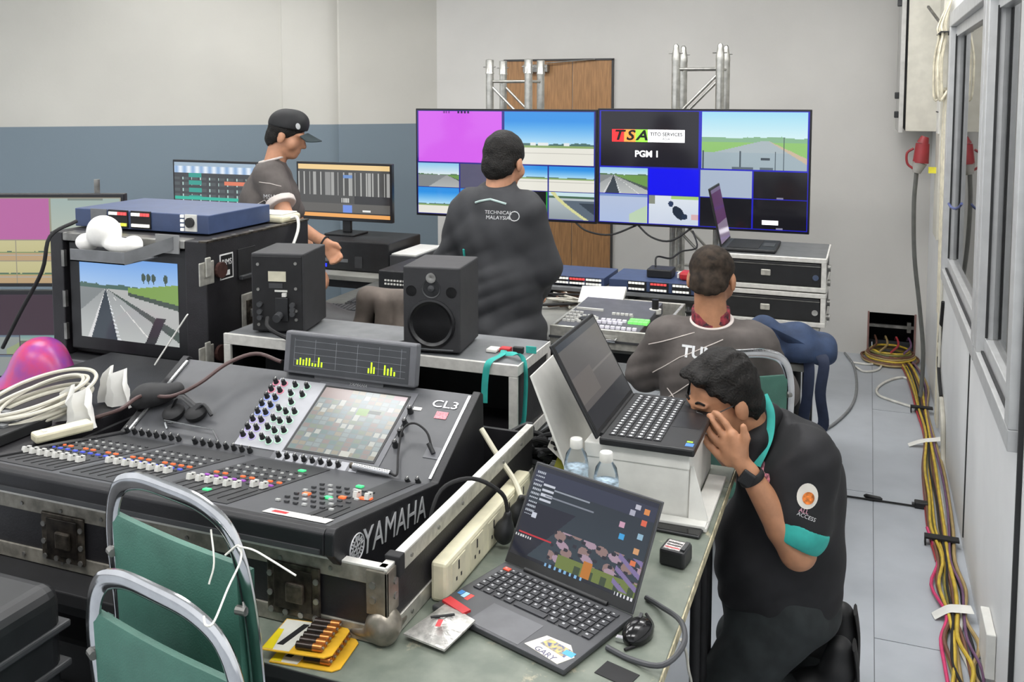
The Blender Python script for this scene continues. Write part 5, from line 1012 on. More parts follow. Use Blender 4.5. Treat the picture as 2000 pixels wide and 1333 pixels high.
# --- phone, battery block, mouse, cables, receiver
t = thing('mobile_phone', 'black mobile phone lying flat near the table edge', 'phone', (-.412, 2.215, TT), -.05); MB().bb(-.072, .062, -.038, .038, .0, .009).build('body', BLK, t, bev=.006, seg=3); MB().bb(-.068, .058, -.034, .034, .009, .0098).build('glass', mat('phone_glass', '0f1012', .08, var=0), t, bev=.0005)
t = thing('battery_block', 'black battery block with a printed label beside the phone', 'battery', (-.385, 2.05, TT), -.15); MB().bb(-.03, .03, -.03, .03, .0, .04).build('body', BLK, t, bev=.006); MB().bb(-.022, .016, -.024, .02, .04, .0408).build('label_plate', mat('label_grey', 'b9b4b2', .5, var=.25, scale=150), t); MB().bb(.017, .027, -.02, .022, .04, .044).build('contact_strip', DGR, t, bev=.001)
for k in range(3): MB().bb(-.02, .014, -.018+.012*k, -.014+.012*k, .0408, .0412).build('label_line', (RED, BLK2, BLK2)[k], t)
m0 = Zp(1246, 1245, TT)
t = thing('computer_mouse', 'small black mouse beside the grey laptop', 'mouse', (m0.x, m0.y, TT)); blob('shell', [('e', (m0.x, m0.y, TT+.010), (.028, .045, .024), np.array(rz_(-.2)))], .01, .004, mat('gloss_black', '101012', .15, var=0), t, cut=[((0, 0, TT+.001), (0, 0, 1))]); MB().bb(m0.x-.003, m0.x+.003, m0.y+.012, m0.y+.03, TT+.026, TT+.034).build('wheel', DGR, t, w=True)
m1 = Zp(1215, 1255, TT); t = thing('usb_dongle', 'silver plug with black lead at the laptop edge', 'usb plug', (m1.x, m1.y, TT)); MB().bb(m1.x-.012, m1.x+.012, m1.y-.005, m1.y+.005, TT+.001, TT+.011).build('plug', CHR, t, bev=.001, w=True); MB().bb(m1.x+.012, m1.x+.03, m1.y-.007, m1.y+.007, TT+.001, TT+.013).build('grip', BLK, t, bev=.002, w=True)
cab = [Zp(1185, 1265, TT+.006), Zp(1235, 1290, TT+.006), Zp(1295, 1300, TT+.02), Zp(1335, 1260, TT+.04), Zp(1330, 1215, TT+.035), Zp(1290, 1185, TT+.012), Zp(1262, 1168, TT+.006)]
solo(MB().tube(cab, .0055), 'laptop_cable', mat('cable_grey', '3f4043', .5), 'thick dark cable curling over the table edge by the laptop', 'cable', tuple(cab[0]), smooth=True)
cab = [Zp(1220, 1270, TT+.004), Zp(1255, 1255, TT+.004), Zp(1275, 1225, TT+.004), Zp(1262, 1200, TT+.004)]
solo(MB().tube(cab, .003), 'mouse_cable', RUB, 'thin black cable between mouse and laptop', 'cable', tuple(cab[0]), smooth=True)
solo(MB().tube([Zp(1330, 1250, TT+.004), Xp(1340, 1275, -.325), Xp(1345, 1310, -.322), Xp(1350, 1333, -.322), Xp(1352, 1380, -.322)], .003), 'dangling_cable', PALEC, 'thin pale cable dangling over the right table edge', 'cable', (-.33, 1.8, TT), smooth=True)
s0 = Zp(1205, 1318, TT); solo(MB().box(s0.x, s0.y, TT+.0008, .07, .045, .0014, rz_(-.3)), 'black_patch', BLK2, 'black tape patch stuck on the table beside the laptop', 'tape', (s0.x, s0.y, TT))
# --- white boxes, bottles, black laptop with its screen to the left
WB = mat('white_carton', 'd4d3cd', .6, var=.03)
t = thing('white_carton', 'white carton box under the black laptop', 'box', (-.50, 2.42, TT))
MB().bb(-.66, -.395, 2.255, 2.62, TT+.001, .928).build('box_body', WB, t, bev=.004, w=True); MB().bb(-.663, -.392, 2.252, 2.623, .895, .934).build('box_lid', WB, t, bev=.003, w=True)
t = thing('white_tray', 'shallow white tray leaning out from under the carton box', 'tray', (-.40, 2.40, TT)); MB().bb(-.60, -.345, 2.215, 2.25, TT+.001, TT+.016).build('tray_floor', WB, t, bev=.002, w=True); MB().bb(-.39, -.342, 2.215, 2.55, TT+.001, TT+.012).build('tray_side', WB, t, bev=.002, w=True)
MB().add([(-.392, 2.245, TT+.012), (-.342, 2.245, TT+.012), (-.385, 2.27, .90), (-.392, 2.27, .90), (-.392, 2.252, TT+.012), (-.342, 2.252, TT+.012), (-.385, 2.277, .90), (-.392, 2.277, .90)], [(0, 1, 2, 3), (7, 6, 5, 4), (0, 1, 5, 4), (1, 2, 6, 5), (2, 3, 7, 6), (3, 0, 4, 7)]).build('tray_flap', WB, t, w=True)
BL = thing('black_laptop', 'open black laptop on the white carton turned toward the kneeling man', 'laptop', (-.49, 2.43, .9355)); bz = .936
MB().bb(-.62, -.378, 2.235, 2.62, bz, bz+.02).build('base', BLK, BL, bev=.005, w=True)
MB().bb(-.60, -.465, 2.26, 2.595, bz+.02, bz+.0205).build('key_deck', BLK2, BL, w=True)
kk = MB().box(0, 0, .001, .0150, .0150, .002).mesh('key', mat('dark_key', '2c2d30', .5)); kl = MB().box(0, 0, .0022, .006, .007, .0003).mesh('key_legend', mat('legend_white', 'd9dadc', .5, emit=.15)); LB = Vector((-.49, 2.43, .9355))
for r in range(6):
    for c_ in range(17):
        k = inst('key', kk, BL, Vector((-.592+r*.0232, 2.27+c_*.0197, bz+.0205))-LB, sc=(1.2, 1.1, 1)); inst('key_legend', kl, k, (0, 0, 0))
MB().bb(-.462, -.39, 2.38, 2.50, bz+.02, bz+.0204).build('touchpad', mat('touchpad_dark', '232427', .3), BL, w=True); MB().bb(-.405, -.385, 2.255, 2.275, bz+.02, bz+.0206).build('spec_sticker', EM('sticker_cyan', '4a7fd0', .1), BL, w=True); MB().bb(-.405, -.39, 2.28, 2.29, bz+.02, bz+.0206).build('spec_sticker', mat('sticker_lime', '9ac83a', .4), BL, w=True)
aa = math.radians(29); Rr = ry(-aa); hp = Vector((-.622, 2.4275, bz+.016))
def blid(x0, x1, y0, y1, z0, z1, nm, m_, bev=0):
    mb = MB().bb(x0, x1, y0, y1, z0, z1); mb.V = [tuple(Rr @ Vector(v)+hp) for v in mb.V]; return mb.build(nm, m_, BL, bev=bev, w=True)
blid(-.008, 0, -.1925, .1925, 0, .262, 'lid', BLK, .003); blid(0, .001, -.188, .188, .004, .258, 'lid_bezel', BLK2)
def term(u, v):
    c = mixc(C3('6f6a68'), C3('767472'), v); c[v > .93] = C3('4a5058'); c[v < .22] = C3('3a3b3e'); c[(v > .5) & (v < .53)] = C3('8a8682'); c[(u > .55) & (v > .3) & (v < .6)] = C3('807a76'); c[(np.abs(v-.62) < .006)] = C3('555352'); return c
picture('screen', SCRD, BL, Rr @ Vector((.0016, .180, .016))+hp, Rr @ Vector((0, -.36, 0)), Rr @ Vector((0, 0, .236)), 60, 40, term)
MB().cyl((-.62, 2.26, bz+.018), (-.62, 2.6, bz+.018), .006, n=10).build('hinge', BLK2, BL, smooth=True, w=True)
# white box lid standing behind the black laptop
wl4 = [Vector((-.705, 2.27, .82)), Vector((-.825, 2.30, 1.075)), Vector((-.825, 2.55, 1.085)), Vector((-.705, 2.55, .82))]
off = Vector((-.006, 0, -.003))
solo(MB().add(wl4+[v+off for v in wl4], [(0, 1, 2, 3), (7, 6, 5, 4), (0, 1, 5, 4), (1, 2, 6, 5), (2, 3, 7, 6), (3, 0, 4, 7)]), 'white_board', WB, 'pale flat board leaning behind the black laptop screen', 'board', (-.705, 2.4, .82), bev=.001)
solo(MB().bb(-.74, -.668, 2.27, 2.55, TT+.001, .822), 'white_block', WB, 'low white carton beside the taller white carton', 'box', (-.70, 2.41, TT), bev=.003)
PET = glass_mat('clear_bottle', (.93, .95, .96), .18, .06)
def bottle(label, x, y):
    t = thing('water_bottle', label, 'bottle', (x, y, TT), 0, 'water bottles')
    MB().lathe([(.026, .001), (.031, .006), (.031, .05), (.029, .06), (.031, .07), (.031, .125), (.026, .15), (.014, .168), (.0125, .175)], n=20).build('shell', PET, t, smooth=True); MB().lathe([(.016, .166), (.0165, .168), (.0165, .186), (.015, .189), (0, .189)], n=20).build('cap', WHT, t, smooth=True)
    MB().lathe([(.0315, .07), (.0315, .115)], n=20).build('label_band', mat('bottle_label', 'b9cbd8', .4, var=.2, scale=60), t, smooth=True); MB().lathe([(.0292, .004), (.0292, .085), (.002, .0855)], n=20).build('water', glass_mat('water_'+str(x), (.9, .94, .96), .1, .03), t, smooth=True)
b1, b2 = Yp(1150, 856, 2.20), Yp(1191, 873, 2.16); bottle('clear water bottle with white cap, the farther of two', b1.x-.04, 2.225); bottle('clear water bottle with white cap, the nearer of two', b2.x-.01, 2.165)
# cable tangle, papers and lanyard between console case and bottles
cols = [RUB, RUB, BLK, DGR, RUB]; rr = random.Random(12)
for i in range(9):
    c = (-.865, 2.43); pts = [(c[0]+rr.uniform(-.09, .11), c[1]+rr.uniform(-.06, .09), TT+.012+rr.uniform(0, .10)) for _ in range(6)]; pts[0] = (pts[0][0], pts[0][1], TT+.008)
    solo(MB().tube(pts, rr.choice((.006, .008, .005)), n=7), 'tangled_lead', cols[i % 5], 'black lead in the tangle heaped behind the console case', 'cable', tuple(pts[0]), 'tangled leads', smooth=True)
t = thing('paper_folder', 'folded white paper and lime green card in the lead tangle', 'paper', (-.78, 2.40, TT)); MB().add([Vector(v) for v in ((-.80, 2.36, TT+.10), (-.70, 2.37, TT+.012), (-.72, 2.49, TT+.03), (-.80, 2.48, TT+.15))], [(0, 1, 2, 3)]).build('sheet', WHT, t, w=True); MB().add([Vector(v) for v in ((-.775, 2.33, TT+.05), (-.70, 2.34, TT+.006), (-.71, 2.42, TT+.012), (-.775, 2.41, TT+.09))], [(0, 1, 2, 3)]).build('card', mat('lime_card', '9a9a3c', .5), t, w=True)
pz_ = [Dp(940, 838, 2.42), Dp(975, 895, 2.38), Dp(1005, 940, 2.34), Dp(1022, 985, 2.29)]
solo(MB().tube(pz_, .007), 'pale_cable', mat('ivory_cable', 'cfcab4', .5, var=.04), 'stiff ivory cable rising from the case beside the laptop', 'cable', tuple(pz_[-1]), smooth=True)
lan = thing('teal_lanyard', 'teal lanyard draped over the corner of the speaker case', 'lanyard', (-1.0, 2.53, EZ1))
MB().tube([(-1.06, 2.70, EZ1+.006), (-1.03, 2.60, EZ1+.012), (-1.045, 2.532, EZ1+.004), (-1.055, 2.527, .97), (-1.058, 2.527, .90)], (.010, .0015), flat=(1, .2, 0)).build('strap', TEAL, lan, smooth=True, w=True)
MB().tube([(-1.03, 2.62, EZ1+.01), (-.97, 2.60, EZ1+.014), (-.945, 2.58, 1.0), (-.943, 2.57, .90), (-.95, 2.56, .83), (-.985, 2.525, .80), (-1.02, 2.52, .80)], (.010, .0015), flat=(1, -.6, 0)).build('strap', TEAL, lan, smooth=True, w=True)
for i, m_ in enumerate((WHT, RED, BLK, TEAL)): MB().bb(-1.10+.04*i, -1.065+.04*i, 2.64+.012*i, 2.68, EZ1+.001, EZ1+.012+.004*i).build('clip', m_, lan, bev=.003, w=True)
# headset pouch, cable, usb stick and handle on the console
hs = [onP(330, 790), onP(300, 775), onP(365, 805), onP(405, 815)]
t = thing('headset_pouch', 'black headset with padded band lying on the left panel of the console', 'headset', tuple(hs[0]))
blob('padded_band', [('e', tuple(onP(305, 785)+nP*.032), (.055, .034, .030)), ('c', tuple(onP(280, 795)+nP*.028), tuple(onP(352, 776)+nP*.03), .028, .022)], .02, .005, mat('soft_black_pad', '2b2b2c', .7, var=.08), t)
for q_ in ((342, 812), (386, 812)):
    c_ = onP(*q_); MB().lathe([(.026, .0), (.031, .006), (.031, .016), (.024, .022), (.014, .024), (0, .022)], c_+nP*.001, 20, RP).build('ear_cup', BLK2, t, smooth=True, w=True)
MB().tube([onP(342, 806)+nP*.02, onP(362, 796)+nP*.045, onP(386, 806)+nP*.02], (.010, .003), flat=tuple(dP)).build('headband', BLK, t, smooth=True, w=True); MB().tube([onP(388, 812)+nP*.02, onP(405, 806)+nP*.03, onP(416, 818)+nP*.012], .005).build('boom_arm', BLK, t, smooth=True, w=True)
cb = [onP(205, 830)+nP*.03, Dp(190, 815, 2.55), Dp(235, 800, 2.5), onP(290, 798)+nP*.05, onP(345, 797)+nP*.045, onP(400, 775)+nP*.05, onP(455, 735)+nP*.05, onP(510, 716)+nP*.05, onP(555, 722)+nP*.03]
solo(MB().tube(cb, .0055), 'headset_cable', mat('maroon_cable', '4f3a38', .5), 'dark maroon headset cable arching over the console', 'cable', tuple(cb[3]), smooth=True)
hb = [onP(326, 838)+nP*.002, onP(326, 832)+nP*.02, onP(420, 850)+nP*.02, onP(426, 862)+nP*.002]
solo(MB().tube(hb, .003, smooth=False), 'metal_rod', CHR, 'thin bent metal rod lying across the console above the faders', 'rod', tuple(hb[0]), smooth=True)
t = thing('usb_stick', 'silver pen drive with black cable on the console below the touchscreen', 'usb stick', tuple(onP(733, 922))); u0, u1 = onP(693, 917)+nP*.012, onP(765, 932)+nP*.012
MB().cyl(u0, u1, .009, n=12).build('barrel', CHR, t, smooth=True, w=True); MB().cyl(u0-(u1-u0).normalized()*.008, u0, .008, n=12).build('end_cap', RUST, t, smooth=True, w=True)
MB().tube([u1, onP(778, 935)+nP*.015, onP(780, 890)+nP*.012, onP(792, 855)+nP*.03, onP(815, 846)+nP*.035, onP(838, 860)+nP*.03, onP(845, 880)+nP*.012], .0028).build('cable', RUB, t, smooth=True, w=True); MB().cyl(onP(840, 876)+nP*.018, onP(847, 888)+nP*.003, .006, n=10).build('connector', BLK, t, smooth=True, w=True)
# --- things left of the console: low black case with strip, napkins, cable coil
t = thing('low_case', 'low black case on the table left of the console', 'case', (-2.2, 2.05, TT)); MB().bb(-2.46, -1.985, 1.60, 2.49, TT+.001, .925).build('body', CASE, t, bev=.006, w=True); MB().bb(-2.465, -1.98, 1.595, 1.61, .90, .93).build('rail', STL, t, w=True); MB().bb(-2.465, -1.98, 1.595, 1.61, TT+.001, TT+.03).build('rail', STL, t, w=True)
p0, p1 = Zp(65, 866, .93), Zp(178, 838, .93); t = thing('cream_power_strip', 'slim cream power strip lying left of the console', 'power strip', tuple(mid(p0, p1, .5)))
d_ = (p1-p0).normalized(); MB().bar(p0+Vector((0, 0, .013)), p1+Vector((0, 0, .013)), .045, .024).build('body', CRM, t, bev=.006, w=True); MB().bar(mid(p0, p1, .15)+Vector((0, 0, .026)), mid(p0, p1, .22)+Vector((0, 0, .026)), .02, .003).build('switch', WHT, t, w=True)
NAP = mat('paper_napkin', 'e2e1dc', .75, var=.02)
p = Zp(238, 850, .93); p.x = min(p.x, -2.03); 
def crumple(name, label, c, w_, h_, seed, m_):
    rr = random.Random(seed); n = 5; vs = []; fs = []
    for j in range(n+1):
        for i in range(n+1): vs.append((c[0]+w_*(i/n-.5)*(1-.35*j/n)+rr.uniform(-.003, .003), c[1]+rr.uniform(-.004, .004)+.022*math.sin(i*1.9), c[2]+h_*j/n*(1+.25*math.sin(i*2.2))))
    fs = [(j*(n+1)+i, j*(n+1)+i+1, (j+1)*(n+1)+i+1, (j+1)*(n+1)+i) for j in range(n) for i in range(n)]
    m = (n+1)**2; vs += [(x, y+.012, z) for x, y, z in vs]; fs += [tuple(m+k for k in reversed(f_)) for f_ in fs]; bd = list(range(n+1))+[j*(n+1)+n for j in range(1, n+1)]+[n*(n+1)+i for i in range(n-1, -1, -1)]+[j*(n+1) for j in range(n-1, 0, -1)]
    fs += [(bd[k], bd[(k+1) % len(bd)], m+bd[(k+1) % len(bd)], m+bd[k]) for k in range(len(bd))]
    return solo(MB().add(vs, fs), name, m_, label, 'napkin', c, smooth=True)
q_ = Zp(218, 850, .928); crumple('paper_napkin', 'crumpled white napkin standing beside the console, front one', (min(q_.x, -2.0), q_.y+.02, .928), .14, .085, 3, NAP)
q_ = Zp(268, 815, .928); crumple('paper_napkin', 'crumpled white napkin standing behind the front one', (min(q_.x-.02, -2.02), q_.y+.05, .928), .12, .09, 5, NAP)
rr = random.Random(31); CO = mat('coil_cable', 'c4c0b2', .5, var=.04)
for i in range(7):
    c = Zp(118+rr.uniform(-14, 14), 822+rr.uniform(-6, 6), .95); c.x = min(c.x, -2.14); rx_, ry_ = .10+rr.uniform(-.02, .025), .13+rr.uniform(-.03, .03); ph = rr.uniform(0, 6); tl = rr.uniform(.012, .03)
    pts = [(c.x+rx_*math.cos(a), c.y+.05+ry_*math.sin(a), .938+tl+tl*.9*math.sin(a+ph*.15)+.006*i) for a in np.linspace(0, 2*math.pi, 14)[:-1]]
    solo(MB().tube(pts, .0055, n=7, closed=True), 'cable_loop', CO, 'loop of the pale cable coil heaped left of the console', 'cable', (c.x, c.y, .93), 'pale cable coil', smooth=True)
t = thing('pad_controller', 'small black controller with rows of pale keys at the left frame edge', 'controller', (-2.25, 1.80, .926)); MB().bb(-2.44, -2.05, 1.64, 1.86, .927, .957).build('body', BLK, t, bev=.004, w=True)
kk2 = MB().box(0, 0, 0, .018, .018, .008).mesh('pad', GRY)
for r in range(5):
    for c_ in range(9): inst('pad', kk2, t, (-.17+c_*.04, -.135+r*.04, .033), sc=(1.4, .9, 1))
tag(blob('festive_bag', [('e', (-2.62, 2.33, .86), (.12, .10, .13)), ('e', (-2.66, 2.30, .80), (.14, .11, .08)), ('e', (-2.56, 2.34, .80), (.09, .09, .09))], .05, .01, mat('pink_purple_foil', 'd2324f', .35, c2='7a3fa0', scale=9, var=.3), noise=soft(40, .006, 30), cut=[((0, 0, .7), (0, 0, 1))]), 'shiny pink and purple bag at the left frame edge', 'bag')
t = thing('side_stool', 'dark stool under the pink and purple bag', 'stool', (-2.66, 2.32, 0)); MB().cyl((-2.66, 2.32, .67), (-2.66, 2.32, .70), .14, n=20).build('seat', BLK2, t, smooth=True, w=True)
for a in range(4): MB().cyl((-2.66+.10*math.cos(a*1.57+.8), 2.32+.10*math.sin(a*1.57+.8), .67), (-2.66+.13*math.cos(a*1.57+.8), 2.32+.13*math.sin(a*1.57+.8), 0), .012, n=8).build('leg', BLK2, t, w=True)
t = thing('trolley_case', 'black ribbed trolley case standing at the lower left', 'case', (-1.72, 1.22, 0)); MB().bb(-2.0, -1.45, 1.08, 1.33, .03, .875).build('shell', BLK, t, bev=.035, seg=4, w=True)
for i in range(5): MB().bb(-1.98, -1.444, 1.074+.0, 1.336, .46+.08*i, .475+.08*i).build('rib', DGR, t, bev=.004, w=True)
for x in (-1.9, -1.55): MB().cyl((x-.02, 1.2, .03), (x+.02, 1.2, .03), .03, n=14).build('wheel', RUB, t, smooth=True, w=True)
# ================================================================== the two chained chairs in front
def chair(label, loc, rz, H_):
    t = thing('stacking_chair', label, 'chair', loc, rz, 'green backed chrome chairs'); hw = .195; zt_ = H_
    def U(off=0):
        return [(-hw-.01, .02, .0), (-hw-.005, .0, .3), (-hw, -.02, zt_-.30), (-hw+.005, -.035, zt_-.13), (-hw+.035, -.042, zt_-.035), (-hw+.10, -.045, zt_), (0, -.046, zt_+.006), (hw-.10, -.045, zt_), (hw-.035, -.042, zt_-.035), (hw-.005, -.035, zt_-.13), (hw, -.02, zt_-.30), (hw+.005, .0, .3), (hw+.01, .02, .0)]
    MB().tube(U(), (.0085, .0175), flat=(0, 1, .1), n=14, sub=8).build('frame', CHR, t, smooth=True)
    pd = MB(); n = 8; w_ = hw-.02; vs = []
    for j, z in enumerate((zt_-.43, zt_-.425, zt_-.10, zt_-.085)):
        for i in range(n+1):
            x = -w_+2*w_*i/n; bow = .012*math.sin(math.pi*i/n); e = .012 if j in (0, 3) else .02
            vs.append((x, -.022-bow*.5+(.0 if j < 2 else -.012)-e/2, z)); 
    for j, z in enumerate((zt_-.43, zt_-.425, zt_-.10, zt_-.085)):
        for i in range(n+1):
            x = -w_+2*w_*i/n; bow = .012*math.sin(math.pi*i/n); e = .012 if j in (0, 3) else .02; vs.append((x, -.022-bow*.5+(.0 if j < 2 else -.012)+e/2, z))
    m = 4*(n+1); fs = [(j*(n+1)+i, j*(n+1)+i+1, (j+1)*(n+1)+i+1, (j+1)*(n+1)+i) for j in range(3) for i in range(n)]; fs += [tuple(m+k for k in reversed(f_)) for f_ in fs]
    bd = list(range(n+1))+[j*(n+1)+n for j in range(1, 4)]+[3*(n+1)+i for i in range(n-1, -1, -1)]+[j*(n+1) for j in range(2, 0, -1)]
    fs += [(bd[k], bd[(k+1) % len(bd)], m+bd[(k+1) % len(bd)], m+bd[k]) for k in range(len(bd))]
    pd.add(vs, fs).build('back_pad', GRN, t, smooth=True)
    for s_ in (-1, 1):
        for z in (zt_-.16, zt_-.38): MB().cyl((s_*(hw-.02), -.045, z), (s_*(hw-.002), -.04, z), .008, n=10).build('screw', STL, t)
        MB().bb(s_*(hw-.022)-.009, s_*(hw-.022)+.009, -.02, -.012, zt_-.45, zt_-.10).build('pad_edge', mat('dark_green_vinyl', '234a40', .5), t)
    sz = H_-.52; MB().bb(-.19, .19, .0, .40, sz-.04, sz+.01).build('seat', GRN, t, bev=.015, seg=3)
    for s_ in (-1, 1): MB().tube([(s_*.19, .0, sz-.05), (s_*.19, .36, sz-.05), (s_*.195, .395, sz-.09), (s_*.2, .41, .0)], .011, n=10).build('front_leg', CHR, t, smooth=True)
    MB().bar((-.19, .36, sz-.05), (.19, .36, sz-.05), .02, .02).build('cross_bar', CHR, t)
    return t
CH1 = chair('green backed chrome chair, the taller rear one of the tied pair', (-1.135, 1.325, .165), -.22, .955)
CH2 = chair('green backed chrome chair, the lower front one of the tied pair', (-1.025, 1.165, 0), -.22, 1.035)
ztm = mat('white_tie', 'dcdbd2', .45, var=.03)
z1 = [Dp(412, 1035, 1.60), Dp(418, 1100, 1.565), Dp(408, 1142, 1.55)]
solo(MB().tube([Dp(440, 1085, 1.56), Dp(466, 1066, 1.555), Dp(470, 1095, 1.54), Dp(445, 1150, 1.47), Dp(418, 1215, 1.37), Dp(402, 1222, 1.365), Dp(398, 1205, 1.38)], .0018), 'cable_tie', ztm, 'white cable tie binding the two chair frames together', 'cable tie', tuple(Dp(440, 1085, 1.56)), smooth=True)
solo(MB().tube([Dp(466, 1068, 1.555), Dp(495, 1075, 1.53), Dp(530, 1095, 1.50), Dp(578, 1125, 1.48)], .0016), 'cable_tie', ztm, 'loose white tail of a cable tie sticking out from the chair', 'cable tie', tuple(Dp(466, 1068, 1.555)), smooth=True)
solo(MB().tube(z1, .0016), 'cable_tie', ztm, 'short white tie hanging on the green back pad', 'cable tie', tuple(z1[0]), smooth=True)
# ================================================================== right wall fittings
CABM = mat('cabinet_cream', 'c9c6ba', .5, var=.03)
t = thing('wall_cabinet', 'cream electrical cabinet with open door edge high on the right wall', 'cabinet', (.30, 6.4, 1.6))
MB().bb(.205, .40, 6.10, 6.76, 1.60, 2.75).build('body', CABM, t, bev=.003, w=True); MB().bb(.19, .206, 6.13, 6.74, 1.62, 2.73).build('gap', GAP, t, w=True); MB().bb(.165, .191, 6.09, 6.77, 1.59, 2.76).build('door', mat('cabinet_grey', 'b5b4b0', .5), t, bev=.003, w=True)
for z in (1.70, 1.815, 2.37): MB().bb(.140, .166, 6.10, 6.14, z-.02, z+.02).build('lock_knob', BLK, t, bev=.004, w=True)
t = thing('cable_duct', 'cream vertical cable duct beside the electrical cabinet', 'duct', (.385, 5.85, 0)); MB().bb(.37, .4, 5.72, 6.02, 1.0, H-.001).build('duct_body', CABM, t, bev=.003, w=True); MB().bb(.362, .371, 5.74, 5.90, 1.6, 2.1).build('duct_cover', WHT, t, bev=.002, w=True)
for z in (1.72, 2.02): MB().bb(.358, .363, 5.75, 5.9, z, z+.006).build('joint', GAP, t, w=True)
IV = mat('ivory_wire', 'd2cbb4', .5, var=.08, scale=30); rr = random.Random(77)
hb = thing('hanging_wire_bundle', 'bundle of ivory wires folded and tied on the right wall', 'wires', (.36, 5.5, 1.9))
for i in range(11):
    y = 5.38+.026*i; dx = rr.uniform(.0, .03)
    MB().tube([(.385, y+.03, 2.32), (.365-dx, y+.01, 2.19), (.37-dx, y, 2.13), (.352-dx, y+rr.uniform(-.04, .04), 2.0), (.36-dx, y+rr.uniform(-.05, .05), 1.88-rr.uniform(0, .10)), (.38, y+.02, 1.84)], .006, n=6).build('wire', IV, hb, smooth=True, w=True)
MB().bb(.335, .395, 5.36, 5.68, 2.146, 2.152).build('tie', GAP, hb, w=True)
for i in range(6):
    y = 5.42+.05*i; pts = [(.388, y, 1.86), (.384, y+.02, 1.6), (.386, y-.02+.02*(i % 3), 1.3), (.388, y+.01, 1.0 if i > 3 else .55), (.39, y, .6 if i > 3 else .02)]
    solo(MB().tube(pts, .007, n=7), 'wall_wire', IV if i % 3 else CABM, 'ivory wire running down the right wall below the duct', 'wire', tuple(pts[-1]), 'wall wires', smooth=True)
solo(MB().bar((.30, 5.95, 2.33), (.385, 5.70, 2.17), .012, .012), 'metal_strut', STL, 'short grey metal strut poking out above the wire bundle', 'strut', (.385, 5.7, 2.17))
DRED = mat('dull_red_plastic', '8e2c31', .5); pl_ = Yp(1795, 300, 5.98); t = thing('industrial_plug', 'red industrial plug with handle hanging under the wall cabinet', 'plug', tuple(pl_)); x, y, z = pl_
MB().cyl((x+.01, y, z-.055), (x+.018, y, z+.06), .045, .038, n=18).build('shell', DRED, t, smooth=True, w=True); MB().cyl((x+.018, y, z+.06), (x+.03, y, z+.10), .034, .022, n=18).build('nose', DRED, t, smooth=True, w=True); MB().tube([(x-.03, y, z+.03), (x-.065, y, z+.0), (x-.062, y, z-.06), (x-.03, y, z-.09)], .007).build('handle', DRED, t, smooth=True, w=True)
MB().cyl((x+.005, y, z-.055), (x-.01, y, z-.115), .042, .022, n=16).build('collar', mat('plug_grey', 'a5a39d', .5), t, smooth=True, w=True)
solo(MB().bb(.33, .392, 5.9, 5.93, 1.365, 1.40), 'yellow_tag', mat('yellow_plastic', 'd8cf3a', .5), 'small yellow tag on the wall next to the red plug', 'tag', (.36, 5.915, 1.38))
pts = [Vector((x-.01, y, z-.11))]+[Yp(a, b, 5.98) for a, b in ((1785, 400), (1786, 500), (1796, 600), (1803, 690))]; pts = [Vector((min(p.x, .372), p.y, max(p.z, .03))) for p in pts]
pts += [Vector((.33, 5.93, .02)), Vector((.30, 5.7, .013))]
solo(MB().tube(pts, .012), 'power_cable', mat('grey_power_cable', '5b5c58', .55), 'thick grey power cable hanging from the red plug to the floor', 'cable', tuple(pts[0]), smooth=True)
pts = [Xp(1842, 590, .392), Xp(1834, 680, .390), Xp(1834, 730, .388), Xp(1838, 775, .388)]; solo(MB().tube(pts, .009), 'wall_cable', RUB, 'short black cable bowed against the right wall', 'cable', tuple(pts[-1]), smooth=True)
pts = [Xp(1838, 772, .39), Xp(1842, 830, .388), Xp(1842, 900, .388), Xp(1848, 960, .386)]; solo(MB().tube(pts, .012), 'wall_conduit', PALEC, 'pale conduit continuing down from the black wall cable', 'conduit', tuple(pts[-1]), smooth=True)
c_ = Xp(1928, 1255, .385); t = thing('wall_note', 'white card box taped low on the right wall', 'box', (.39, c_.y, c_.z)); MB().bb(.372, .399, c_.y-.085, c_.y+.085, c_.z-.07, c_.z+.07).build('card', WHT, t, bev=.003, w=True)
w1 = bpy.data.objects['window_1']; q0 = [Xp(a, b, XW-.037) for a, b in ((1853, 398), (1858, 405), (1866, 408), (1874, 404), (1878, 398))]; MB().tube(q0, .006, n=6).build('marker_scribble', mat('blue_marker', '4a568c', .5), w1, smooth=True, w=True)
# ================================================================== cables on the floor
CC = {'red': mat('cable_red', 'a83a40', .5), 'pink': mat('cable_pink', 'c8386a', .5), 'yellow': mat('cable_yellow', 'c2a63a', .5, var=.1), 'brown': mat('cable_brown', '6e4a3a', .55), 'black': RUB, 'olive': mat('cable_olive', '7d7a45', .5), 'white': mat('cable_white', 'd4d2ca', .5), 'tan': mat('cable_tan', 'a08a5c', .5), 'purple': mat('cable_purple', '6a4a6a', .5)}
cl = [(1752, 700), (1778, 722), (1796, 762), (1803, 806), (1815, 860), (1824, 925), (1833, 985), (1841, 1045), (1850, 1105), (1860, 1160), (1869, 1215), (1876, 1265), (1886, 1320), (1897, 1375)]
ctr = [Zp(a, b, 0) for a, b in cl]; rr = random.Random(5)
lst = ['red', 'brown', 'yellow', 'olive', 'yellow', 'black', 'tan', 'brown', 'yellow', 'white', 'pink', 'purple', 'black', 'tan']
ordn = {}
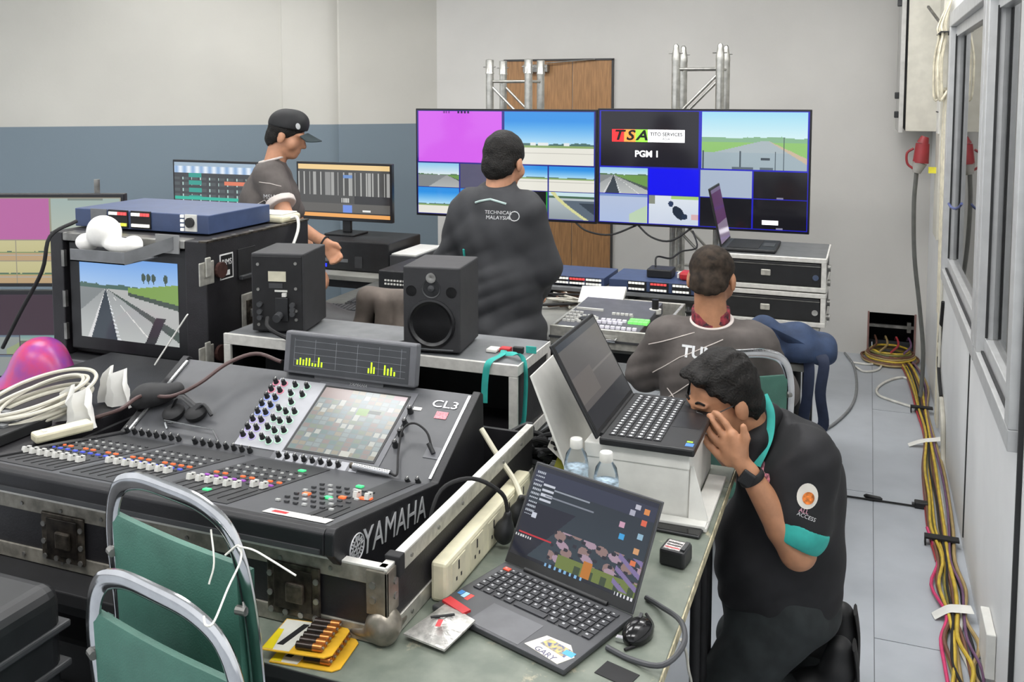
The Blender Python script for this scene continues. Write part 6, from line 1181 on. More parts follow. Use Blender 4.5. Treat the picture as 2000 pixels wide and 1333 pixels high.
for i, c in enumerate(lst):
    off = -.055+.10*i/(len(lst)-1); ordn[c] = ordn.get(c, 0)+1; pts = []
    for k, p in enumerate(ctr):
        sq = .55 if k in (3, 4, 8, 10) else 1
        x = p.x+off*sq+rr.uniform(-.007, .007)+(.015 if c in ('red', 'pink') and 0 else 0)
        if k > 10: x += rr.uniform(-.02, .02)
        if c == 'pink': x = p.x-.06*sq-(.012 if k == 9 else 0)
        pts.append((min(x, .388), p.y, .008+.008*(i % 3)+rr.uniform(0, .004)))
    if c == 'pink': pts = pts[7:]
    if c == 'red': pts = pts[:9]
    n_ = ordn[c]; pos = {1: 'nearest the room', 2: 'in the middle', 3: 'nearest the wall'}[min(n_, 3)]
    solo(MB().tube(pts, rr.choice((.006, .007, .005)), n=7, sub=4), 'floor_cable', CC[c], '%s cable in the bundle along the right wall%s' % (c, ', '+pos if lst.count(c) > 1 else ''), 'cable', pts[0], 'cable bundle on the floor', smooth=True)
for (a, b), m_, lab in (((1804, 808), RUB, 'black strap around the cable bundle, farthest one'), ((1842, 1068), RUB, 'black strap around the cable bundle, nearer one')):
    p = Zp(a, b, 0); solo(MB().bb(p.x-.065, min(p.x+.06, .385), p.y-.02, p.y+.02, .030, .038).bb(p.x-.07, p.x-.064, p.y-.02, p.y+.02, .002, .038), 'cable_strap', m_, lab, 'strap', (p.x, p.y, .03))
def strip(name, m_, lab, pts, wd, cat):
    solo(MB().tube(pts, (wd, .0012), flat=(0, 1, .15), n=6), name, m_, lab, cat, tuple(pts[0]))
p = Zp(1815, 875, 0); strip('white_tape', WHT, 'white tape strip over the cable bundle, farther one', [(p.x-.10, p.y-.01, .004), (p.x-.04, p.y, .03), (p.x+.03, p.y+.02, .04), (p.x+.07, p.y+.04, .045)], .02, 'tape')
p = Zp(1868, 1212, 0); strip('white_tape', WHT, 'white tape strip over the cable bundle, nearest one', [(p.x-.075, p.y-.01, .004), (p.x-.03, p.y, .034), (p.x+.0, p.y, .042), (p.x+.05, p.y+.01, .042)], .022, 'tape')
cc = Zp(1738, 703, 0); ring = ['tan', 'brown', 'yellow', 'tan', 'brown', 'olive', 'yellow']
for i, c in enumerate(ring):
    a0_, b0_ = .19-.012*i+rr.uniform(-.015, .015), .22-.014*i; pts = [(min(cc.x+rr.uniform(-.006, .006)+a0_*math.cos(a), .375), cc.y-.02+b0_*math.sin(a)*.9, .01+.011*i+rr.uniform(0, .005)) for a in np.linspace(0, 6.283, 16)[:-1]]
    solo(MB().tube(pts, .007, n=7, closed=True), 'coiled_cable', CC[c], '%s loop of the cable coil in front of the wall opening, %s' % (c, ('bottom', 'second', 'third', 'fourth', 'fifth', 'sixth', 'topmost')[i]+' layer'), 'cable', (cc.x, cc.y, .01), 'cable coil by the wall opening', smooth=True)
for i, (c, x_) in enumerate((('brown', .08), ('tan', .15), ('red', .22), ('purple', .30))):
    pts = [(x_, YB+.3, .05), (x_, YB+.08, .12), (x_+.01, YB-.06, .10), (x_-.04, YB-.25, .095)]; solo(MB().tube(pts, .007), 'opening_cable', CC[c], '%s cable coming out of the wall opening' % c, 'cable', pts[-1], 'cables through the wall opening', smooth=True)
pts = [Zp(a, b, .008) for a, b in ((1662, 708), (1700, 712), (1722, 706), (1716, 722), (1688, 726), (1670, 716))]; solo(MB().tube(pts, .007), 'white_floor_cable', CC['white'], 'short white cable loop near the back wall', 'cable', tuple(pts[0]), smooth=True)
pts = [Zp(a, b, .008) for a, b in ((1796, 752), (1765, 738), (1735, 744), (1714, 758), (1716, 772), (1745, 784), (1797, 800))]; solo(MB().tube(pts, .008), 'white_floor_cable', CC['white'], 'white cable bulging out from the floor bundle', 'cable', tuple(pts[0]), smooth=True)
pts = [Zp(a, b, .008) for a, b in ((1618, 655), (1650, 690), (1668, 716), (1673, 760), (1662, 795), (1632, 826), (1598, 846), (1560, 858), (1500, 870))]; solo(MB().tube(pts[1:], .008), 'grey_floor_cable', mat('cable_mid_grey', '7d7f80', .5), 'grey cable curving across the floor behind the kneeling man', 'cable', tuple(pts[3]), smooth=True)
pts = [Zp(a, b, .006) for a, b in ((1540, 955), (1620, 965), (1690, 975), (1740, 982), (1800, 991))]; solo(MB().tube(pts, .0045), 'thin_floor_cable', RUB, 'thin black cable lying straight across the floor', 'cable', tuple(pts[0]), smooth=True)
p = Zp(1705, 977, .0); solo(MB().lathe([(.004, -.04), (.010, -.03), (.010, .03), (.004, .04)], (p.x, p.y, .0115), 12, ry(math.pi/2) @ rx(.2)), 'inline_filter', BLK, 'small black filter lump on the thin floor cable', 'filter', (p.x, p.y, .011), smooth=True)
p = Zp(1812, 994, .0); t = thing('floor_adapter', 'black adapter box at the end of the thin floor cable', 'adapter', (p.x-.02, p.y, 0)); MB().bb(p.x-.055, p.x+.0, p.y-.02, p.y+.02, .0, .028).build('body', BLK, t, bev=.004, w=True); MB().bb(p.x-.065, p.x-.055, p.y-.008, p.y+.008, .003, .018).build('socket', DGR, t, w=True)
# ================================================================== people
from mathutils.bvhtree import BVHTree
def bvh(o):
    me = o.data; M = ROOT[o]; return BVHTree.FromPolygons([M @ v.co for v in me.vertices], [tuple(p.vertices) for p in me.polygons])
def cast(tree, p, d, eps=.0015):
    d = Vector(d).normalized(); h = tree.ray_cast(Vector(p)-d*1.0, d)
    return (h[0]-d*eps) if h[0] is not None else Vector(p)
def wrap_text(s, size, m, par, M, tree, d, name='lettering', **k):
    o = text(s, size, m, par, M, name, 0, **k); I = ROOT[par]; J = I.inverted()
    for v in o.data.vertices: v.co = J @ cast(tree, I @ v.co, d, .003)
    return o
def wrap_line(pts, r, m, par, tree, d, name, flat=True):
    q = []
    for a, b in zip(pts[:-1], pts[1:]):
        for k in range(6): q.append(cast(tree, mid(Vector(a), Vector(b), k/6), d, .001))
    q.append(cast(tree, pts[-1], d, .001)); return MB().tube(q, r, n=6, smooth=False).build(name, m, par, smooth=True, w=True)
def wrap_patch(c, rx_, rz__, m, par, tree, d, xa, ya, name, n=20, eps=.0025):
    c = Vector(c); xa = Vector(xa).normalized(); ya = Vector(ya).normalized(); vs = [cast(tree, c, d, eps)]
    for k in range(1, 4): vs += [cast(tree, c+xa*rx_*k/3*math.cos(t_)+ya*rz__*k/3*math.sin(t_), d, eps) for t_ in [2*math.pi*i/n for i in range(n)]]
    fs = [(0, 1+i, 1+(i+1) % n) for i in range(n)]+[(1+k*n+i, 1+k*n+(i+1) % n, 1+(k+1)*n+(i+1) % n, 1+(k+1)*n+i) for k in range(2) for i in range(n)]
    return MB().add(vs, fs).build(name, m, par, smooth=True, w=True)
def basis(fwd, up=(0, 0, 1)):
    y = Vector(fwd).normalized(); x = y.cross(Vector(up)).normalized(); z = x.cross(y); return Matrix((x, y, z)).transposed()
def head_prims(c, R, s=1.0, neck=None):
    T = lambda p: tuple(Vector(c)+R @ (Vector(p)*s)); A = np.array(R)
    E_ = lambda p, r: ('e', T(p), tuple(v*s for v in r), A)
    pr = [E_((0, -.012, .035), (.074, .094, .078)), E_((0, .028, -.028), (.060, .066, .085)), E_((0, .055, -.088), (.038, .034, .027)), ('c', T((0, .088, .012)), T((0, .108, -.030)), .010*s, .014*s),
          E_((0, .076, .026), (.052, .018, .011)), E_((0, .084, -.064), (.025, .012, .009)), E_((.05, .05, -.03), (.022, .03, .03)), E_((-.05, .05, -.03), (.022, .03, .03))]
    ears = [E_((sx*.078, -.008, -.012), (.010, .021, .032)) for sx in (-1, 1)]
    nk = neck or T((0, -.045, -.20)); return pr+ears+[('c', T((0, -.025, -.05)), tuple(nk), .054*s, .060*s)]
def hair_for(name, c, R, s, m, par, line=((0, .088, .068), (0, -.6, .8)), fat=1.0, vox=.005, top=0, extra=(), ragged=.0016, rough=.0009):
    T = lambda p: tuple(Vector(c)+R @ (Vector(p)*s)); A = np.array(R)
    pr = [('e', T((0, -.012, .038+top*.3)), (.081*s*fat, .100*s*fat, (.083+top)*s*fat), A), ('e', T((0, -.05, -.02)), (.070*s*fat, .062*s*fat, .075*s*fat), A)]
    pr += [('e', T(p), tuple(v*s for v in r), A) for p, r in extra]
    n = R @ Vector(line[1]); return blob(name, pr, .012, vox, m, par, cut=[(T(line[0]), tuple(n), ragged)], noise=soft(17, rough, 170))
def fingers(W_, U, V, N, lens=(.068, .076, .072, .056), curl=.5, thumb=True, s=1.0):
    W_ = Vector(W_); U = Vector(U).normalized(); V = (Vector(V)-U*Vector(V).dot(U)).normalized(); N = U.cross(V) if N is None else Vector(N)
    B = Matrix((V, U, N)).transposed(); P = lambda v, u, n: tuple(W_+(V*v+U*u+N*n)*s)
    pr = [('e', P(0, .045, 0), (.040*s, .05*s, .016*s), np.array(B)), ('e', P(0, .078, .001), (.040*s, .018*s, .014*s), np.array(B)), ('c', P(0, -.02, 0), P(0, .02, 0), .024*s, .022*s)]
    for v, L in zip((.030, .010, -.010, -.029), lens):
        b = (v, .085, 0); a1, a2, a3 = curl*.5, curl*1.2, curl*1.8; p = [b]
        for a, l in ((a1, L*.42), (a2, L*.32), (a3, L*.26)): q = p[-1]; p.append((q[0]*1.03, q[1]+l*math.cos(a), q[2]+l*math.sin(a)))
        for i in range(3): pr.append(('c', P(*p[i]), P(*p[i+1]), (.0095-.0008*i)*s, (.0088-.0008*i)*s))
    if thumb: pr += [('c', P(.022, .02, .004), P(.048, .048, .012), .014*s, .011*s), ('c', P(.048, .048, .012), P(.056, .078, .018), .0108*s, .009*s)]
    return pr
def shoe(par, heel, toe, m, name='shoe'):
    heel, toe = Vector(heel), Vector(toe); blob(name, [('c', heel, mid(heel, toe, .55), .040, .042), ('c', mid(heel, toe, .5), toe, .042, .034), ('c', heel+Vector((0, 0, .02)), heel+Vector((0, 0, .06)), .04, .042)], .02, .008, m, par, cut=[((0, 0, .004), (0, 0, 1))])
SHOE = mat('black_shoe', '1a1a1b', .55); TRS = mat('black_trousers', '1c1d1f', .75, var=.12, scale=30)
# ------------------------------------------------------------------ man in the dark jacket, seen from behind
O = Vector((-1.50, 3.74, 0)); p = thing('person', 'man in a dark jacket standing with his back to the camera before the televisions', 'person', tuple(O)); V3 = lambda x, y, z: (O.x+x, O.y+y, z)
Rh = basis((.12, 1, -.22)); hc = Vector(V3(.018, .03, 1.53))
LH_, RH_ = (-.16, .34, .86), (.05, .33, .88)
bp = head_prims(hc, Rh, 1.04, V3(.01, -.02, 1.36))+[('c', V3(0, .0, 1.24), V3(0, .02, .85), .09, .11), ('c', V3(.01, -.01, 1.36), V3(0, 0, 1.24), .05, .07), ('c', V3(-.15, -.01, 1.31), V3(-.235, .02, 1.06), .045, .04), ('c', V3(-.15, -.01, 1.3), V3(0, 0, 1.26), .045, .05), ('c', V3(.15, -.01, 1.3), V3(0, 0, 1.26), .045, .05), ('c', V3(-.235, .02, 1.06), V3(*LH_), .038, .026), ('c', V3(.15, -.01, 1.31), V3(.215, .03, 1.06), .045, .04), ('c', V3(.215, .03, 1.06), V3(*RH_), .038, .026), ('c', V3(-.09, .0, .85), V3(-.1, .02, .1), .085, .045), ('c', V3(.09, 0, .85), V3(.1, .02, .1), .085, .045)]
bp += fingers(V3(*LH_), (.2, 1, -.5), (1, 0, 0), None)+fingers(V3(*RH_), (-.2, 1, -.5), (-1, 0, 0), None)
blob('body', bp, .016, .0075, SKIN, p)
hair_for('hair', hc, Rh, 1.04, HAIR, p, line=((0, .09, .06), (0, -.66, .75)), fat=1.03, top=.008)
JK = mat('charcoal_jacket', '303134', .72, var=.06, scale=10)
def folds(seed, amp, fx=8, fz=26):
    r = np.random.RandomState(seed); a = r.uniform(.7, 1.3, 6); ph = r.uniform(0, 6, 6)
    def fn(X, Y, Z):
        w1 = np.sin(fz*a[0]*Z+fx*a[1]*X+ph[0]+1.6*np.sin(9*X+5*Y+ph[1])); w2 = np.sin(fz*1.5*a[2]*Z-fx*2.2*X+6*Y+ph[2]+1.2*np.sin(11*Z+ph[3])); w3 = np.sin(fz*2.1*a[4]*X+fx*3*Z+ph[4])
        msk = .55+.45*np.sin(5*X+6*Z+ph[5])
        return amp*(.7*w1+msk*(.9-2*np.abs(w2))+.35*w3)
    return fn
jp = [('c', V3(-.105, -.01, 1.335), V3(.105, -.01, 1.335), .082, .082), ('e', V3(0, -.01, 1.22), (.185, .135, .17)), ('e', V3(.01, .0, .98), (.195, .16, .24)), ('e', V3(.02, .0, .78), (.205, .175, .14)), ('c', V3(.005, -.015, 1.36), V3(.012, -.005, 1.455), .098, .070),
      ('c', V3(-.145, -.01, 1.315), V3(-.235, .01, 1.07), .078, .068), ('c', V3(-.235, .01, 1.07), V3(-.18, .28, .89), .066, .048), ('c', V3(.145, -.01, 1.315), V3(.21, .03, 1.07), .078, .068), ('c', V3(.205, .03, 1.07), V3(.08, .28, .90), .066, .048)]
jk = blob('jacket', jp, .035, .0085, JK, p, noise=folds(5, .0052, 9, 30), cut=[((0, 0, .685), (0, 0, 1)), (V3(0, 0, 1.445), (0, .25, -1))])
tr_ = [('e', V3(0, 0, .74), (.17, .14, .13)), ('c', V3(-.09, .0, .72), V3(-.10, .01, .08), .105, .065), ('c', V3(.09, .0, .72), V3(.10, .01, .08), .105, .065)]
blob('trousers', tr_, .02, .010, TRS, p, cut=[((0, 0, .05), (0, 0, 1))])
for sx in (-.1, .1): shoe(p, V3(sx, -.03, .035), V3(sx*1.15, .19, .03), SHOE)
tj = bvh(jk); INK = mat('white_print', 'c9cacb', .6, var=.03)
for k, (s_, sz) in enumerate((('TECHNICAL', .021), ('MALAYSIA', .022))): wrap_text(s_, sz, INK, p, frame(V3(.05, -.3, 1.345-.022*k), (1, 0, 0), (0, 0, 1)), tj, (0, 1, -.1), 'back_lettering')
wrap_line([V3(.118+.020*math.cos(a), -.3, 1.332+.020*math.sin(a)) for a in np.linspace(0, 6.28, 13)], .0022, INK, p, tj, (0, 1, -.1), 'back_emblem')
wrap_line([V3(-.06, -.3, 1.412), V3(.012, -.3, 1.428), V3(.08, -.3, 1.412)], .005, mat('collar_stripe', 'a9bcb8', .7), p, tj, (0, 1, -.25), 'collar_stripe')
wrap_line([V3(-.150, -.3, 1.16), V3(-.155, -.3, 1.10), V3(-.158, -.3, 1.0)], .006, TEAL, p, tj, (.2, 1, 0), 'teal_piping')
# ------------------------------------------------------------------ man in the cap at the monitors
O = Vector((-3.045, 4.32, 0)); p = thing('person', 'man in a black cap and grey jersey reaching over the desk on the left', 'person', tuple(O)); V3 = lambda x, y, z: (O.x+x, O.y+y, z)
fw_ = Vector((.9, .44, 0)).normalized(); rt = Vector((fw_.y, -fw_.x, 0))
def G(f, r_, z): v = O+fw_*f+rt*r_; return (v.x, v.y, z)
Rh = basis(fw_*.95+rt*.10+Vector((0, 0, -.30))); hc = Vector(G(.055, -.005, 1.595))
wr_ = Yp(634, 474, 4.22); el = Yp(560, 428, 4.12); s2 = Yp(528, 342, 4.20)
bp = head_prims(hc, Rh, 1.02, G(-.02, 0, 1.41))+[('c', G(-.04, 0, 1.27), G(-.08, 0, .85), .09, .11), ('c', G(-.02, 0, 1.41), G(-.04, 0, 1.27), .05, .07), ('c', tuple(s2), G(-.03, 0, 1.28), .05, .05), ('c', G(-.02, -.16, 1.33), G(-.03, 0, 1.28), .05, .05), ('c', tuple(s2), tuple(el), .05, .042), ('c', tuple(el), tuple(wr_), .043, .027), ('c', G(-.02, -.18, 1.34), G(.08, -.24, 1.06), .05, .04), ('c', G(.08, -.24, 1.06), G(.18, -.2, .84), .04, .027), ('c', G(-.09, .09, .85), G(-.08, .1, .1), .085, .045), ('c', G(-.09, -.09, .85), G(-.08, -.1, .1), .085, .045)]
bp += fingers(tuple(wr_), (.55, .2, -.8), (.7, .3, .62), None, curl=.9, s=.95)+fingers(G(.18, -.2, .84), (.5, .2, -.8), (.4, -1, 0), None)
blob('body', bp, .016, .007, SKIN, p)
hair_for('hair', hc, Rh, 1.02, HAIR, p, line=((0, .05, .02), (0, -.62, .78)), fat=1.0)
CAPM = mat('black_cap', '17181a', .7, var=.1); T = lambda q: tuple(hc+Rh @ (Vector(q)*1.02)); A = np.array(Rh)
cp = blob('cap', [('e', T((0, -.008, .055)), (.090, .110, .092), A), ('e', T((0, .03, .09)), (.075, .07, .060), A)], .02, .005, CAPM, p, cut=[(T((0, 0, .045)), tuple(Rh @ Vector((0, -.10, 1))))])
vs = []; n = 12
for k, (rr_, hh) in enumerate(((0, 0), (1, 0))):
    for i in range(n+1):
        a = -1.15+2.3*i/n; vs.append(T(((.085+.0*k)*math.sin(a), .07+.035*math.cos(a)+k*(.085*math.cos(a*.9)), .048-.006*k-.022*math.sin(a)**2-.012*k)))
vs += [tuple(Vector(v)+Rh @ Vector((0, 0, -.004))) for v in vs]; m_ = 2*(n+1); fs = [(i, i+1, n+2+i, n+1+i) for i in range(n)]; fs += [tuple(m_+k for k in reversed(f_)) for f_ in fs]+[(n+1+i, n+2+i, m_+n+2+i, m_+n+1+i) for i in range(n)]
MB().add(vs, fs).build('cap_visor', mat('cap_visor_teal', '18282c', .7), p, smooth=True, w=True)
wrap_patch(T((.06, .055, .075)), .014, .018, INK, p, bvh(cp), tuple(Rh @ Vector((-1, -.5, 0))), tuple(Rh @ Vector((-.4, 1, 0))), (0, 0, 1), 'cap_emblem', 10)
JS = mat('grey_brown_jersey', '57514e', .8, var=.10, scale=12); CUF = mat('pale_cuff', 'cfc5bf', .75, var=.03)
sp_ = [('c', G(-.03, -.13, 1.365), G(-.03, .12, 1.37), .082, .082), ('e', G(-.04, 0, 1.24), (.165, .165, .17)), ('e', G(-.06, 0, 1.02), (.175, .175, .22)), ('e', G(-.07, 0, .85), (.17, .17, .12)), ('c', G(-.03, 0, 1.38), G(-.025, 0, 1.475), .10, .068)]
se = mid(s2, el, .42)
slv = [('c', tuple(s2), tuple(se), .082, .076), ('c', G(-.02, -.18, 1.335), G(.04, -.23, 1.15), .08, .072)]
ax_ = (el-s2).normalized()
sh = blob('jersey', sp_+slv, .03, .008, JS, p, noise=folds(9, .004), cut=[((0, 0, .80), (0, 0, 1)), (G(-.02, 0, 1.465), (.25*fw_.x, .25*fw_.y, -1))])
blob('sleeve_cuff', [('c', tuple(se-ax_*.02), tuple(se+ax_*.10), .079, .079)], .01, .006, CUF, p, cut=[(tuple(se+ax_*.045), tuple(ax_)), (tuple(se+ax_*.082), tuple(-ax_))])
tj = bvh(sh); sc_ = Vector(G(.0, .27, 1.285)); wrap_text('MSIA', .034, INK, p, frame(tuple(sc_+rt*.2), tuple(fw_), (0, 0, 1)), tj, tuple(-rt), 'sleeve_lettering')
wrap_line([tuple(sc_+rt*.2+fw_*a+Vector((0, 0, b))) for a, b in ((-.10, -.06), (-.03, -.02), (.03, -.09))], .002, CUF, p, tj, tuple(-rt), 'sleeve_stripe'); wrap_line([tuple(sc_+rt*.2+fw_*a+Vector((0, 0, b))) for a, b in ((-.06, .075), (.0, .07), (.06, .055))], .002, CUF, p, tj, tuple(-rt), 'sleeve_stripe')
MB().tube([G(-.025+.068*math.cos(a), .068*math.sin(a), 1.465+.017*math.cos(a)) for a in np.linspace(0, 6.283, 17)[:-1]], .007, closed=True).build('collar', CUF, p, smooth=True, w=True)
MB().tube([tuple(wr_+Vector((.024*math.cos(a)*.5, .030*math.sin(a), .030*math.cos(a)))) for a in np.linspace(0, 6.283, 13)[:-1]], .006, closed=True).build('watch_band', RUB, p, smooth=True, w=True)
blob('trousers', [('e', G(-.08, 0, .86), (.15, .15, .12)), ('c', G(-.09, .09, .82), G(-.08, .10, .08), .10, .065), ('c', G(-.09, -.09, .82), G(-.08, -.10, .08), .10, .065)], .02, .011, TRS, p, cut=[((0, 0, .05), (0, 0, 1))])
for s_ in (-.1, .1): shoe(p, G(-.10, s_, .035), G(.11, s_*1.15, .03), SHOE)
# ------------------------------------------------------------------ seated man at the video mixer
O = Vector((-.555, 3.64, 0)); p = thing('person', 'seated man in a brown grey jersey and red neck scarf seen from behind', 'person', tuple(O)); V3 = lambda x, y, z: (O.x+x, O.y+y, z)
Rh = basis((.02, 1, -.32)); hc = Vector(V3(-.008, .03, 1.10))
bp = head_prims(hc, Rh, 1.10, V3(0, -.01, .92))+[('c', V3(0, .0, .80), V3(0, .0, .56), .10, .12), ('c', V3(0, -.01, .92), V3(0, 0, .80), .05, .07), ('c', V3(-.18, 0, .85), V3(0, 0, .82), .045, .05), ('c', V3(.18, 0, .85), V3(0, 0, .82), .045, .05), ('c', V3(-.18, 0, .85), V3(-.29, .04, .66), .048, .042), ('c', V3(-.29, .04, .66), V3(-.28, .24, .78), .042, .028), ('c', V3(.18, 0, .85), V3(.27, .05, .64), .048, .042), ('c', V3(.27, .05, .64), V3(.1, .20, .78), .042, .028),
      ('c', V3(-.10, .05, .53), V3(-.13, .40, .53), .085, .06), ('c', V3(-.13, .40, .53), V3(-.13, .42, .1), .055, .042), ('c', V3(.10, .05, .53), V3(.13, .40, .53), .085, .06), ('c', V3(.13, .40, .53), V3(.13, .42, .1), .055, .042)]
bp += fingers(V3(-.28, .24, .78), (.3, 1, .05), (1, -.3, 0), None, curl=.35)+fingers(V3(.1, .20, .78), (-.6, .8, .0), (-.8, -.6, 0), None, curl=.35)
blob('body', bp, .016, .0075, SKIN2, p)
hair_for('hair', hc, Rh, 1.10, mat('cropped_hair', '221c17', .8, spec=.25, var=.35, scale=40, c2='3d332a'), p, line=((0, .07, .085), (0, -.70, .71)), fat=.985)
sp_ = [('c', V3(-.14, -.01, .865), V3(.14, -.01, .865), .085, .085), ('e', V3(0, -.02, .74), (.205, .145, .17)), ('e', V3(0, -.01, .60), (.20, .155, .15)), ('e', V3(0, .0, .51), (.19, .16, .08)), ('c', V3(0, -.01, .885), V3(0, .0, .955), .105, .072), ('c', V3(-.18, 0, .85), V3(-.275, .035, .69), .082, .076), ('c', V3(.18, 0, .85), V3(.258, .045, .67), .082, .076)]
sh = blob('jersey', sp_, .035, .0085, JS, p, noise=folds(31, .004), cut=[(V3(0, 0, .945), (0, .25, -1)), ((0, 0, .478), (0, 0, 1))])
blob('neck_scarf', [('c', V3(-.004, -.002, .92), V3(-.006, .008, 1.02), .075, .075)], .01, .006, mat('scarf_print', 'a63a45', .8, scale=55, c2='25222a', var=.3), p, cut=[(V3(0, 0, .938), (0, -.2, 1)), (V3(0, 0, .988), (0, .2, -1))])
MB().tube([V3(.078*math.cos(a), -.002+.078*math.sin(a), .940+.02*math.sin(a)) for a in np.linspace(0, 6.283, 19)[:-1]], .009, closed=True).build('collar_band', CUF, p, smooth=True, w=True)
tj = bvh(sh); wrap_text('TUNITY', .058, INK, p, frame(V3(.02, -.35, .852), (1, 0, 0), (0, 0, 1)), tj, (0, 1, -.05), 'back_lettering', sx=1.1, bold=.03)
for q in ([(-.235, .855), (-.05, .925)], [(-.22, .74), (-.10, .83), (.06, .91)], [(-.20, .62), (-.10, .70), (-.02, .77)], [(-.15, .70), (-.11, .66), (-.06, .65)]): wrap_line([V3(a, -.4, b) for a, b in q], .0022, CUF, p, tj, (0, 1, -.05), 'jersey_stripe')
blob('trousers', [('e', V3(0, .02, .52), (.175, .15, .075)), ('c', V3(-.10, .05, .53), V3(-.13, .40, .53), .10, .078), ('c', V3(-.13, .40, .53), V3(-.13, .42, .09), .075, .06), ('c', V3(.10, .05, .53), V3(.13, .40, .53), .10, .078), ('c', V3(.13, .40, .53), V3(.13, .42, .09), .075, .06)], .02, .011, TRS, p, cut=[((0, 0, .05), (0, 0, 1))])
for s_ in (-.13, .13): shoe(p, V3(s_, .39, .035), V3(s_*1.05, .60, .03), SHOE)
chair('green backed chrome chair with the seated man on it', (-.425, 3.42, 0), .55, .885)
# ------------------------------------------------------------------ kneeling man with his hand over his face
YK = 2.72; K = lambda a, b, y=YK: Yp(a, b, y)
kb_ = K(1520, 1180); p = thing('person', 'kneeling man in a black polo shirt with teal trim covering his face with a hand', 'person', (kb_.x, YK, 0))
hc = K(1412, 780, 2.60); Rh = basis((-.72, -.58, -.33)); wr_ = K(1463, 925, 2.47); el = K(1558, 1078, 2.50); shn = K(1572, 905, 2.56); shf = K(1540, 880, 2.90)
nk = K(1508, 872, 2.71)
bp = head_prims(hc, Rh, 1.02, tuple(nk))+[('c', tuple(nk), tuple(K(1530, 960)), .05, .09), ('c', tuple(K(1530, 960)), tuple(K(1520, 1120)), .09, .12), ('c', tuple(shn), tuple(K(1530, 960)), .05, .05), ('c', tuple(shf), tuple(K(1530, 960)), .05, .05), ('c', tuple(shn), tuple(el), .052, .048), ('c', tuple(el), tuple(mid(el, wr_, .3)), .047, .045), ('c', tuple(mid(el, wr_, .3)), tuple(wr_), .045, .027), ('c', tuple(shf), (shf.x-.10, 2.93, .60), .052, .045), ('c', (shf.x-.10, 2.93, .60), (shf.x-.22, 2.80, .78), .044, .028),
      ('c', tuple(K(1530, 1180, 2.63)), (-.33, 2.60, .12), .09, .065), ('c', (-.33, 2.60, .11), (-.09, 2.66, .10), .055, .042), ('c', tuple(K(1530, 1180, 2.83)), (-.30, 2.88, .12), .09, .065), ('c', (-.30, 2.88, .11), (-.08, 2.86, .10), .055, .042)]
# the hand: knuckles, finger joints and thumb placed one by one
H_ = lambda a, b, y: tuple(Yp(a, b, y))
bp += [('c', tuple(wr_), H_(1440, 892, 2.465), .026, .024), ('e', H_(1428, 873, 2.468), (.026, .017, .042), np.array(basis((0, 1, 0)))), ('c', H_(1444, 885, 2.465), H_(1432, 850, 2.465), .022, .015), ('c', H_(1432, 890, 2.47), H_(1412, 866, 2.47), .02, .014), ('c', H_(1424, 900, 2.475), H_(1400, 884, 2.478), .018, .013)]
for ch in (((1432, 850), (1418, 828), (1405, 812), (1396, 806)), ((1418, 858), (1402, 836), (1391, 820), (1385, 812)), ((1408, 870), (1391, 852), (1382, 838), (1379, 828)), ((1398, 884), (1384, 870), (1378, 860), (1376, 852))):
    for i in range(3): bp.append(('c', H_(*ch[i], 2.468+.006*i), H_(*ch[i+1], 2.474+.006*i), .0104-.0008*i, .0096-.0008*i, .003))
bp += [('c', H_(1450, 885, 2.462), H_(1456, 856, 2.458), .0150, .0120), ('c', H_(1456, 856, 2.458), H_(1452, 834, 2.456), .0115, .0095)]
bp += fingers((shf.x-.22, 2.80, .78), (-1, -.3, .1), (0, -1, 0), None)
blob('body', bp, .009, .005, SKIN2, p)
hair_for('hair', hc, Rh, 1.02, HAIR, p, line=((0, .066, .078), (0, -.80, .60)), fat=1.04, top=.014, vox=.004, extra=(((0, .055, .098), (.06, .04, .028)), ((.066, .035, .03), (.012, .02, .035)), ((-.066, .035, .03), (.012, .02, .035))), ragged=.0035, rough=.0018)
T = lambda q: tuple(hc+Rh @ (Vector(q)*1.02))
for sx in (-1, 1):
    MB().tube([T((sx*.078, -.005, .012)), T((sx*.076, .04, .012)), T((sx*.066, .088, .008))], .0016, n=6).build('glasses_arm', DGR, p, smooth=True, w=True); MB().tube([T((sx*(.034+.024*math.cos(a)), .098-.012*abs(math.cos(a)), .0+.018*math.sin(a))) for a in np.linspace(0, 6.283, 13)[:-1]], .0014, n=6, closed=True).build('glasses_rim', DGR, p, smooth=True, w=True)
    MB().tube([T((sx*(.018+.03*k/4), .087-.010*(k/4)**2, .034+.006*math.sin(k*.8))) for k in range(5)], .0035, n=6).build('eyebrow', HAIR, p, smooth=True, w=True)
POLO = mat('black_polo', '18181b', .8, var=.12, scale=14)
sp_ = [('c', tuple(shn+Vector((-.02, .03, -.01))), tuple(shf+Vector((.0, -.02, -.01))), .085, .085), ('e', tuple(K(1545, 950, 2.70)), (.15, .20, .16)), ('e', tuple(K(1530, 1040)), (.165, .195, .16)), ('e', tuple(K(1520, 1090)), (.18, .19, .15)), ('e', tuple(K(1518, 1150)), (.165, .18, .09)), ('c', tuple(K(1540, 895)), tuple(K(1502, 848, 2.71)), .115, .080), ('c', tuple(shn), tuple(mid(shn, el, .62)), .085, .076), ('c', tuple(shf), (shf.x-.05, 2.93, .70), .085, .076)]
sh = blob('polo_shirt', sp_, .06, .008, POLO, p, noise=folds(51, .005, 10, 22), cut=[(tuple(K(1497, 842, 2.70)), (.75, .25, -.6)), ((0, 0, K(1512, 1185).z), (0, 0, 1))])
ax_ = (el-shn).normalized(); se = mid(shn, el, .66)
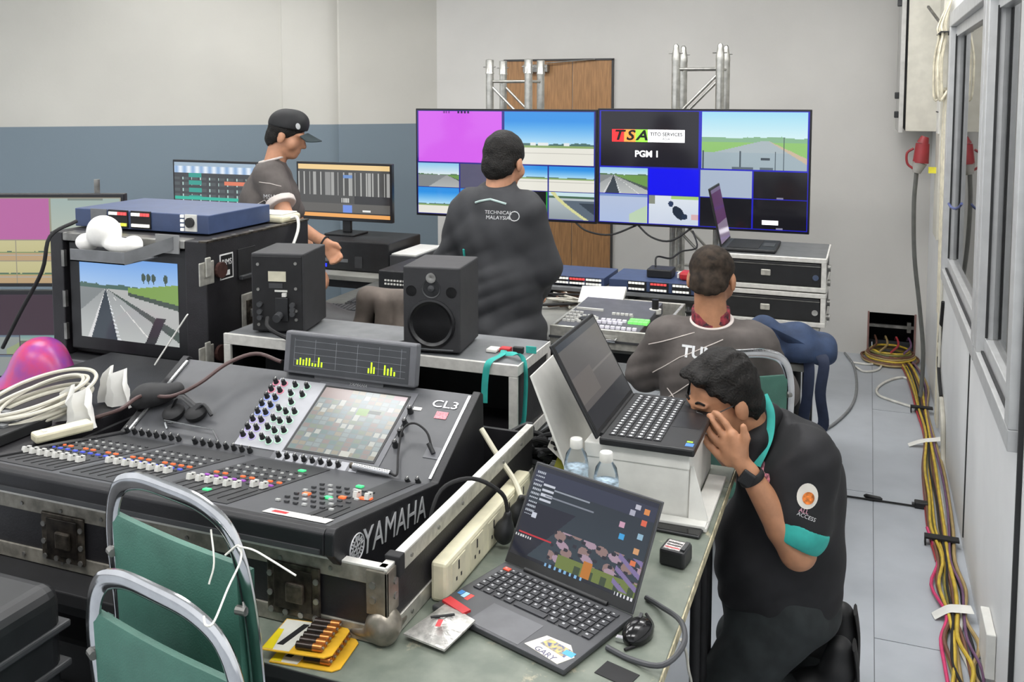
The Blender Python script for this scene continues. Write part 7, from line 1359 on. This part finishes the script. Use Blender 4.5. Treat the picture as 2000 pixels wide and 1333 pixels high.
blob('teal_cuff', [('c', tuple(se-ax_*.03), tuple(se+ax_*.02), .080, .078)], .01, .005, TEAL, p, cut=[(tuple(se-ax_*.004+Vector((.0, 0, 0))), tuple(ax_+Vector((-.35, 0, 0)))), (tuple(se+ax_*.062), tuple(-ax_+Vector((.35, 0, 0))))])
cn = K(1497, 846, 2.70); blob('collar', [('c', tuple(K(1478, 862, 2.60)), tuple(K(1500, 815, 2.70)), .032, .040), ('c', tuple(K(1500, 815, 2.70)), tuple(K(1505, 820, 2.80)), .040, .036), ('c', tuple(K(1478, 862, 2.60)), tuple(K(1470, 900, 2.58)), .030, .022)], .015, .006, POLO, p)
MB().tube([K(1492, 772, 2.66), K(1504, 800, 2.635), K(1506, 825, 2.62), K(1502, 855, 2.60), K(1490, 885, 2.575), K(1480, 905, 2.56), K(1474, 925, 2.55)], (.011, .002), flat=(1, 0, .2)).build('teal_lanyard_strap', TEAL, p, smooth=True, w=True)
tj = bvh(sh); q = K(1492, 935, 2.5); wrap_patch(q, .016, .02, mat('pink_badge', 'd08a9a', .6, var=.3, scale=150), p, tj, (-.2, 1, 0), (1, 0, 0), (0, 0, 1), 'chest_badge', 12)
vd_ = tuple((K(1577, 970, 2.5)-CAMP)); q = K(1577, 970, 2.48); xa = _r; ya = Vector((0, 0, 1))
wrap_patch(q, .028, .035, mat('badge_white', 'd9d4ca', .6, var=.03), p, tj, vd_, xa, ya, 'sleeve_badge', 24); wrap_patch(K(1579, 974, 2.48), .016, .017, mat('badge_orange', 'd5762c', .6, var=.25, scale=90), p, tj, vd_, xa, ya, 'sleeve_badge_centre', 18, eps=.0045)
wrap_text('ALL', .016, mat('pink_print', 'd8a0b0', .6), p, frame(tuple(K(1570, 999, 2.48)), tuple(_r+Vector((0, 0, -.3))), (0, 0, 1)), tj, vd_, 'sleeve_lettering'); wrap_text('ACCESS', .015, INK, p, frame(tuple(K(1575, 1010, 2.48)), tuple(_r+Vector((0, 0, -.4))), (0, 0, 1)), tj, vd_, 'sleeve_lettering')
wl_ = (wr_-el).normalized(); wc = wr_-wl_*.012; a1 = wl_.orthogonal().normalized(); a2 = wl_.cross(a1)
MB().tube([wc+(a1*math.cos(a)+a2*math.sin(a))*.033 for a in np.linspace(0, 6.283, 15)[:-1]], (.010, .003), flat=tuple(wl_), closed=True).build('watch_band', RUB, p, smooth=True, w=True); wf = wc+Vector((-.008, -.033, .008)); MB().box(wf.x, wf.y, wf.z, .036, .012, .04, rx(.1) @ ry(.55)).build('watch_case', BLK, p, bev=.004, w=True)
TR2 = mat('dark_slate_trousers', '24292a', .8, var=.12, scale=22)
blob('trousers', [('e', tuple(K(1525, 1175, 2.72)), (.17, .18, .10)), ('c', tuple(K(1535, 1185, 2.63)), (-.335, 2.60, .13), .115, .088), ('c', (-.335, 2.60, .11), (-.12, 2.66, .105), .085, .062), ('c', tuple(K(1535, 1185, 2.83)), (-.31, 2.88, .13), .115, .088), ('c', (-.31, 2.88, .11), (-.11, 2.86, .105), .085, .062)], .03, .009, TR2, p, noise=folds(61, .004, 14, 20), cut=[((0, 0, .012), (0, 0, 1))])
for y_, k in ((2.67, 0), (2.86, 0)):
    blob('shoe', [('c', (-.07, y_, .06), (-.04, y_, .21), .042, .045), ('c', (-.04, y_, .21), (-.035, y_, .27), .044, .036), ('c', (-.08, y_, .045), (-.11, y_, .04), .04, .034), ('c', (-.12, y_, .14), (-.07, y_, .16), .05, .045)], .02, .007, SHOE, p, cut=[((0, 0, .006), (0, 0, 1))])
    MB().tube([(.006, y_, .03), (.013, y_, .12), (.012, y_, .22), (.002, y_, .29)], (.038, .006), flat=(0, 1, 0)).build('shoe_sole', RUB, p, smooth=True, w=True)
